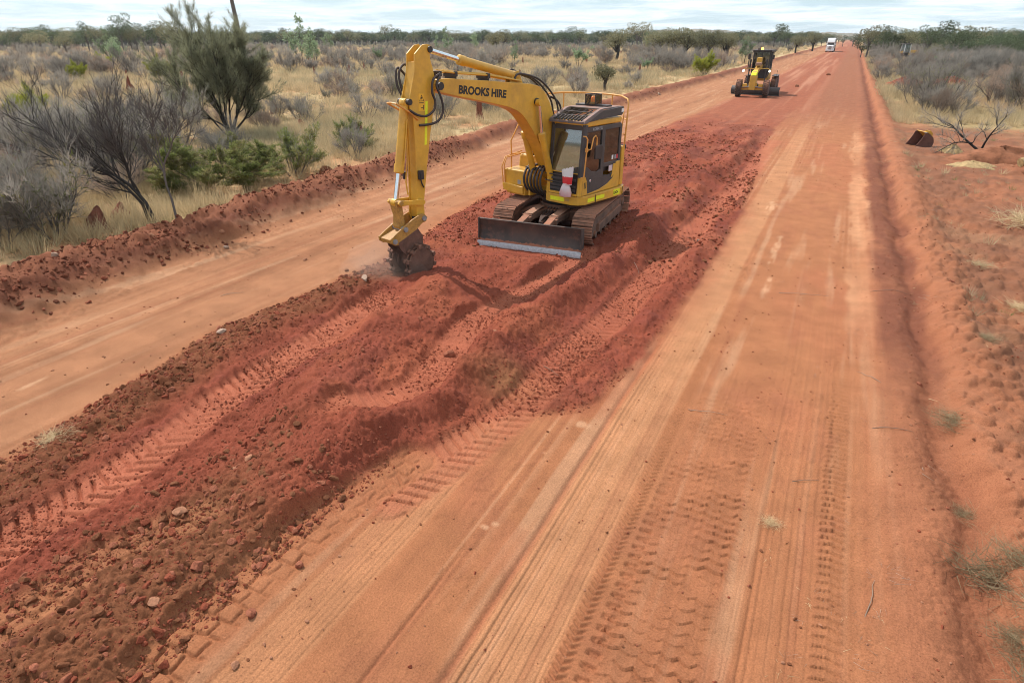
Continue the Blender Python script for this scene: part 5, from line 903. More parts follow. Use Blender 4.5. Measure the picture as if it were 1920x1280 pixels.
# ================================================================== BUCKET on the ground
bx_, by_ = 3.45, 34.2; BK = empty('digging_bucket', (bx_, by_, gz(bx_, by_)-0.02), R(26), 'rusty digging bucket with a yellow back lying on the scraped red dirt', 'bucket')
BK.scale = (0.72,)*3
sidep = [(-0.62, 0.02), (0.30, 0.0), (0.52, 0.16), (0.56, 0.40), (0.46, 0.66), (0.22, 0.86), (0.02, 0.98), (-0.10, 0.92), (-0.18, 0.70), (-0.36, 0.36)]
M['bucketbrown'] = paint('bucket_brown', (0.115, 0.05, 0.04), rough=0.8, dust=0.45, scale=4, var=0.2)
for yy in (-0.55, 0.52): mb = MB(); mb.prism([(x, yy, z) for x, z in sidep], (0, 1, 0), 0.03); mb.build('side_plate', M['bucketbrown'], BK, 0.006)
shell = [(0.30, 0.0), (0.46, 0.06), (0.55, 0.20), (0.575, 0.40), (0.48, 0.66)]
mb = MB(); mb.prism([(x, -0.52, z) for x, z in [(-0.60, 0.0)] + shell] + [(x-0.03, -0.52, z+0.012) for x, z in ([(-0.60, 0.015)] + shell)[::-1]], (0, 1, 0), 1.04); mb.build('shell', M['bucketbrown'], BK)
mb = MB(); mb.prism([(x, -0.52, z) for x, z in [(0.48, 0.66), (0.24, 0.88), (0.02, 1.0), (-0.02, 0.97), (0.20, 0.84), (0.44, 0.63)]], (0, 1, 0), 1.04); mb.build('back_plate', M['gyellow'], BK, 0.006)
for yy in (-0.16, 0.10): mb = MB(); mb.prism([(0.30, yy, 0.82), (0.50, yy, 0.64), (0.62, yy, 0.72), (0.60, yy, 0.88), (0.42, yy, 1.04), (0.26, yy, 1.02)], (0, 1, 0), 0.05); mb.build('hanger_ear', M['gyellow'], BK, 0.008)
mb = MB(); mb.box((-0.07, -0.54, 0.955), (0.16, 0.05, 0.05)); mb.build('worn_lip', M['steel'], BK, 0.01)
for k in range(5): mb = MB(); mb.prism([(-0.60, -0.46+0.22*k, 0.0), (-0.76, -0.46+0.22*k, 0.005), (-0.60, -0.46+0.22*k, 0.06)], (0, 1, 0), 0.07); mb.build('tooth', M['steel'], BK)
# ================================================================== STONES
M['stone'] = paint('red_stone', (0.26, 0.085, 0.05), spec=0.08, rough=0.9, dust=0.35, scale=5, var=0.3); M['stone_pale'] = paint('pale_stone', (0.36, 0.17, 0.10), spec=0.08, rough=0.9, dust=0.3, scale=5, var=0.25); M['clod'] = paint('brown_clod', (0.17, 0.065, 0.032), spec=0.08, rough=1.0, dust=0.2, scale=6, var=0.3)
M['quartz'] = paint('white_quartz', (0.40, 0.28, 0.21), spec=0.08, rough=0.7, dust=0.2, scale=5)
def rock_mesh(name, mat, seed, flat_=0.65, sub=2, ang=0.0):
    bm = bmesh.new(); bmesh.ops.create_icosphere(bm, subdivisions=sub, radius=0.5); r = random.Random(seed); pls = [(Vector((r.gauss(0, 1), r.gauss(0, 1), r.gauss(0, 1))).normalized(), r.uniform(0.24, 0.40)) for _ in range(11)]; off = r.uniform(0, 50)
    for v in bm.verts:
        p = v.co.copy()
        for n, d in pls:
            k = p.dot(n) - d
            if k > 0: p -= n*k
        q = p*4; p *= 1 + 0.12*(math.sin(q.x*1.7+off)+math.sin(q.y*2.1+off*1.3)+math.sin(q.z*1.9+off*0.7))/3
        v.co = Vector((p.x*1.25, p.y*0.95, p.z*flat_*1.2))
    me = bpy.data.meshes.new(name); bm.to_mesh(me); bm.free(); me.materials.append(mat); return me
ROCKS = [(-4.60, 7.18, 0.19, 'stone', 'dark red pointed boulder at the edge of the curved wheel trench'), (-5.16, 3.80, 0.13, 'stone_pale', 'pale flat stone on the near red fill, with a smaller pale chip just below it'), (-5.16, 3.62, 0.07, 'stone_pale', 'small pale chip just below the pale flat stone on the red fill'),
    (-4.68, 5.78, 0.14, 'stone', 'flat red slab on the fill left of the trench end'), (-5.55, 5.81, 0.08, 'stone', 'small red stone left of the flat red slab on the fill'), (-5.49, 7.72, 0.09, 'stone', 'red stone low on the mound in front of the compaction wheel'), (-4.07, 7.66, 0.08, 'stone_pale', 'small tan stone on the crest beyond the trench boulder'),
    (-8.36, 6.19, 0.22, 'quartz', 'grey white rock slab at the left edge of the red fill'), (-5.53, 6.30, 0.07, 'stone', 'small knobbly stone on the ridge above the trench'), (-2.39, 14.74, 0.11, 'quartz', 'whitish stone beside the track right of the excavator shadow'),
    (-5.19, 2.94, 0.15, 'stone_pale', 'tan wedge stone at the brown end of the near fill'), (-5.25, 2.78, 0.10, 'clod', 'dark stone tucked under the tan wedge stone'), (-4.37, 2.48, 0.13, 'stone', 'large rounded stone in the brown stony fill'), (-3.64, 2.39, 0.11, 'stone', 'reddish stone near the block tread prints'), (-3.66, 2.98, 0.10, 'stone', 'red angular stone at the edge of the fill above the block prints'),
    (-4.05, 3.05, 0.11, 'clod', 'dark brown lump halfway up the brown fill'), (-4.30, 3.02, 0.10, 'clod', 'brown lump left of the dark one on the brown fill'), (-3.38, 1.98, 0.08, 'stone_pale', 'pale pebble beside the lowest block tread print'), (-4.38, 2.05, 0.12, 'stone_pale', 'pale tan stone in the middle of the brown fill'), (-4.62, 1.75, 0.15, 'clod', 'biggest brown clod near the bottom left corner'),
    (-12.05, 9.55, 0.16, 'quartz', 'whitish chip lying on the face of the left windrow'), (-12.95, 8.45, 0.17, 'stone_pale', 'pale stone on the crest of the left windrow near the thin bare tree'), (-13.2, 6.55, 0.18, 'quartz', 'grey flat stone on the near end of the left windrow'), (-12.55, 9.9, 0.13, 'stone_pale', 'tan stone low on the windrow face beside the whitish chip'),
    (-15.3, 16.6, 0.55, 'clod', 'dark red boulder behind the left windrow below the green shrub'), (-13.6, 15.3, 0.30, 'clod', 'dark clod at the foot of the left windrow below the excavator arm'), (-9.88, 9.75, 0.10, 'stone_pale', 'small tan stone lying alone on the left lane'), (-8.6, 9.6, 0.10, 'clod', 'dark clod at the fill edge left of the compaction wheel'), (-7.55, 8.9, 0.20, 'quartz', 'pale flat slab in front of the compaction wheel on dusty soil'),
    (-14.6, 40.5, 0.25, 'quartz', 'white stone on the far windrow right of the rounded olive bush'), (-13.9, 56, 0.35, 'quartz', 'white stone on the far windrow left of the grader'), (1.75, 9.4, 0.10, 'stone', 'red stone in the rut on the right shoulder'), (2.55, 13.8, 0.12, 'stone', 'red clod on the crest of the right windrow'), (-4.3, 72, 0.5, 'stone_pale', 'pale clod on the far road right of the grader'), (-2.2, 96, 0.6, 'stone_pale', 'pale clod on the far road halfway to the truck')]
RM = {}
for i, (x, y, s, mt, lb) in enumerate(ROCKS):
    me = rock_mesh('rock', M[mt], 100+i, 0.5 if 'flat' in lb or 'slab' in lb else 0.75); o = link('rock', me); o.location = (x, y, gz(x, y)+s*0.16); o.scale = (s*0.9,)*3; o.rotation_euler = (random.uniform(-.3, .3), random.uniform(-.3, .3), random.uniform(0, 6.28)); tag(o, lb, 'rock', 'rocks lying about the works')
# ---------------- scattering of what nobody could count
def scatter(name, pts, protos, label, rot=None, scl=None, idx=None, tilt=0.0):
    """one object: points carrying turn, size and kind, instanced by geometry nodes"""
    n = len(pts); me = bpy.data.meshes.new(name); me.vertices.add(n); me.vertices.foreach_set('co', pts.astype(np.float32).ravel())
    for an, arr, ty in (('turn', rot, 'FLOAT'), ('size', scl, 'FLOAT'), ('pick', idx, 'INT')): a = me.attributes.new(an, ty, 'POINT'); a.data.foreach_set('value', arr.astype(np.float32 if ty == 'FLOAT' else np.int32))
    o = link(name, me); tag(o, label, kind='stuff'); c = bpy.data.collections.new(name + '_kinds')
    for k, pm in enumerate(protos): po = bpy.data.objects.new('%s_kind_%02d' % (name, k), pm); c.objects.link(po)
    g = bpy.data.node_groups.new(name + '_spread', 'GeometryNodeTree'); g.interface.new_socket('Geometry', in_out='INPUT', socket_type='NodeSocketGeometry'); g.interface.new_socket('Geometry', in_out='OUTPUT', socket_type='NodeSocketGeometry')
    gi = g.nodes.new('NodeGroupInput'); go = g.nodes.new('NodeGroupOutput'); ip = g.nodes.new('GeometryNodeInstanceOnPoints'); ci = g.nodes.new('GeometryNodeCollectionInfo'); ci.inputs[0].default_value = c; ci.inputs[1].default_value = True; ci.inputs[2].default_value = True
    def att(nm, ty): a = g.nodes.new('GeometryNodeInputNamedAttribute'); a.data_type = ty; a.inputs[0].default_value = nm; return a.outputs[0]
    cx_ = g.nodes.new('ShaderNodeCombineXYZ'); g.links.new(att('turn', 'FLOAT'), cx_.inputs[2]); e2r = g.nodes.new('FunctionNodeEulerToRotation'); g.links.new(cx_.outputs[0], e2r.inputs[0])
    g.links.new(gi.outputs[0], ip.inputs['Points']); g.links.new(ci.outputs[0], ip.inputs['Instance']); ip.inputs['Pick Instance'].default_value = True
    g.links.new(att('pick', 'INT'), ip.inputs['Instance Index']); g.links.new(e2r.outputs[0], ip.inputs['Rotation']); g.links.new(att('size', 'FLOAT'), ip.inputs['Scale']); g.links.new(ip.outputs[0], go.inputs[0])
    md = o.modifiers.new('spread', 'NODES'); md.node_group = g; return o
def spread(n, x0, x1, y0, y1, f): x = RNG.uniform(x0, x1, n); y = RNG.uniform(y0, y1, n); k = RNG.random(n) < f(x, y); return x[k], y[k]
def field(name, sets, mats, label, s0, s1, pw, flat_=0.75, sub=1, sink=0.12, nk=4):
    xs = np.concatenate([s[0] for s in sets]); ys = np.concatenate([s[1] for s in sets]); n = len(xs)
    sc_ = s0*(s1/s0)**(RNG.random(n)**pw); zs = np.concatenate([terrain(xs[i:i+100000], ys[i:i+100000], np.full(len(xs[i:i+100000]), 0.03), False) for i in range(0, n, 100000)]) + sc_*sink
    protos = [rock_mesh(name, M[m], 300+17*k, flat_, sub) for m in mats for k in range(nk)]
    return scatter(name, np.stack([xs, ys, zs], 1), protos, label, RNG.uniform(0, 6.28, n), sc_, RNG.integers(0, len(protos), n))
xl_ = lambda y: np.interp(y, XL[:, 0], XL[:, 1]); xr_ = lambda y: np.interp(y, XR[:, 0], XR[:, 1])
def intr(x, y, m=0.24):
    r = np.zeros(x.shape, bool)
    for pts, hw, *_ in TRACKS: d, al, bd, en = pl(x, y, pts); r |= (bd < hw-0.02) & (en < 0)
    return r
fillf = lambda x, y: ((x > xl_(y)) & (x < xr_(y)))*np.where(intr(x, y), 0.025, 1.0)*np.clip(0.45+0.9*fbm(x/0.7, y/0.7, 201, 3), 0.05, 1)
M['redclod'] = paint('red_clod', (0.23, 0.058, 0.032), spec=0.08, rough=1.0, dust=0.15, scale=6, var=0.3)
field('red_crumbs', [spread(150000, -9, -1.8, 1.0, 9, fillf), spread(60000, -9, -1.8, 8, 15, fillf), spread(26000, -9, -2, 14, 34, fillf)], ['redclod', 'redclod', 'redclod', 'stone'], 'crumbs and small clods of fresh red fill', 0.007, 0.046, 2.7)
brf = lambda x, y: np.maximum(((x > xl_(y)-0.05) & (x < xl_(y)+1.0) & (y < 11))*0.8*np.where(intr(x, y), 0.1, 1), (sst(4.9, 2.8, y+(x+4.6)*0.5) > 0.2)*(x > -5.7)*(x < xr_(y))*np.where(intr(x, y), 0.1, 1))
field('fill_clods', [spread(60000, -9.2, -1.9, 12, 42, lambda x, y: ((x > xl_(y)) & (x < xr_(y)))*np.clip(0.25+1.1*fbm(x/0.8, y/1.5, 203, 3), 0.03, 1)*sst(42, 24, y))], ['redclod', 'clod', 'redclod', 'stone'], 'clods on the red fill behind the excavator', 0.02, 0.13, 4.0, 0.75, 1)
field('brown_clods', [spread(46000, -9.3, -3.4, 0.9, 11, brf)], ['clod', 'clod', 'stone', 'redclod'], 'brown clods and stones along the edges of the fill', 0.010, 0.10, 4.6, 0.75, 2)
bmf = lambda x, y: sst(-11.5, -12.5, x + 0.09*np.clip(y-5, 0, 20))*sst(-15.2, -14.0, x)*np.clip(0.5+1.2*fbm(x/0.8, y/0.8, 207, 3), 0.05, 1)
M['bermclod'] = paint('windrow_clod', (0.14, 0.047, 0.027), spec=0.08, rough=1.0, dust=0.15, scale=6, var=0.3)
field('windrow_clods', [spread(30000, -15.4, -11.2, 2, 24, bmf), spread(7000, -16.5, -12.5, 24, 75, bmf)], ['bermclod', 'bermclod', 'stone'], 'clods crumbled over the left windrow', 0.018, 0.115, 3.6, 0.85, 2)
rdf = lambda x, y: 0.25+0.75*(x > 1.2)*np.clip(0.4+fbm(x/0.8, y/1.2, 211, 3), 0, 1)*1.0
field('road_grit', [spread(9000, -2.2, 1.3, 13, 40, lambda x, y: np.clip(0.1+0.9*fbm(x/0.6, y/3, 221, 3), 0.02, 1)), spread(7000, -11.8, -8.6, 12, 40, lambda x, y: np.clip(0.1+0.9*fbm(x/0.5, y/3, 223, 3), 0.02, 1)), spread(9000, -3.6, 1.2, 1.6, 14, lambda x, y: (x > xr_(y))*np.clip(0.2+0.9*fbm(x/0.9, y/2, 213, 3), 0.02, 1)), spread(9000, 1.2, 9, 2, 22, rdf), spread(5000, -11.4, -8.4, 2.5, 20, lambda x, y: (x < xl_(y))*np.clip(0.25+0.9*fbm(x/0.4, y/3, 217, 3), 0.02, 1)), spread(9000, 1.2, 22, 18, 44, rdf), spread(14000, 1.25, 3.6, 2, 30, lambda x, y: np.clip(0.35+1.0*fbm(x/0.5, y/0.7, 219, 3), 0.05, 1))], ['redclod', 'clod', 'stone', 'stone_pale'], 'grit and small clods on the compacted dirt', 0.007, 0.045, 4.0, 0.7, 1)
# ================================================================== PLANTS
def leafmat(name, col, var=0.35, trans=0.35, col2=None, rough=0.6):
    m, t, b = newmat(name); out = t.nodes['Material Output']; oi = N(t, 'ShaderNodeObjectInfo'); tcn = N(t, 'ShaderNodeTexCoord'); nz = N(t, 'ShaderNodeTexNoise', i_Scale=1.7, i_Detail=3.0); t.links.new(tcn.outputs['Object'], nz.inputs['Vector'])
    a = mixc(t, nz.outputs['Fac'], tuple(c*(1-var) for c in col), tuple(c*(1+var) for c in col)); a = mixc(t, ramp(t, nz.outputs['Fac'], 0.45, 0.75), a, tuple(col2)) if col2 else a
    sc_ = N(t, 'ShaderNodeMapRange'); t.links.new(oi.outputs['Random'], sc_.inputs[0]); sc_.inputs[3].default_value = 0.72; sc_.inputs[4].default_value = 1.28
    vm = N(t, 'ShaderNodeVectorMath', operation='SCALE'); t.links.new(a, vm.inputs[0]); t.links.new(sc_.outputs[0], vm.inputs['Scale'])
    t.links.new(vm.outputs[0], b.inputs['Base Color']); b.inputs['Roughness'].default_value = rough; b.inputs['Specular IOR Level'].default_value = 0.08
    if trans:
        tl = N(t, 'ShaderNodeBsdfTranslucent'); v2 = N(t, 'ShaderNodeVectorMath', operation='SCALE'); t.links.new(vm.outputs[0], v2.inputs[0]); v2.inputs['Scale'].default_value = 1.45; t.links.new(v2.outputs[0], tl.inputs[0]); mm = N(t, 'ShaderNodeMixShader'); mm.inputs[0].default_value = trans; t.links.new(b.outputs[0], mm.inputs[1]); t.links.new(tl.outputs[0], mm.inputs[2]); t.links.new(mm.outputs[0], out.inputs[0])
    return m
M['bark_dark'] = leafmat('dark_bark', (0.050, 0.043, 0.040), 0.4, 0); M['bark_grey'] = leafmat('grey_bark', (0.115, 0.100, 0.092), 0.35, 0)
M['twig'] = leafmat('grey_twigs', (0.255, 0.230, 0.200), 0.3, 0.35); M['twig_brown'] = leafmat('brown_twigs', (0.30, 0.225, 0.175), 0.3, 0.35)
M['mulga'] = leafmat('mulga_leaf', (0.185, 0.185, 0.115), 0.3, 0.45); M['green'] = leafmat('green_leaf', (0.20, 0.225, 0.070), 0.3, 0.45, (0.24, 0.19, 0.09)); M['lime'] = leafmat('yellow_green_leaf', (0.24, 0.25, 0.035), 0.3, 0.35)
M['gum'] = leafmat('pale_gum_leaf', (0.23, 0.29, 0.17), 0.3, 0.35); M['olive'] = leafmat('olive_leaf', (0.175, 0.165, 0.095), 0.3, 0.4); M['dark'] = leafmat('dark_green_leaf', (0.080, 0.100, 0.052), 0.45, 0.3)
M['straw'] = leafmat('straw', (0.50, 0.39, 0.235), 0.2, 0.3, (0.42, 0.31, 0.18)); M['straw_grey'] = leafmat('old_grass', (0.38, 0.315, 0.20), 0.25, 0.3, (0.27, 0.26, 0.14)); M['dead_grass'] = leafmat('dead_grass', (0.27, 0.205, 0.12), 0.35, 0.25, (0.17, 0.13, 0.08)); M['greengrass'] = leafmat('green_grass', (0.17, 0.20, 0.07), 0.3, 0.3)

class Geo:
    def __init__(self): self.V = []; self.F = []; self.n = 0
    def tris(self, v, f): v = np.asarray(v, np.float32).reshape(-1, 3); self.V.append(v); self.F.append(np.asarray(f, np.int32).reshape(-1, 3) + self.n); self.n += len(v)
    def tube(self, P, rad, k=4):
        P = np.asarray(P, float); m = len(P); T = np.gradient(P, axis=0); T /= np.linalg.norm(T, axis=1, keepdims=True) + 1e-9
        a = np.array([0.0, 0, 1]) if abs(T[0, 2]) < 0.8 else np.array([1.0, 0, 0]); u = np.cross(T, a); u /= np.linalg.norm(u, axis=1, keepdims=True) + 1e-9; w = np.cross(T, u)
        th = np.arange(k)*2*np.pi/k; rad = np.broadcast_to(np.asarray(rad, float), (m,)); v = P[:, None] + (u[:, None]*np.cos(th)[None, :, None] + w[:, None]*np.sin(th)[None, :, None])*rad[:, None, None]
        i, j = np.meshgrid(np.arange(m-1), np.arange(k), indexing='ij'); a_ = i*k+j; b_ = i*k+(j+1) % k; c_ = a_+k; d_ = b_+k
        self.tris(v.reshape(-1, 3), np.concatenate([np.stack([a_, b_, d_], -1).reshape(-1, 3), np.stack([a_, d_, c_], -1).reshape(-1, 3)]))
    def blades(self, p, d, L, w, rng, quad=False):
        """thin leaf or twig blades: one triangle each, or a lozenge of two"""
        n = len(p); d = d/(np.linalg.norm(d, axis=1, keepdims=True)+1e-9); s = np.cross(d, rng.normal(size=(n, 3))); s /= np.linalg.norm(s, axis=1, keepdims=True)+1e-9; L = np.broadcast_to(L, (n,))[:, None]; w = np.broadcast_to(w, (n,))[:, None]
        if quad: v = np.stack([p, p+d*L*0.5+s*w*0.5, p+d*L, p+d*L*0.5-s*w*0.5], 1).reshape(-1, 3); b = np.arange(n)[:, None]*4; f = np.concatenate([b+[0, 1, 2], b+[0, 2, 3]])
        else: v = np.stack([p-s*w*0.5, p+s*w*0.5, p+d*L], 1).reshape(-1, 3); f = np.arange(3*n).reshape(-1, 3)
        self.tris(v, f)
    def mesh(self, name, mat, smooth=False):
        v = np.concatenate(self.V); f = np.concatenate(self.F); me = bpy.data.meshes.new(name); me.vertices.add(len(v)); me.vertices.foreach_set('co', v.ravel()); me.loops.add(f.size); me.loops.foreach_set('vertex_index', f.ravel()); me.polygons.add(len(f)); me.polygons.foreach_set('loop_start', np.arange(0, f.size, 3, dtype=np.int32))
        me.update(calc_edges=True); me.materials.append(mat); return me
def limb(rng, p, d, L, bend=0.15, up=0.1, n=5, target=None):
    """a wandering branch: points along it"""
    P = [np.array(p, float)]; d = np.array(d, float); d /= np.linalg.norm(d)
    for i in range(n):
        d = d + rng.normal(size=3)*bend + np.array([0, 0, up])
        d /= np.linalg.norm(d); P.append(P[-1] + d*L/n)
    return np.array(P)
def along(P, t):
    q = t*(len(P)-1); i = min(int(q), len(P)-2); f = q-i; return P[i]*(1-f)+P[i+1]*f, (P[i+1]-P[i])/(np.linalg.norm(P[i+1]-P[i])+1e-9)
def side_dir(rng, d, ang):
    r = rng.normal(size=3); r -= d*r.dot(d); r /= np.linalg.norm(r)+1e-9; return d*math.cos(ang) + r*math.sin(ang)
def plant(seed, stems, l2, l3, twig=None, leaf=None, sides=4, wood_r=0.02, up=(0.05, 0.08, 0.10), bend=(0.12, 0.16, 0.2)):
    """stems: list of (base, dir, length); l2/l3: (count, from, to, length ratio, angle); returns wood and foliage geometry"""
    rng = np.random.default_rng(seed); W_, T_, Lf = Geo(), Geo(), Geo(); tips = []
    for base, d, L in stems:
        P = limb(rng, base, d, L, bend[0], up[0], 7); r0 = wood_r*(0.8+0.4*rng.random()); W_.tube(P, np.linspace(r0, r0*0.3, len(P)), sides); tips.append((P, 0.75))
        for _ in range(l2[0]):
            t = rng.uniform(l2[1], l2[2]); q, dd = along(P, t); L2_ = L*l2[3]*rng.uniform(0.6, 1.2)*(1.25-0.6*t); P2 = limb(rng, q, side_dir(rng, dd, l2[4]*rng.uniform(0.6, 1.3)), L2_, bend[1], up[1], 5)
            r2 = r0*(1-0.7*t)*0.55; W_.tube(P2, np.linspace(r2, r2*0.3, len(P2)), 3); tips.append((P2, 1.0))
            for _ in range(l3[0]):
                t3 = rng.uniform(l3[1], l3[2]); q3, d3 = along(P2, t3); P3 = limb(rng, q3, side_dir(rng, d3, l3[4]*rng.uniform(0.6, 1.3)), L2_*l3[3]*rng.uniform(0.6, 1.2), bend[2], up[2], 3)
                W_.tube(P3, np.linspace(r2*0.5, r2*0.18, len(P3)), 3); tips.append((P3, 1.4))
    for P, k in tips:
        Ls = np.linalg.norm(np.diff(P, axis=0), axis=1).sum()
        for spec, G in ((twig, T_), (leaf, Lf)):
            if not spec: continue
            n = int(spec['n']*k*max(0.3, Ls)*(rng.uniform(0.6, 1.4)))
            if n < 1: continue
            t = rng.uniform(spec.get('t0', 0.2), 1.0, n)*(len(P)-1.001); i = t.astype(int); f = (t-i)[:, None]; q = P[i]*(1-f)+P[i+1]*f; d = P[i+1]-P[i]; d /= np.linalg.norm(d, axis=1, keepdims=True)+1e-9
            d = d*spec.get('fwd', 0.8) + rng.normal(size=(n, 3))*spec.get('spread', 0.5) + np.array([0, 0, spec.get('up', 0.2)]); q = q + rng.normal(size=(n, 3))*spec.get('jit', 0.0)
            G.blades(q, d, spec['L']*rng.uniform(0.6, 1.3, n), spec['w']*rng.uniform(0.7, 1.3, n), rng, spec.get('quad', False))
    return W_, T_, Lf
def cone_stems(seed, n, H, lean, spread=0.15, hvar=0.25):
    r = np.random.default_rng(seed); out = []
    for k in range(n):
        a = 2*np.pi*(k+r.uniform(-.3, .3))/n; t = lean*r.uniform(0.4, 1.2); out.append(((math.cos(a)*spread*r.random(), math.sin(a)*spread*r.random(), -0.05), (math.cos(a)*math.sin(t), math.sin(a)*math.sin(t), math.cos(t)), H*r.uniform(1-hvar, 1+hvar*0.3)))
    return out
def merged(name, parts):
    """several geometries of one plant in one mesh, for copies too small to show parts"""
    v = []; f = []; mi = []; n = 0; mats = []
    for G, m in parts:
        if not G.V: continue
        vv = np.concatenate(G.V); ff = np.concatenate(G.F)+n; v.append(vv); f.append(ff); mi.append(np.full(len(ff), len(mats))); mats.append(m); n += len(vv)
    G = Geo(); G.V = v; G.F = f; me = G.mesh(name, mats[0])
    for m in mats[1:]: me.materials.append(m)
    me.polygons.foreach_set('material_index', np.concatenate(mi).astype(np.int32)); return me
def thing_plant(name, loc, parts, label, cat, group=None, rz=0.0, s=1.0):
    e = empty(name, loc, rz, label, cat, group); e.scale = (s,)*3
    for pn, me in parts: link(pn, me, e)
    return e
def at(x, y, dz=-0.03): return (x, y, gz(x, y)+dz)

# ---- the feathery tree on the left
rg = np.random.default_rng(5)
st = [((0.0, 0.1, -0.1), (-0.36, 0.10, 0.93), 5.0), ((0.15, 0, -0.1), (-0.12, -0.1, 1.0), 5.5), ((0.2, 0, -0.1), (0.10, 0.1, 1.0), 5.6), ((-0.1, 0.1, -0.1), (-0.55, -0.15, 0.85), 4.5), ((0.2, 0.0, -0.1), (0.36, 0.2, 0.9), 5.0), ((0.25, 0.05, 0.25), (0.75, 0.1, 0.62), 3.5), ((0.0, 0.0, 0.5), (-0.8, -0.2, 0.55), 2.9), ((0.1, 0.1, 0.0), (-0.25, 0.42, 0.9), 4.8), ((0.1, -0.1, 0.0), (0.2, -0.42, 0.9), 4.8), ((0.2, 0.0, 0.3), (0.55, -0.2, 0.8), 4.0)]
_cr, _sr = math.cos(YAW), math.sin(YAW)
st = [(b, (d[0]*_cr - d[1]*_sr, d[0]*_sr + d[1]*_cr, d[2]), L) for b, d, L in st]
w_, t_, l_ = plant(71, st, (13, 0.25, 0.97, 0.40, 0.60), (8, 0.2, 0.95, 0.6, 0.65), twig=dict(n=6, L=0.35, w=0.012, spread=0.45, up=0.25, t0=0.1), leaf=dict(n=60, L=0.24, w=0.016, spread=0.75, up=0.55, t0=0.25, fwd=0.9, jit=0.05, quad=False), wood_r=0.065, sides=6, up=(0.03, 0.09, 0.12), bend=(0.07, 0.12, 0.16))
thing_plant('mulga_tree', at(-26.0, 22.0), [('trunk', w_.mesh('trunk', M['bark_dark'])), ('twigs', t_.mesh('twigs', M['bark_dark'])), ('crown', l_.mesh('crown', M['mulga']))], 'tall feathery grey green tree with dark fanning trunks, the biggest tree on the left', 'tree', s=0.85)
# ---- leaning bare tree and thin bare tree by the windrow
def cam_dir(r, u, f=0.0): return (r*_cr - f*_sr, r*_sr + f*_cr, u)
st = [((0.1, 0, -0.1), cam_dir(-0.75, 1.0, 0.1), 1.3), ((-0.05, 0.1, -0.1), cam_dir(-0.55, 1.0, 0.1), 1.2)]
rng = np.random.default_rng(9)
def custom_tree(seed, trunks, l2, l3, twig, wood_r, up, bend, leaf=None):
    """trunks: polylines given joint by joint with radii; later limbs sprout from their outer halves"""
    rng = np.random.default_rng(seed); W_, T_ = Geo(), Geo(); tips = []
    for P, r0, r1 in trunks:
        P = np.array(P, float); Q = [P[0]]
        for i in range(len(P)-1):
            for k in (0.5, 1.0): Q.append(P[i]*(1-k)+P[i+1]*k + (rng.normal(size=3)*0.02 if k < 1 else 0))
        P = np.array(Q); W_.tube(P, np.linspace(r0, r1, len(P)), 6); L = np.linalg.norm(np.diff(P, axis=0), axis=1).sum()
        for _ in range(l2[0]):
            t = rng.uniform(l2[1], 1.0); q, dd = along(P, t); L2_ = l2[3]*rng.uniform(0.6, 1.25); P2 = limb(rng, q, side_dir(rng, dd, l2[4]*rng.uniform(0.5, 1.3)), L2_, bend[0], up[0], 6); r2 = max(0.008, (r0+(r1-r0)*t)*0.5); W_.tube(P2, np.linspace(r2, 0.004, len(P2)), 4); tips.append((P2, 1))
            for _ in range(l3[0]):
                t3 = rng.uniform(l3[1], 0.98); q3, d3 = along(P2, t3); P3 = limb(rng, q3, side_dir(rng, d3, l3[4]*rng.uniform(0.5, 1.3)), L2_*l3[3]*rng.uniform(0.6, 1.2), bend[1], up[1], 4); W_.tube(P3, np.linspace(max(0.004, r2*0.4), 0.0025, len(P3)), 3); tips.append((P3, 1.5))
    for P, k in tips:
        n = int(twig['n']*k); t = rng.uniform(0.15, 1.0, n)*(len(P)-1.001); i = t.astype(int); f = (t-i)[:, None]; q = P[i]*(1-f)+P[i+1]*f; d = P[i+1]-P[i]; d /= np.linalg.norm(d, axis=1, keepdims=True)+1e-9
        T_.blades(q, d*0.8+rng.normal(size=(n, 3))*0.45+np.array([0, 0, 0.35]), twig['L']*rng.uniform(0.5, 1.4, n), twig['w'], rng)
    return W_, T_
cd_ = lambda r, f, u: (r*_cr - f*_sr, r*_sr + f*_cr, u)
w_, t_ = custom_tree(31, [([cd_(0.06, 0, -0.1), cd_(-0.10, 0, 0.55), cd_(-0.45, 0.1, 0.98), cd_(-1.15, 0.25, 1.35), cd_(-1.9, 0.4, 1.75), cd_(-2.7, 0.5, 2.5)], 0.060, 0.018), ([cd_(-0.14, 0.05, -0.1), cd_(-0.22, 0.05, 0.5), cd_(-0.5, 0.0, 0.95), cd_(-1.0, -0.2, 1.45), cd_(-1.6, -0.4, 2.2)], 0.050, 0.015), ([cd_(-0.35, 0.1, 0.9), cd_(-0.45, 0.2, 1.5), cd_(-0.7, 0.3, 2.3)], 0.035, 0.012), ([cd_(-0.25, 0.1, 0.75), cd_(-0.35, 0.0, 1.2), cd_(-0.30, -0.1, 1.9)], 0.03, 0.012), ([cd_(-1.1, 0.25, 1.3), cd_(-1.9, 0.3, 1.45), cd_(-2.8, 0.3, 1.9)], 0.03, 0.012)],
    (15, 0.35, 1, 1.15, 0.7), (8, 0.2, 1, 0.55, 0.6), dict(n=9, L=0.30, w=0.0065), 0.06, (0.10, 0.10), (0.12, 0.16))
thing_plant('leaning_tree', at(-15.4, 10.2), [('trunk', w_.mesh('trunk', M['bark_dark'])), ('twigs', t_.mesh('twigs', M['bark_grey']))], 'leafless dark tree leaning left over the grass behind the left windrow', 'tree')
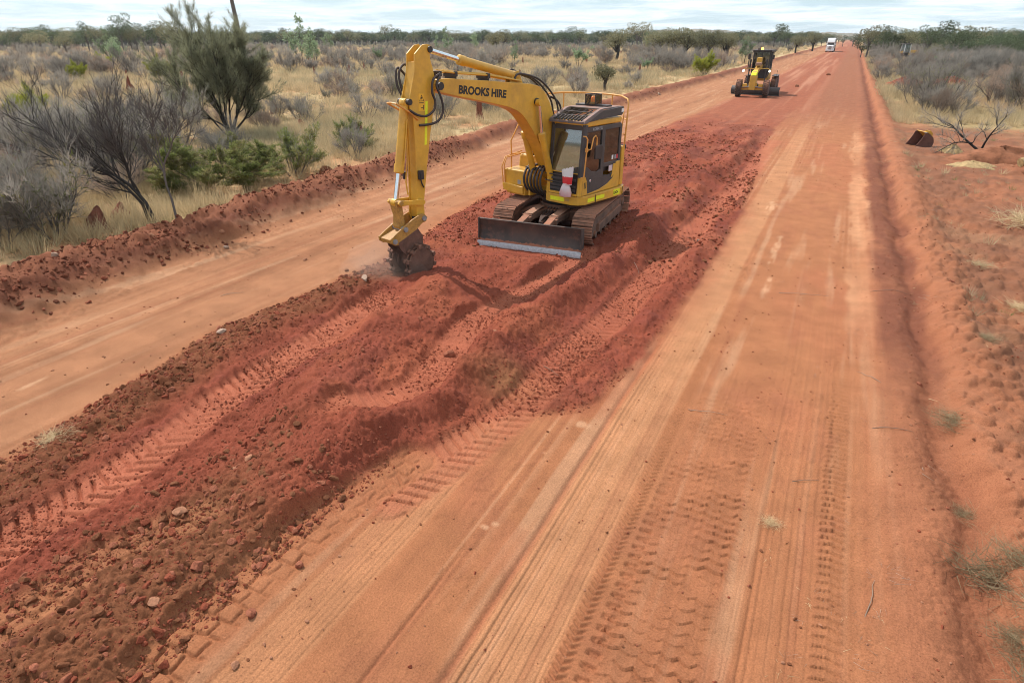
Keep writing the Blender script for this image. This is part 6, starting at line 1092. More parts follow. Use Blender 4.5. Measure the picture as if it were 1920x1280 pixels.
w_, t_ = custom_tree(33, [([cd_(0.02, 0, -0.1), cd_(0.0, 0, 0.6), cd_(-0.04, 0, 1.25), cd_(-0.22, 0.05, 1.7), cd_(-0.55, 0.1, 2.5)], 0.036, 0.010), ([cd_(-0.03, 0, 1.2), cd_(0.10, 0, 1.6), cd_(0.35, 0.0, 2.0), cd_(0.75, 0.0, 2.5)], 0.026, 0.008), ([cd_(0.0, 0, 1.35), cd_(0.02, -0.1, 1.9), cd_(0.05, -0.1, 2.7)], 0.02, 0.008)], (10, 0.45, 1, 0.8, 0.65), (7, 0.2, 1, 0.5, 0.6), dict(n=9, L=0.24, w=0.0065), 0.04, (0.10, 0.10), (0.12, 0.16))
thing_plant('bare_tree', at(-14.5, 10.2), [('trunk', w_.mesh('trunk', M['bark_grey'])), ('twigs', t_.mesh('twigs', M['bark_grey']))], 'slender bare grey tree standing upright just behind the left windrow', 'tree')
# pole behind the feathery tree
mb = MB(); px_, py_ = -56.0, 51.2; mb.tube([(px_, py_, gz(px_, py_)-0.3), (px_-0.15, py_, 4.0), (px_-0.45, py_-0.1, 8.6)], [0.26, 0.22, 0.17], 10); mb.box((px_-0.42, py_-0.1, 8.3), (1.8, 0.12, 0.14), YAW); po = mb.build('pole', M['bark_grey']); tag(po, 'weathered grey pole rising behind the tall feathery tree', 'pole')

# ---- leafless grey shrubs
GS = []
for k in range(9):
    H = (1.7, 1.9, 1.5, 2.1, 1.6, 1.3, 1.8, 1.45, 2.0)[k]; w_, t_, l_ = plant(200+k, cone_stems(300+k, 7 + k % 4, H, 0.62, 0.22), (7, 0.20, 0.92, 0.45, 0.55), (5, 0.2, 0.95, 0.55, 0.55), twig=dict(n=20, L=0.30, w=0.0085, spread=0.42, up=0.30, t0=0.15), leaf=dict(n=(0, 5, 0, 3, 0, 8, 0, 0, 4)[k], L=0.09, w=0.02, spread=0.6, up=0.3, t0=0.1) if k in (1, 3, 5, 8) else None, wood_r=0.020, sides=4)
    GS.append((w_.mesh('stems', M['bark_grey']), t_.mesh('twigs', M['twig_brown'] if k in (2, 6) else M['twig']), l_.mesh('leaves', M['green']) if l_.V else None, merged('grey_shrub', [(w_, M['bark_grey']), (t_, M['twig_brown'] if k in (2, 6) else M['twig'])])))
def shrub_ok(x, y): return np.interp(y, [0, 10, 20, 28, 100, 400], [-14.6, -15.0, -15.6, -16.6, -16.3, -16])
def in_view(x, y, m=0.06):
    b = np.arctan2(-x, y); return (b > R(-14)) & (b < R(68)) & (y > 2)
def sample(n, dmin, dmax, f, p=1.0):
    d = dmin*(dmax/dmin)**(RNG.random(n)**p); b = RNG.uniform(R(-14.5), R(67), n); x = -np.sin(b)*d; y = np.cos(b)*d; k = RNG.random(n) < f(x, y); return x[k], y[k], d[k]
# left: dense near the left edge of the picture, then clumps with straw openings
def fl(x, y):
    den = np.clip(0.20 + 1.15*fbm(x/9.0, y/9.0, 301, 3), 0.015, 1); b_ = np.arctan2(-x, y); near_l = sst(0.80, 1.02, b_)*sst(50, 22, np.hypot(x, y)); return (x < shrub_ok(x, y)-0.6)*np.clip(den + near_l*0.65, 0, 1)*np.where(np.hypot(x, y) < 34, 0.22+0.78*sst(0.80, 0.98, b_), 1.0)
def fr_(x, y): return (x > 3.4)*(y > 47+0.1*x)*np.clip(0.75 + 0.7*fbm(x/8.0, y/8.0, 305, 3), 0.1, 1)*(0.58+0.42*sst(75, 125, np.hypot(x, y)))*np.where((np.abs(np.arctan2(x, y)-0.0592) < 0.016) & (np.hypot(x, y) > 100) & (np.hypot(x, y) < 176), 0.0, 1.0)
lx, ly, ld = sample(1100, 17, 120, fl, 0.72); lsel = np.argsort(ld)[:205]
keep = []
for i in lsel:                                                   # leave room round the named plants
    if all((lx[i]-a)**2+(ly[i]-b)**2 > c*c for a, b, c in ((-17.3, 14.1, 1.6), (-16.5, 16.0, 1.5), (-26, 22, 1.6), (-23.5, 20.0, 2.0), (-21.0, 18.2, 1.6), (-15.4, 10.2, 1.3), (-16.9, 10.9, 1.2), (-24.4, 11.9, 0.9), (-20.3, 24.6, 1.0), (-15.3, 16.6, 0.9))): keep.append(i)
rx, ry, rd = sample(1500, 48, 190, fr_, 0.9); rsel = np.argsort(rd)[:92]
MARKS = [('the tall feathery tree', -26, 22), ('the leaning dark tree', -15.4, 10.2), ('the slender bare tree', -14.5, 10.2), ('the broad olive green bush', -17.5, 14), ('the large blunt termite mound', -24.4, 11.9), ('the pointed termite mound', -20.3, 24.6), ('the bright yellow green bush', -68, 50), ('the tallest pale gum sapling', -78.9, 83.7), ('the excavator arm', -14.5, 21.5), ('the excavator boom', -18.2, 32.7), ('the boom cylinder', -36.6, 76.2), ('the cab handrail', -20, 54), ('the rounded olive bush', -19, 57.1), ('the single olive tree', -43.4, 136), ('the olive tree row', -30, 147), ('the grader', -13, 110), ('the yellow green roadside bush', -15.9, 85.4), ('the white truck', -9, 260), ('the loader', 10.5, 196), ('the digging bucket', 3.45, 34.2), ('the fallen branches', 5.6, 33), ('the red soil heap', 5.2, 75), ('the reddish termite mound', 13.2, 89), ('the right edge', 20, 60)]
SEEN = {}
def where(x, y):
    """the landmark nearest in the view, and on which side of it the thing stands"""
    b, d = math.atan2(-x, y), math.hypot(x, y); best = min(MARKS, key=lambda m: abs(math.atan2(-m[1], m[2])-b)*4 + abs(math.log(math.hypot(m[1], m[2])/d)) + (9 if (m[1] > 0) != (x > 0) else 0)); db = math.atan2(-best[1], best[2])-b; md = math.hypot(best[1], best[2])
    far_ = 'far ' if d > 2.2*md else ''
    if abs(db) < R(1.6): return (far_ + 'behind ' if d > md else 'in front of ') + best[0]
    return ('far ' if abs(db) > R(9) else '') + ('right of ' if db > 0 else 'left of ') + best[0] + (', further back' if d > 1.4*md else ', nearer' if d < 0.75*md else '')
def uniq(adj, noun, x, y, alts):
    w = where(x, y); base = '%s %s %s' % (adj, noun, w); k = SEEN.get(base, 0); SEEN[base] = k+1
    return base if k == 0 else '%s %s %s %s' % (alts[min(k-1, len(alts)-1)], adj, noun, w)
def height_word(h, a, b): return 'low' if h < a else 'tall' if h > b else 'middling'
def place_shrub(x, y, k, s, lab, grp, parts):
    lab = uniq('%s %s' % (height_word(s*(1.7, 1.9, 1.5, 2.1, 1.6, 1.3, 1.8, 1.45, 2.0)[k], 1.25, 2.1), ('grey', 'green tinged', 'brownish', 'green tinged', 'grey', 'half leafy', 'brownish', 'grey', 'grey')[k]), 'twiggy shrub', x, y, ('second', 'third', 'another'))
    if parts:
        e = empty('grey_shrub', at(x, y), random.uniform(0, 6.28), lab, 'shrub', grp); e.scale = (s, s, s*random.uniform(0.85, 1.1)); link('stems', GS[k][0], e); link('twigs', GS[k][1], e)
        if GS[k][2]: link('leaves', GS[k][2], e)
    else:
        o = link('grey_shrub', GS[k][3]); o.location = at(x, y); o.rotation_euler = (0, 0, random.uniform(0, 6.28)); o.scale = (s, s, s*random.uniform(0.85, 1.1)); tag(o, lab, 'shrub', grp)
for i in keep:
    big = 1.0 + 0.45*float(sst(0.8, 1.05, math.atan2(-lx[i], ly[i])))*float(sst(40, 18, ld[i])); place_shrub(float(lx[i]), float(ly[i]), random.randrange(9), big*random.uniform(0.55, 1.0), None, 'leafless shrubs left of the road' if ld[i] > 34 else 'twiggy shrubs behind the left windrow', ld[i] < 55)
for i in rsel: place_shrub(float(rx[i]), float(ry[i]), random.choice((0, 3, 4, 6, 7, 8)), random.uniform(0.85, 1.45), None, 'leafless shrubs right of the road', rd[i] < 75)
fx, fy, fd = sample(6500, 90, 420, lambda x, y: np.where(x < 0, fl(x, y)*(x < -17)*0.55, fr_(x, y)*1.0*(x > 4)*(y < 420)), 1.0)
def zof(x, y): return np.concatenate([terrain(x[i:i+100000], y[i:i+100000], np.full(len(x[i:i+100000]), 0.2), False) for i in range(0, len(x), 100000)])
m_ = ~((fx < 0) & (fd < 95)); fx, fy, fd = fx[m_], fy[m_], fd[m_]
rest = np.setdiff1d(np.arange(len(rx)), rsel); fx = np.concatenate([fx, rx[rest], lx[np.setdiff1d(np.arange(len(lx)), lsel)]]); fy = np.concatenate([fy, ry[rest], ly[np.setdiff1d(np.arange(len(ly)), lsel)]]); n = len(fx)
scatter('far_scrub', np.stack([fx, fy, zof(fx, fy)], 1), [g[3] for g in GS], 'grey leafless scrub spreading across the plain on both sides', RNG.uniform(0, 6.28, n), RNG.uniform(0.75, 1.5, n), RNG.integers(0, 9, n))

# ---- leafy shrubs and small trees that can be told apart
def leafy(seed, n, H, lean, leafd, mat, wood=M['bark_grey'], l2=(7, 0.25, 0.95, 0.45, 0.55), l3=(5, 0.2, 0.95, 0.55, 0.6), r=0.022, twig=None, tw=None, up=(0.05, 0.08, 0.1), sp=0.2):
    w_, t_, l_ = plant(seed, cone_stems(seed+1, n, H, lean, sp), l2, l3, twig=twig, leaf=leafd, wood_r=r, up=up); out = [('stems', w_.mesh('stems', wood)), ('foliage', l_.mesh('foliage', mat))]
    if t_.V: out.append(('twigs', t_.mesh('twigs', tw or M['twig'])))
    return out
bush_a = leafy(401, 14, 1.6, 1.05, dict(n=170, L=0.085, w=0.020, spread=0.6, up=0.4, t0=0.35, jit=0.03), M['green'], twig=dict(n=10, L=0.22, w=0.008, spread=0.5, t0=0.1), tw=M['twig_brown'])
bush_b = leafy(405, 11, 1.45, 0.95, dict(n=75, L=0.08, w=0.018, spread=0.6, up=0.4, t0=0.35, jit=0.03), M['green'], twig=dict(n=14, L=0.24, w=0.008, spread=0.5, t0=0.1))
thing_plant('green_shrub', at(-17.5, 14.0), bush_a, 'broad olive green bush behind the left windrow below the feathery tree', 'shrub', s=1.3).scale = (1.45, 1.45, 0.86)
thing_plant('green_shrub', at(-16.3, 16.2), bush_b, 'thin green shrub just right of the broad olive green bush', 'shrub', rz=1.0, s=0.95)
thing_plant('green_shrub', at(-17.9, 21.5), bush_b, 'low sparse green shrub left of the excavator arm behind the windrow', 'shrub', rz=2.2, s=0.85)
thing_plant('green_shrub', at(-20.4, 8.6), bush_b, 'faded green shrub among grey scrub at the left edge of the picture', 'shrub', rz=3.1, s=1.25)
lime = leafy(411, 12, 1.75, 0.7, dict(n=90, L=0.10, w=0.026, spread=0.7, up=0.4, t0=0.25, jit=0.05, quad=True), M['lime'])
thing_plant('round_bush', at(-68, 50), lime, 'bright yellow green round bush left of the feathery tree', 'shrub', s=1.15)
thing_plant('round_bush', at(-15.9, 85.4), lime, 'yellow green bush beside the windrow left of the grader', 'shrub', rz=1.2, s=1.25)
for x, y, s_, lb in ((-78, 47, 0.9, 'small lime green bush in the scrub far left'), (-96, 62, 1.1, 'lime green bush just below the left tree line'), (-41, 21.5, 0.9, 'yellowish bush behind the leaning dark tree'), (-34, 47, 0.5, 'little bright green shrub left of the arm top')): thing_plant('lime_bush', at(x, y), lime, lb, 'shrub', rz=x, s=s_)
gum = [leafy(421+k, 3, 4.0, 0.28, dict(n=22, L=0.20, w=0.10, spread=0.8, up=0.1, t0=0.35, jit=0.10, quad=True), M['gum'], wood=M['bark_grey'], l2=(8, 0.25, 0.98, 0.28, 0.7), l3=(4, 0.3, 0.95, 0.5, 0.6), r=0.05) for k in range(3)]
GUMS = [(-78.9, 83.7, 1.55, 'tallest pale green gum sapling right of the feathery tree'), (-85.1, 93.2, 1.0, 'pale gum sapling close right of the tallest one'), (-92, 62, 1.1, 'pale gum bush left of the feathery tree, its crown above the yellow bush'), (-81.1, 129.5, 1.3, 'pale gum sapling behind the top of the excavator arm'), (-100, 177.4, 1.3, 'pale gum right of the olive tree above the boom'), (-35.8, 94.6, 0.85, 'thin pale green sapling standing above the cab handrail'), (-54.1, 200, 1.15, 'pale blue green gum between the round olive trees'), (-16.9, 126.9, 1.0, 'pale gum beside the road left of the grader'), (-24.8, 91.2, 0.5, 'little blue green sapling right of the olive bush'), (-58, 118, 0.8, 'pale sapling in the grass above the boom'), (-140, 160, 1.3, 'pale gum left of centre just below the tree line'), (-76, 100, 0.7, 'low pale gum right of the two big saplings'), (-112, 122, 1.1, 'pale yellow green sapling below the tree line'), (-55, 100, 0.6, 'small pale gum above the boom cylinder'), (9.8, 96, 0.6, 'small green sapling in the right hand scrub'), (-118, 78, 1.2, 'pale gum at the far left of the plain')]
for i, (x, y, s_, lb) in enumerate(GUMS): thing_plant('gum_sapling', at(x, y), gum[i % 3], lb, 'tree', 'pale gum saplings on the plain', rz=i*1.3, s=s_)
def crown_tree(seed, H, rad, flat_=0.75, n=520, leaf=0.5, lobes=7):
    rng = np.random.default_rng(seed); W_, G = Geo(), Geo(); cs = []
    for k in range(lobes): a = rng.uniform(0, 6.28); d = rad*rng.uniform(0.15, 0.75); cs.append((math.cos(a)*d, math.sin(a)*d, H*rng.uniform(0.52, 0.86), rad*rng.uniform(0.34, 0.55)))
    W_.tube([(0, 0, -0.3), (rng.normal()*0.15, rng.normal()*0.15, H*0.3), (rng.normal()*0.3, rng.normal()*0.3, H*0.6)], [0.22, 0.17, 0.10], 6)
    for c in cs: W_.tube([(0, 0, H*0.28), (c[0]*0.5, c[1]*0.5, H*0.28+(c[2]-H*0.28)*0.6), c[:3]], [0.10, 0.07, 0.03], 4)
    for c in cs:
        m = n//lobes; u = rng.normal(size=(m, 3)); u /= np.linalg.norm(u, axis=1, keepdims=True); r = c[3]*(0.55+0.5*rng.random((m, 1))**0.6); p = np.array(c[:3])+u*r*np.array([1.1, 1.1, flat_]); d = u*0.5+rng.normal(size=(m, 3))*0.7; G.blades(p-d*leaf*0.25, d, leaf*rng.uniform(0.5, 1.25, m), leaf*rng.uniform(0.35, 0.7, m), rng, True)
    return W_, G
olv = []
def ctree(seed, H, rad, fl_, n, leaf, lobes, mat, bark):
    w_, g_ = crown_tree(seed, H, rad, fl_, n, leaf, lobes); return [('stems', w_.mesh('stems', bark)), ('foliage', g_.mesh('foliage', mat))]
olv = [ctree(441+k, 3.9, 1.75+0.15*k, 0.75, 2600, 0.20, 11, M['olive'], M['bark_dark']) for k in range(3)]; olvb = ctree(447, 3.0, 1.5, 0.85, 2600, 0.17, 12, M['olive'], M['bark_dark'])
OLV = [(-19.0, 57.1, 0.72, 'rounded olive bush on the plain behind the cab handrail'), (-43.4, 136.1, 1.45, 'single olive tree with a bare dark trunk right of the boom'), (-36.4, 143.4, 1.5, 'leftmost tree of the olive row left of the grader'), (-33.7, 144.8, 1.6, 'greyish second tree of the olive row'), (-31.5, 146, 1.5, 'third tree of the olive row with crossing trunks'), (-29.8, 149, 1.4, 'fourth tree of the olive row'), (-27.0, 147.6, 1.45, 'fifth and widest tree of the olive row'), (-24.0, 150, 1.3, 'rightmost tree of the olive row left of the grader'), (-88, 168, 1.5, 'broad olive tree standing above the boom'), (-120, 235, 1.8, 'dark spreading tree in front of the tree line above the boom'), (-28, 178, 1.3, 'olive tree behind the olive row'), (-14.5, 210, 1.2, 'roadside olive tree short of the truck'), (-12.8, 262, 1.6, 'dark tree just behind the white truck')]
for i, (x, y, s_, lb) in enumerate(OLV): thing_plant('olive_tree', at(x, y), olvb if i == 0 else olv[i % 3], lb, 'tree', 'olive trees on the plain', rz=i*0.9, s=s_)
# ---- termite mounds
TM = []
for k in range(5):
    r = random.Random(500+k); mb = MB(); prof = []; n = 12
    for i in range(n+1):
        t = i/n; prof.append((t, (0.30*(1-t)**0.75 + 0.05*math.sin(t*9+k)*(1-t) + 0.03)*(1 if i < n else 0.2)))
    vs = []; m = 12
    for i, (z, rr) in enumerate(prof):
        for q in range(m): a = 2*math.pi*q/m; w = rr*(1+0.18*math.sin(2*a+k+z*3)+0.12*math.sin(5*a+z*7+k)+r.uniform(-.07, .07)); vs.append((math.cos(a)*w*(1.1 if k % 2 else 0.8) + 0.06*math.sin(z*4+k), math.sin(a)*w*0.85, z*(1+r.uniform(-.01, .01))))
    mb.add(vs, [(i*m+q, i*m+(q+1) % m, (i+1)*m+(q+1) % m, (i+1)*m+q) for i in range(n) for q in range(m)], True); mb.f.append(tuple(n*m+q for q in range(m))); mb.sm.append(True); TM.append(mb.mesh('termite_mound', paint('termite_earth', (0.20, 0.075, 0.05), rough=1.0, dust=0.15, scale=7, var=0.3, spec=0.08) if k == 0 else TM[0].materials[0]))
TMS = [(-24.4, 11.9, 1.15, 1.5, 'large blunt dark termite mound in the scrub at the left edge'), (-20.3, 24.6, 0.85, 0.8, 'pointed termite mound left of the excavator arm'), (-18.2, 32.7, 1.7, 0.7, 'tall dark termite mound directly under the boom'), (-25.6, 66.9, 1.25, 0.7, 'tall red termite spire above the cab handrail, left of the olive bush'), (-20, 54, 0.95, 0.7, 'brown termite mound just left of the rounded olive bush'), (-36.6, 76.2, 0.8, 0.7, 'small red termite mound above the boom cylinder'), (-37.2, 47.5, 0.7, 0.7, 'termite mound in pale grass left of the arm top'), (-31.3, 30.2, 0.75, 0.9, 'dark termite mound right of the feathery tree'), (-15.9, 9.1, 0.65, 0.8, 'dark termite mound at the foot of the leaning tree'), (-16.7, 10.2, 0.45, 0.9, 'low termite stump between the leaning tree and its neighbour'), (13.2, 89, 1.2, 0.7, 'reddish termite mound in the right hand scrub'), (-43, 160, 1.0, 0.7, 'red termite spire in front of the olive row'), (-58, 186, 1.2, 0.7, 'red termite mound below the single olive tree'), (-25.3, 26.1, 0.5, 0.8, 'low termite mound above the left windrow left of the arm'), (-56, 38.2, 0.7, 0.8, 'slanting termite mound in the scrub left of the feathery tree')]
for i, (x, y, h, w, lb) in enumerate(TMS): o = link('termite_mound', TM[i % 5]); o.location = at(x, y, -0.05); o.scale = (w*1.1, w*1.1, h); o.rotation_euler = (0, random.uniform(-.06, .06), random.uniform(0, 6.28)); tag(o, lb, 'termite mound', 'termite mounds on the plain')
mx_, my_, md_ = sample(260, 60, 240, lambda x, y: (x < -20)*0.9, 0.9)
for x, y in list(zip(mx_, my_))[:46]: o = link('termite_mound', random.choice(TM)); o.location = at(float(x), float(y), -0.05); h = random.uniform(0.6, 1.5); o.scale = (0.75, 0.75, h); o.rotation_euler = (0, random.uniform(-.06, .06), random.uniform(0, 6.28)); tag(o, uniq(height_word(h, 0.85, 1.2) + ' red', 'termite mound', float(x), float(y), ('second', 'third', 'another')), 'termite mound', 'far termite mounds')

# ---- tree line
CT = []
for k in range(7):
    H = (8.5, 7.5, 9.5, 6.5, 8.0, 7.0, 10.0)[k]; w_, g_ = crown_tree(600+k, H, H*(0.40, 0.5, 0.36, 0.55, 0.45, 0.5, 0.34)[k], (0.8, 0.6, 0.9, 0.6, 0.7, 0.65, 0.8)[k], 1000, 0.42, 7+k % 4); CT.append((w_.mesh('trunk', M['bark_grey']), g_.mesh('crown', M['olive'] if k in (2, 5) else M['dark']), merged('far_tree', [(w_, M['bark_grey']), (g_, M['olive'] if k in (2, 5) else M['dark'])]), H))
def bear(px): return math.atan2((px-960)/1173.3*1.0, math.cos(PITCH)+ (570/1173.3)*math.sin(PITCH)) - YAW   # road angle of a picture column at the horizon; negative is left
TL = []
def line(px0, px1, d0, d1, n, h0, h1, rows=1):
    for k in range(n): px = px0+(px1-px0)*(k+random.uniform(-.5, .5))/n; b = -bear(px) - 2*0; d = random.uniform(d0, d1); TL.append((-math.sin(b)*d, math.cos(b)*d, (h0-1.2+(h1-h0+1.2)*random.random()**1.3)*(1.25 if random.random() < 0.10 else 1), px))
line(-60, 330, 215, 300, 34, 6.0, 9.5); line(0, 360, 300, 380, 24, 6.5, 9.0); line(330, 700, 330, 410, 34, 6.5, 9.0); line(480, 1100, 345, 400, 60, 6.5, 9.2); line(1080, 1500, 300, 380, 44, 6.0, 8.6); line(1440, 1590, 380, 520, 16, 5.5, 8.5); line(1625, 1960, 165, 230, 40, 5.0, 7.6); line(1680, 1960, 130, 170, 18, 3.8, 5.6); line(1600, 1700, 300, 420, 10, 5.5, 8.0)
TL = [q for q in TL if not (abs(math.atan2(q[0], q[1])-0.0592) < 0.022 and math.hypot(q[0], q[1]) < 185)]
for i, (x, y, h, px) in enumerate(TL[:290]):
    k = random.randrange(7); s_ = h/CT[k][3]; grp = 'trees of the far tree line left of the road' if px < 1600 else 'trees beyond the scrub right of the road'; lb = uniq('%s %s dark green' % (height_word(h, 6.3, 8.4), ('round', 'broad', 'narrow', 'spreading', 'round', 'broad', 'narrow')[k]), 'tree', x, y, ('second', 'third', 'another'))
    e = empty('far_tree', at(x, y, -0.1), random.uniform(0, 6.28), lb, 'tree', grp); e.scale = (s_*random.uniform(0.9, 1.25), s_*random.uniform(0.9, 1.25), s_); link('trunk', CT[k][0], e); link('crown', CT[k][1], e)
wx_, wy_, wd_ = sample(5200, 400, 1150, lambda x, y: ((np.abs(x+5) > 16))*1.0, 1.0); n = len(wx_)
scatter('far_woodland', np.stack([wx_, wy_, zof(wx_, wy_)-0.2], 1), [c[2] for c in CT], 'dark woodland stretching away behind the tree line to the horizon', RNG.uniform(0, 6.28, n), RNG.uniform(0.65, 0.95, n), RNG.integers(0, 7, n))
wx_, wy_, wd_ = sample(1500, 210, 420, lambda x, y: ((x > 9) & (np.hypot(x, y) > 225)) | ((x < -20) & (np.hypot(x, y) > 385)), 1.0); n = len(wx_)
scatter('understorey', np.stack([wx_, wy_, zof(wx_, wy_)-0.4], 1), [c[2] for c in CT], 'low dark growth filling in under the far tree line', RNG.uniform(0, 6.28, n), RNG.uniform(0.3, 0.62, n), RNG.integers(0, 7, n))
# ---- distant rise
def hill(name, px0, px1, d, h, seed, label, mat):
    vs = []; fs = []; m = 60; rr = 9
    for i in range(m+1):
        px = px0+(px1-px0)*i/m; b = -bear(px); e = math.sin(math.pi*i/m)**0.55
        for j in range(rr+1): q = j/rr; dd = d+(q-0.35)*600; hh = h*e*math.sin(math.pi*min(1, max(0, q)))**0.8*(0.9+0.13*math.sin(i*0.5+seed)*math.sin(i*0.17)) + 1.2*math.sin(i*2.3+j*1.7); vs.append((-math.sin(b)*dd, math.cos(b)*dd, hh-1.5))
    for i in range(m):
        for j in range(rr): a = i*(rr+1)+j; fs.append((a, a+1, a+rr+2, a+rr+1))
    mb = MB(); mb.add(vs, fs, True); o = mb.build(name, mat); return tag(o, label, kind='structure')
hm, t_, b_ = newmat('wooded_rise'); tcn = N(t_, 'ShaderNodeTexCoord'); n1 = N(t_, 'ShaderNodeTexNoise', i_Scale=0.06, i_Detail=6.0, i_Roughness=0.75); t_.links.new(tcn.outputs['Object'], n1.inputs['Vector']); t_.links.new(mixc(t_, ramp(t_, n1.outputs['Fac'], 0.40, 0.60), (0.10, 0.11, 0.07), (0.24, 0.17, 0.12)), b_.inputs['Base Color']); b_.inputs['Roughness'].default_value = 1.0
hill('hill', 1120, 1470, 1900, 27, 1.0, 'low reddish wooded rise on the horizon left of the road', hm); hill('hill', 1400, 1700, 1500, 15, 2.0, 'pale green low ridge behind the end of the road', hm)

# ---- grass
def tuft(seed, n, H, spread_, mat, w=0.012):
    rng = np.random.default_rng(seed); G = Geo(); a = rng.uniform(0, 6.28, n); r = spread_*np.sqrt(rng.random(n)); p = np.stack([np.cos(a)*r*0.5, np.sin(a)*r*0.5, np.zeros(n)-0.02], 1); d = np.stack([np.cos(a)*rng.uniform(0.1, 0.75, n), np.sin(a)*rng.uniform(0.1, 0.75, n), np.ones(n)], 1) + rng.normal(size=(n, 3))*0.12; G.blades(p, d, H*rng.uniform(0.45, 1.1, n), w*rng.uniform(0.6, 1.4, n), rng); return G.mesh('tuft', mat)
TF = [tuft(700, 34, 0.55, 0.28, M['straw']), tuft(701, 40, 0.45, 0.34, M['straw']), tuft(702, 30, 0.65, 0.22, M['straw']), tuft(703, 34, 0.42, 0.32, M['straw_grey']), tuft(704, 28, 0.55, 0.26, M['straw_grey']), tuft(705, 30, 0.32, 0.26, M['greengrass'])]
TFB = [tuft(710+k, 46, 0.75, 1.0, M['straw'] if k < 3 else M['straw_grey'], 0.035) for k in range(5)]
def gl(x, y): return (x < shrub_ok(x, y)+0.15)*(0.55+0.45*sst(0.5, 5, shrub_ok(x, y)-x))*np.clip(0.62 + 1.1*fbm(x/3.0, y/3.0, 401, 4), 0.04, 1)
def gr(x, y): return ((x > 2.9)*(y > 43.5+1.5*fbm(x/3, y/3, 405, 2)))*np.clip(0.7+0.6*fbm(x/3.0, y/3.0, 407, 3), 0.1, 1)
def grassf(x, y): return np.maximum(gl(x, y), gr(x, y))
gx, gy, gd = sample(52000, 15.5, 75, grassf, 0.8); n = len(gx)
pk = np.clip((2.2+2.6*fbm(gx/6.0, gy/6.0, 411, 3)+RNG.normal(size=n)*1.0), 0, 5.4).astype(int); scatter('dry_grass', np.stack([gx, gy, zof(gx, gy)], 1), TF, 'dry straw grass covering the plain beside the works', RNG.uniform(0, 6.28, n), RNG.uniform(0.7, 1.35, n), pk)
gx, gy, gd = sample(52000, 62, 420, grassf, 0.9); n = len(gx); scatter('far_grass', np.stack([gx, gy, zof(gx, gy)], 1), TFB, 'pale straw grass fading across the far plain', RNG.uniform(0, 6.28, n), RNG.uniform(0.6, 1.25, n), np.clip((2.0+2.4*fbm(gx/14.0, gy/14.0, 415, 3)+RNG.normal(size=n)), 0, 4.4).astype(int))
gx, gy, gd = sample(5200, 9, 45, lambda x, y: (x > 2.7)*np.clip(-0.04+0.8*fbm(x/1.6, y/1.6, 421, 3)+0.25*sst(3.5, 7, x), 0.0, 1), 0.8); n = len(gx); scatter('verge_grass', np.stack([gx, gy, zof(gx, gy)], 1), TF, 'sparse grass tufts on the scraped dirt right of the windrow', RNG.uniform(0, 6.28, n), RNG.uniform(0.3, 0.7, n), RNG.choice([0, 1, 3, 4, 3, 5], n))
def litter(seed, n, L, mat):
    rng = np.random.default_rng(seed); G = Geo(); a = rng.uniform(0, 6.28, n); p = rng.normal(size=(n, 3))*np.array([0.13, 0.13, 0.008])+np.array([0, 0, 0.018]); G.blades(p, np.stack([np.cos(a), np.sin(a), rng.normal(size=n)*0.12], 1), L*rng.uniform(0.3, 1.2, n), 0.006*rng.uniform(0.6, 1.6, n), rng); return G.mesh('litter', mat)
LT = [litter(740, 9, 0.22, M['dead_grass']), litter(741, 6, 0.28, M['twig_brown']), litter(742, 14, 0.16, M['dead_grass']), litter(743, 5, 0.2, M['straw']), litter(744, 18, 0.14, M['straw_grey'])]
gx, gy, gd = sample(9000, 4.5, 45, lambda x, y: (x > 1.7)*np.clip(0.12+0.9*fbm(x/0.9, y/0.9, 423, 3)+0.15*sst(2.4, 4, x), 0.0, 1), 0.75); n = len(gx); scatter('verge_litter', np.stack([gx, gy, zof(gx, gy)], 1), LT, 'dead grass, leaf and twig litter strewn over the right verge', RNG.uniform(0, 6.28, n), RNG.uniform(0.5, 1.2, n), RNG.integers(0, 5, n))
gx, gy, gd = sample(3500, 2.5, 22, lambda x, y: (x < 1.7)*(x > -1.2)*np.clip(-0.1+0.8*fbm(x/0.8, y/1.5, 425, 3), 0.0, 0.5), 0.8); n = len(gx); scatter('road_litter', np.stack([gx, gy, zof(gx, gy)], 1), [LT[1], LT[3]], 'odd bits of straw and twig on the compacted road', RNG.uniform(0, 6.28, n), RNG.uniform(0.2, 0.5, n), RNG.integers(0, 2, n))
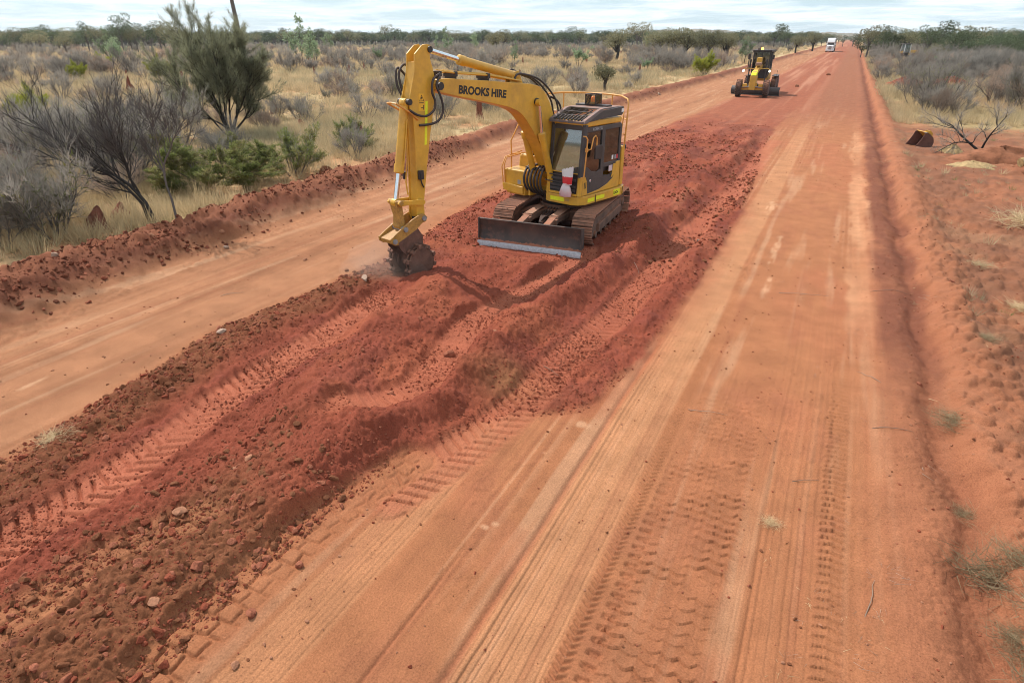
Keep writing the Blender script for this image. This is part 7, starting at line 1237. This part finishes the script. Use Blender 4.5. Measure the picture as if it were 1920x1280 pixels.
# ---- uprooted clumps, sticks, the heap of pushed-up scrub on the right
def clump(seed, H, n, mat, lay=0.5): 
    rng = np.random.default_rng(seed); G = Geo(); a = rng.uniform(0, 6.28, n); p = rng.normal(size=(n, 3))*np.array([0.14, 0.14, 0.04])+np.array([0, 0, 0.05]); d = np.stack([np.cos(a), np.sin(a), rng.uniform(-0.1, 0.9, n)*(1-lay)+0.12], 1)+np.array([0.5, 0.2, 0])*rng.random((n, 1)); G.blades(p, d, H*rng.uniform(0.4, 1.1, n), 0.0065*rng.uniform(0.5, 1.3, n), rng); return G.mesh('grass_clump', mat)
CL = [clump(720+k, 0.36, 420, M['dead_grass'] if k % 2 else M['straw'], 0.6) for k in range(4)]
CLS = [(2.02, 8.35, 0.62, 1, 'uprooted straw clump with dark roots in the rut on the right shoulder'), (2.02, 5.55, 0.72, 3, 'large uprooted grass clump at the lower right edge'), (2.32, 5.05, 0.66, 1, 'grey grass clump below the large uprooted one at lower right'), (2.25, 5.75, 0.6, 1, 'straw coloured clump right of the large uprooted one'), (2.15, 4.45, 0.6, 3, 'flattened grey grass at the very bottom of the right edge'), (2.62, 5.35, 0.6, 3, 'grey grass clump right of the large uprooted one, half out of the picture'), (2.08, 4.85, 0.5, 1, 'small dead grass clump between the lower right clumps and the rut'), (2.45, 4.4, 0.55, 3, 'dead grass clump in the lower right corner'), (1.95, 6.6, 0.35, 1, 'small grey tuft in the rut above the large uprooted clump'), (4.75, 19.7, 1.5, 2, 'big pale grass hummock at the right edge below the fallen branches'), (3.25, 15.6, 0.55, 0, 'small straw tuft on the scraped dirt at right'), (3.6, 13.5, 0.6, 2, 'straw tuft at the right edge'), (0.18, 5.52, 0.22, 0, 'little splayed straw twig on the compacted road'), (-7.62, 3.15, 0.42, 0, 'wisp of dry straw at the left edge of the fill'), (2.75, 11.2, 0.4, 1, 'grey tuft on the right windrow')]
for x, y, s_, k, lb in CLS: o = link('grass_clump', CL[k]); o.location = at(x, y, 0.0); o.scale = (s_*1.35,)*3; o.rotation_euler = (0, 0, random.uniform(0, 6.28)); tag(o, lb, 'grass clump', 'loose grass clumps')
def stick(x, y, L, a, lb, r=0.0042, arch=0.015):
    mb = MB(); rr = random.Random(int(x*97+y*31)); P = [];
    for i in range(6): t = i/5; px, py = x+math.cos(a)*L*(t-.5)+rr.uniform(-.03, .03)*L, y+math.sin(a)*L*(t-.5)+rr.uniform(-.03, .03)*L; P.append((px, py, gz(px, py)+r*1.2+arch*math.sin(math.pi*t)))
    mb.tube(P, [r, r, r*0.9, r*0.8, r*0.6, r*0.35], 5); o = mb.build('stick', M['twig_brown']); tag(o, lb, 'stick', 'dry sticks on the dirt')
for x, y, L, a, lb in ((-0.80, 7.35, 0.5, 0.2, 'thin forked stick lying across the chunky tread prints'), (1.05, 4.9, 0.5, 1.4, 'bent stick beside the small tread line on the right'), (0.62, 3.4, 0.35, -0.7, 'short stick near the bottom of the right lane'), (0.45, 6.4, 0.30, 0.5, 'dark twig on the smooth right lane'), (1.35, 7.9, 0.45, 0.2, 'stick lying on the right shoulder by the rut'), (0.05, 12.4, 0.9, 0.3, 'long dark stick on the pale right lane'), (1.1, 9.3, 0.4, 2.4, 'small stick left of the uprooted straw clump'), (-3.05, 7.45, 0.35, -0.5, 'grey twig on the mound right of the trench boulder'), (-9.7, 7.6, 0.4, 0.9, 'curled twig on the left lane'), (-3.15, 12.2, 0.35, -1.0, 'pale twig on the ridge right of the dozer blade'), (1.5, 13.2, 0.7, 0.4, 'dark stick in the red strip by the right rut')): stick(x, y, L, a, lb)
# fallen scrub and logs
w_, t_ = custom_tree(51, [([(0, 0, 0.15), (-0.6, 0.2, 0.6), (-1.3, 0.3, 1.2), (-2.0, 0.2, 1.5)], 0.06, 0.015), ([(0, 0, 0.15), (0.1, -0.2, 0.9), (0.5, -0.2, 1.7)], 0.05, 0.012), ([(-0.4, 0.1, 0.5), (-1.2, -0.3, 0.55), (-1.9, -0.5, 0.1)], 0.035, 0.01)], (9, 0.2, 1, 1.0, 0.8), (6, 0.2, 1, 0.5, 0.7), dict(n=9, L=0.3, w=0.008), 0.05, (0.02, 0.03), (0.16, 0.2))
fa = [('branches', w_.mesh('branches', M['bark_dark'])), ('twigs', t_.mesh('twigs', M['twig']))]
thing_plant('fallen_tree', at(5.6, 33.0), fa, 'dead bare branches sprawling over the heap right of the digging bucket', 'fallen tree', rz=0.2, s=0.95); thing_plant('fallen_tree', at(8.6, 34.5), fa, 'second fallen bare tree reaching toward the right edge', 'fallen tree', rz=2.6, s=1.2).scale = (1.3, 1.3, 0.75)
def heap(x, y, rx__, ry__, h, lb, seed, mat):
    mb = MB(); n = 26; m = 9; vs = []; rr = np.random.default_rng(seed); ph = rr.uniform(0, 6, 6)
    for i in range(m+1):
        t = i/m
        for k in range(n): a = 2*math.pi*k/n; q = (1-t)*(1+0.18*math.sin(2*a+ph[0])+0.12*math.sin(5*a+ph[1])); vs.append((math.cos(a)*rx__*q, math.sin(a)*ry__*q, h*(1-(1-t)**1.6)*(1+0.15*math.sin(3*a+ph[2]+t*4)) + rr.normal()*0.035*h*(i > 0) - (0.1 if i == 0 else 0)))
    mb.add(vs, [(i*n+k, i*n+(k+1) % n, (i+1)*n+(k+1) % n, (i+1)*n+k) for i in range(m) for k in range(n)], True); mb.f.append(tuple(m*n+k for k in range(n))); mb.sm.append(True); o = mb.build('soil_heap', mat); o.location = at(x, y); tag(o, lb, 'soil heap', 'pushed up soil heaps')
M['heap'] = paint('heap_soil', (0.24, 0.10, 0.055), rough=1.0, dust=0.3, scale=3, var=0.35, spec=0.08); M['heapgrass'] = paint('matted_straw', (0.40, 0.28, 0.14), rough=1.0, dust=0.1, scale=9, var=0.3, spec=0.08)
heap(6.1, 31.5, 1.9, 0.9, 0.55, 'brown soil and root heap under the fallen branches', 3, M['heap']); heap(7.6, 30.0, 1.6, 0.8, 0.6, 'soil heap with a straw coloured log at the right edge', 5, M['heap']); heap(4.55, 32.6, 0.55, 0.4, 0.35, 'small straw covered clod heap right of the digging bucket', 7, M['heapgrass'])
heap(5.2, 75, 2.6, 1.6, 0.9, 'red soil heap left in the right hand scrub', 9, M['redclod']); heap(9.2, 79, 2.2, 1.4, 0.8, 'second red soil heap further right in the scrub', 11, M['redclod']); heap(4.9, 29.5, 1.0, 0.6, 0.22, 'flat mat of grey straw in front of the fallen branches', 13, M['heapgrass'])
mb = MB(); mb.tube([(6.2, 28.9, gz(6.2, 28.9)+0.3), (7.1, 29.4, gz(7.1, 29.4)+0.62), (7.9, 29.6, gz(7.9, 29.6)+0.75)], [0.16, 0.17, 0.13], 10); o = mb.build('log', M['heapgrass']); tag(o, 'straw coloured log lying on the soil heap at the right edge', 'log')

# ---- the air between: thin dusty haze over the whole plain
hz_m = bpy.data.materials.new('haze'); hz_m.use_nodes = True; ht = hz_m.node_tree; ht.nodes.clear(); ho = ht.nodes.new('ShaderNodeOutputMaterial'); hv = ht.nodes.new('ShaderNodeVolumePrincipled'); hv.inputs['Color'].default_value = (0.86, 0.92, 0.97, 1); hv.inputs['Density'].default_value = 0.00013; hv.inputs['Anisotropy'].default_value = 0.2; ht.links.new(hv.outputs[0], ho.inputs['Volume'])
mb = MB(); mb.box((0, 0, 21.0), (7300, 7300, 50.0)); o = mb.build('haze', hz_m); tag(o, 'thin pale haze lying over the plain', kind='stuff')

dm = bpy.data.materials.new('dust'); dm.use_nodes = True; dt = dm.node_tree; dt.nodes.clear(); do_ = dt.nodes.new('ShaderNodeOutputMaterial'); dv = dt.nodes.new('ShaderNodeVolumePrincipled'); dv.inputs['Color'].default_value = (0.86, 0.62, 0.50, 1); dv.inputs['Density'].default_value = 0.30; dt.links.new(dv.outputs[0], do_.inputs['Volume'])
bm = bmesh.new(); bmesh.ops.create_icosphere(bm, subdivisions=4, radius=1.0)
for v in bm.verts: p = v.co; k = 1+0.25*math.sin(p.x*3.1+p.z*2)+0.2*math.sin(p.y*4.3+1)*math.sin(p.x*2.3); v.co = Vector((p.x*0.85*k, p.y*0.6*k, p.z*0.42*k))
me = bpy.data.meshes.new('dust_cloud'); bm.to_mesh(me); bm.free(); me.polygons.foreach_set('use_smooth', [True]*len(me.polygons)); me.materials.append(dm); o = link('dust_cloud', me); o.location = (-7.65, 9.55, 0.30); tag(o, 'faint puff of dust round the foot of the compaction wheel', kind='stuff')
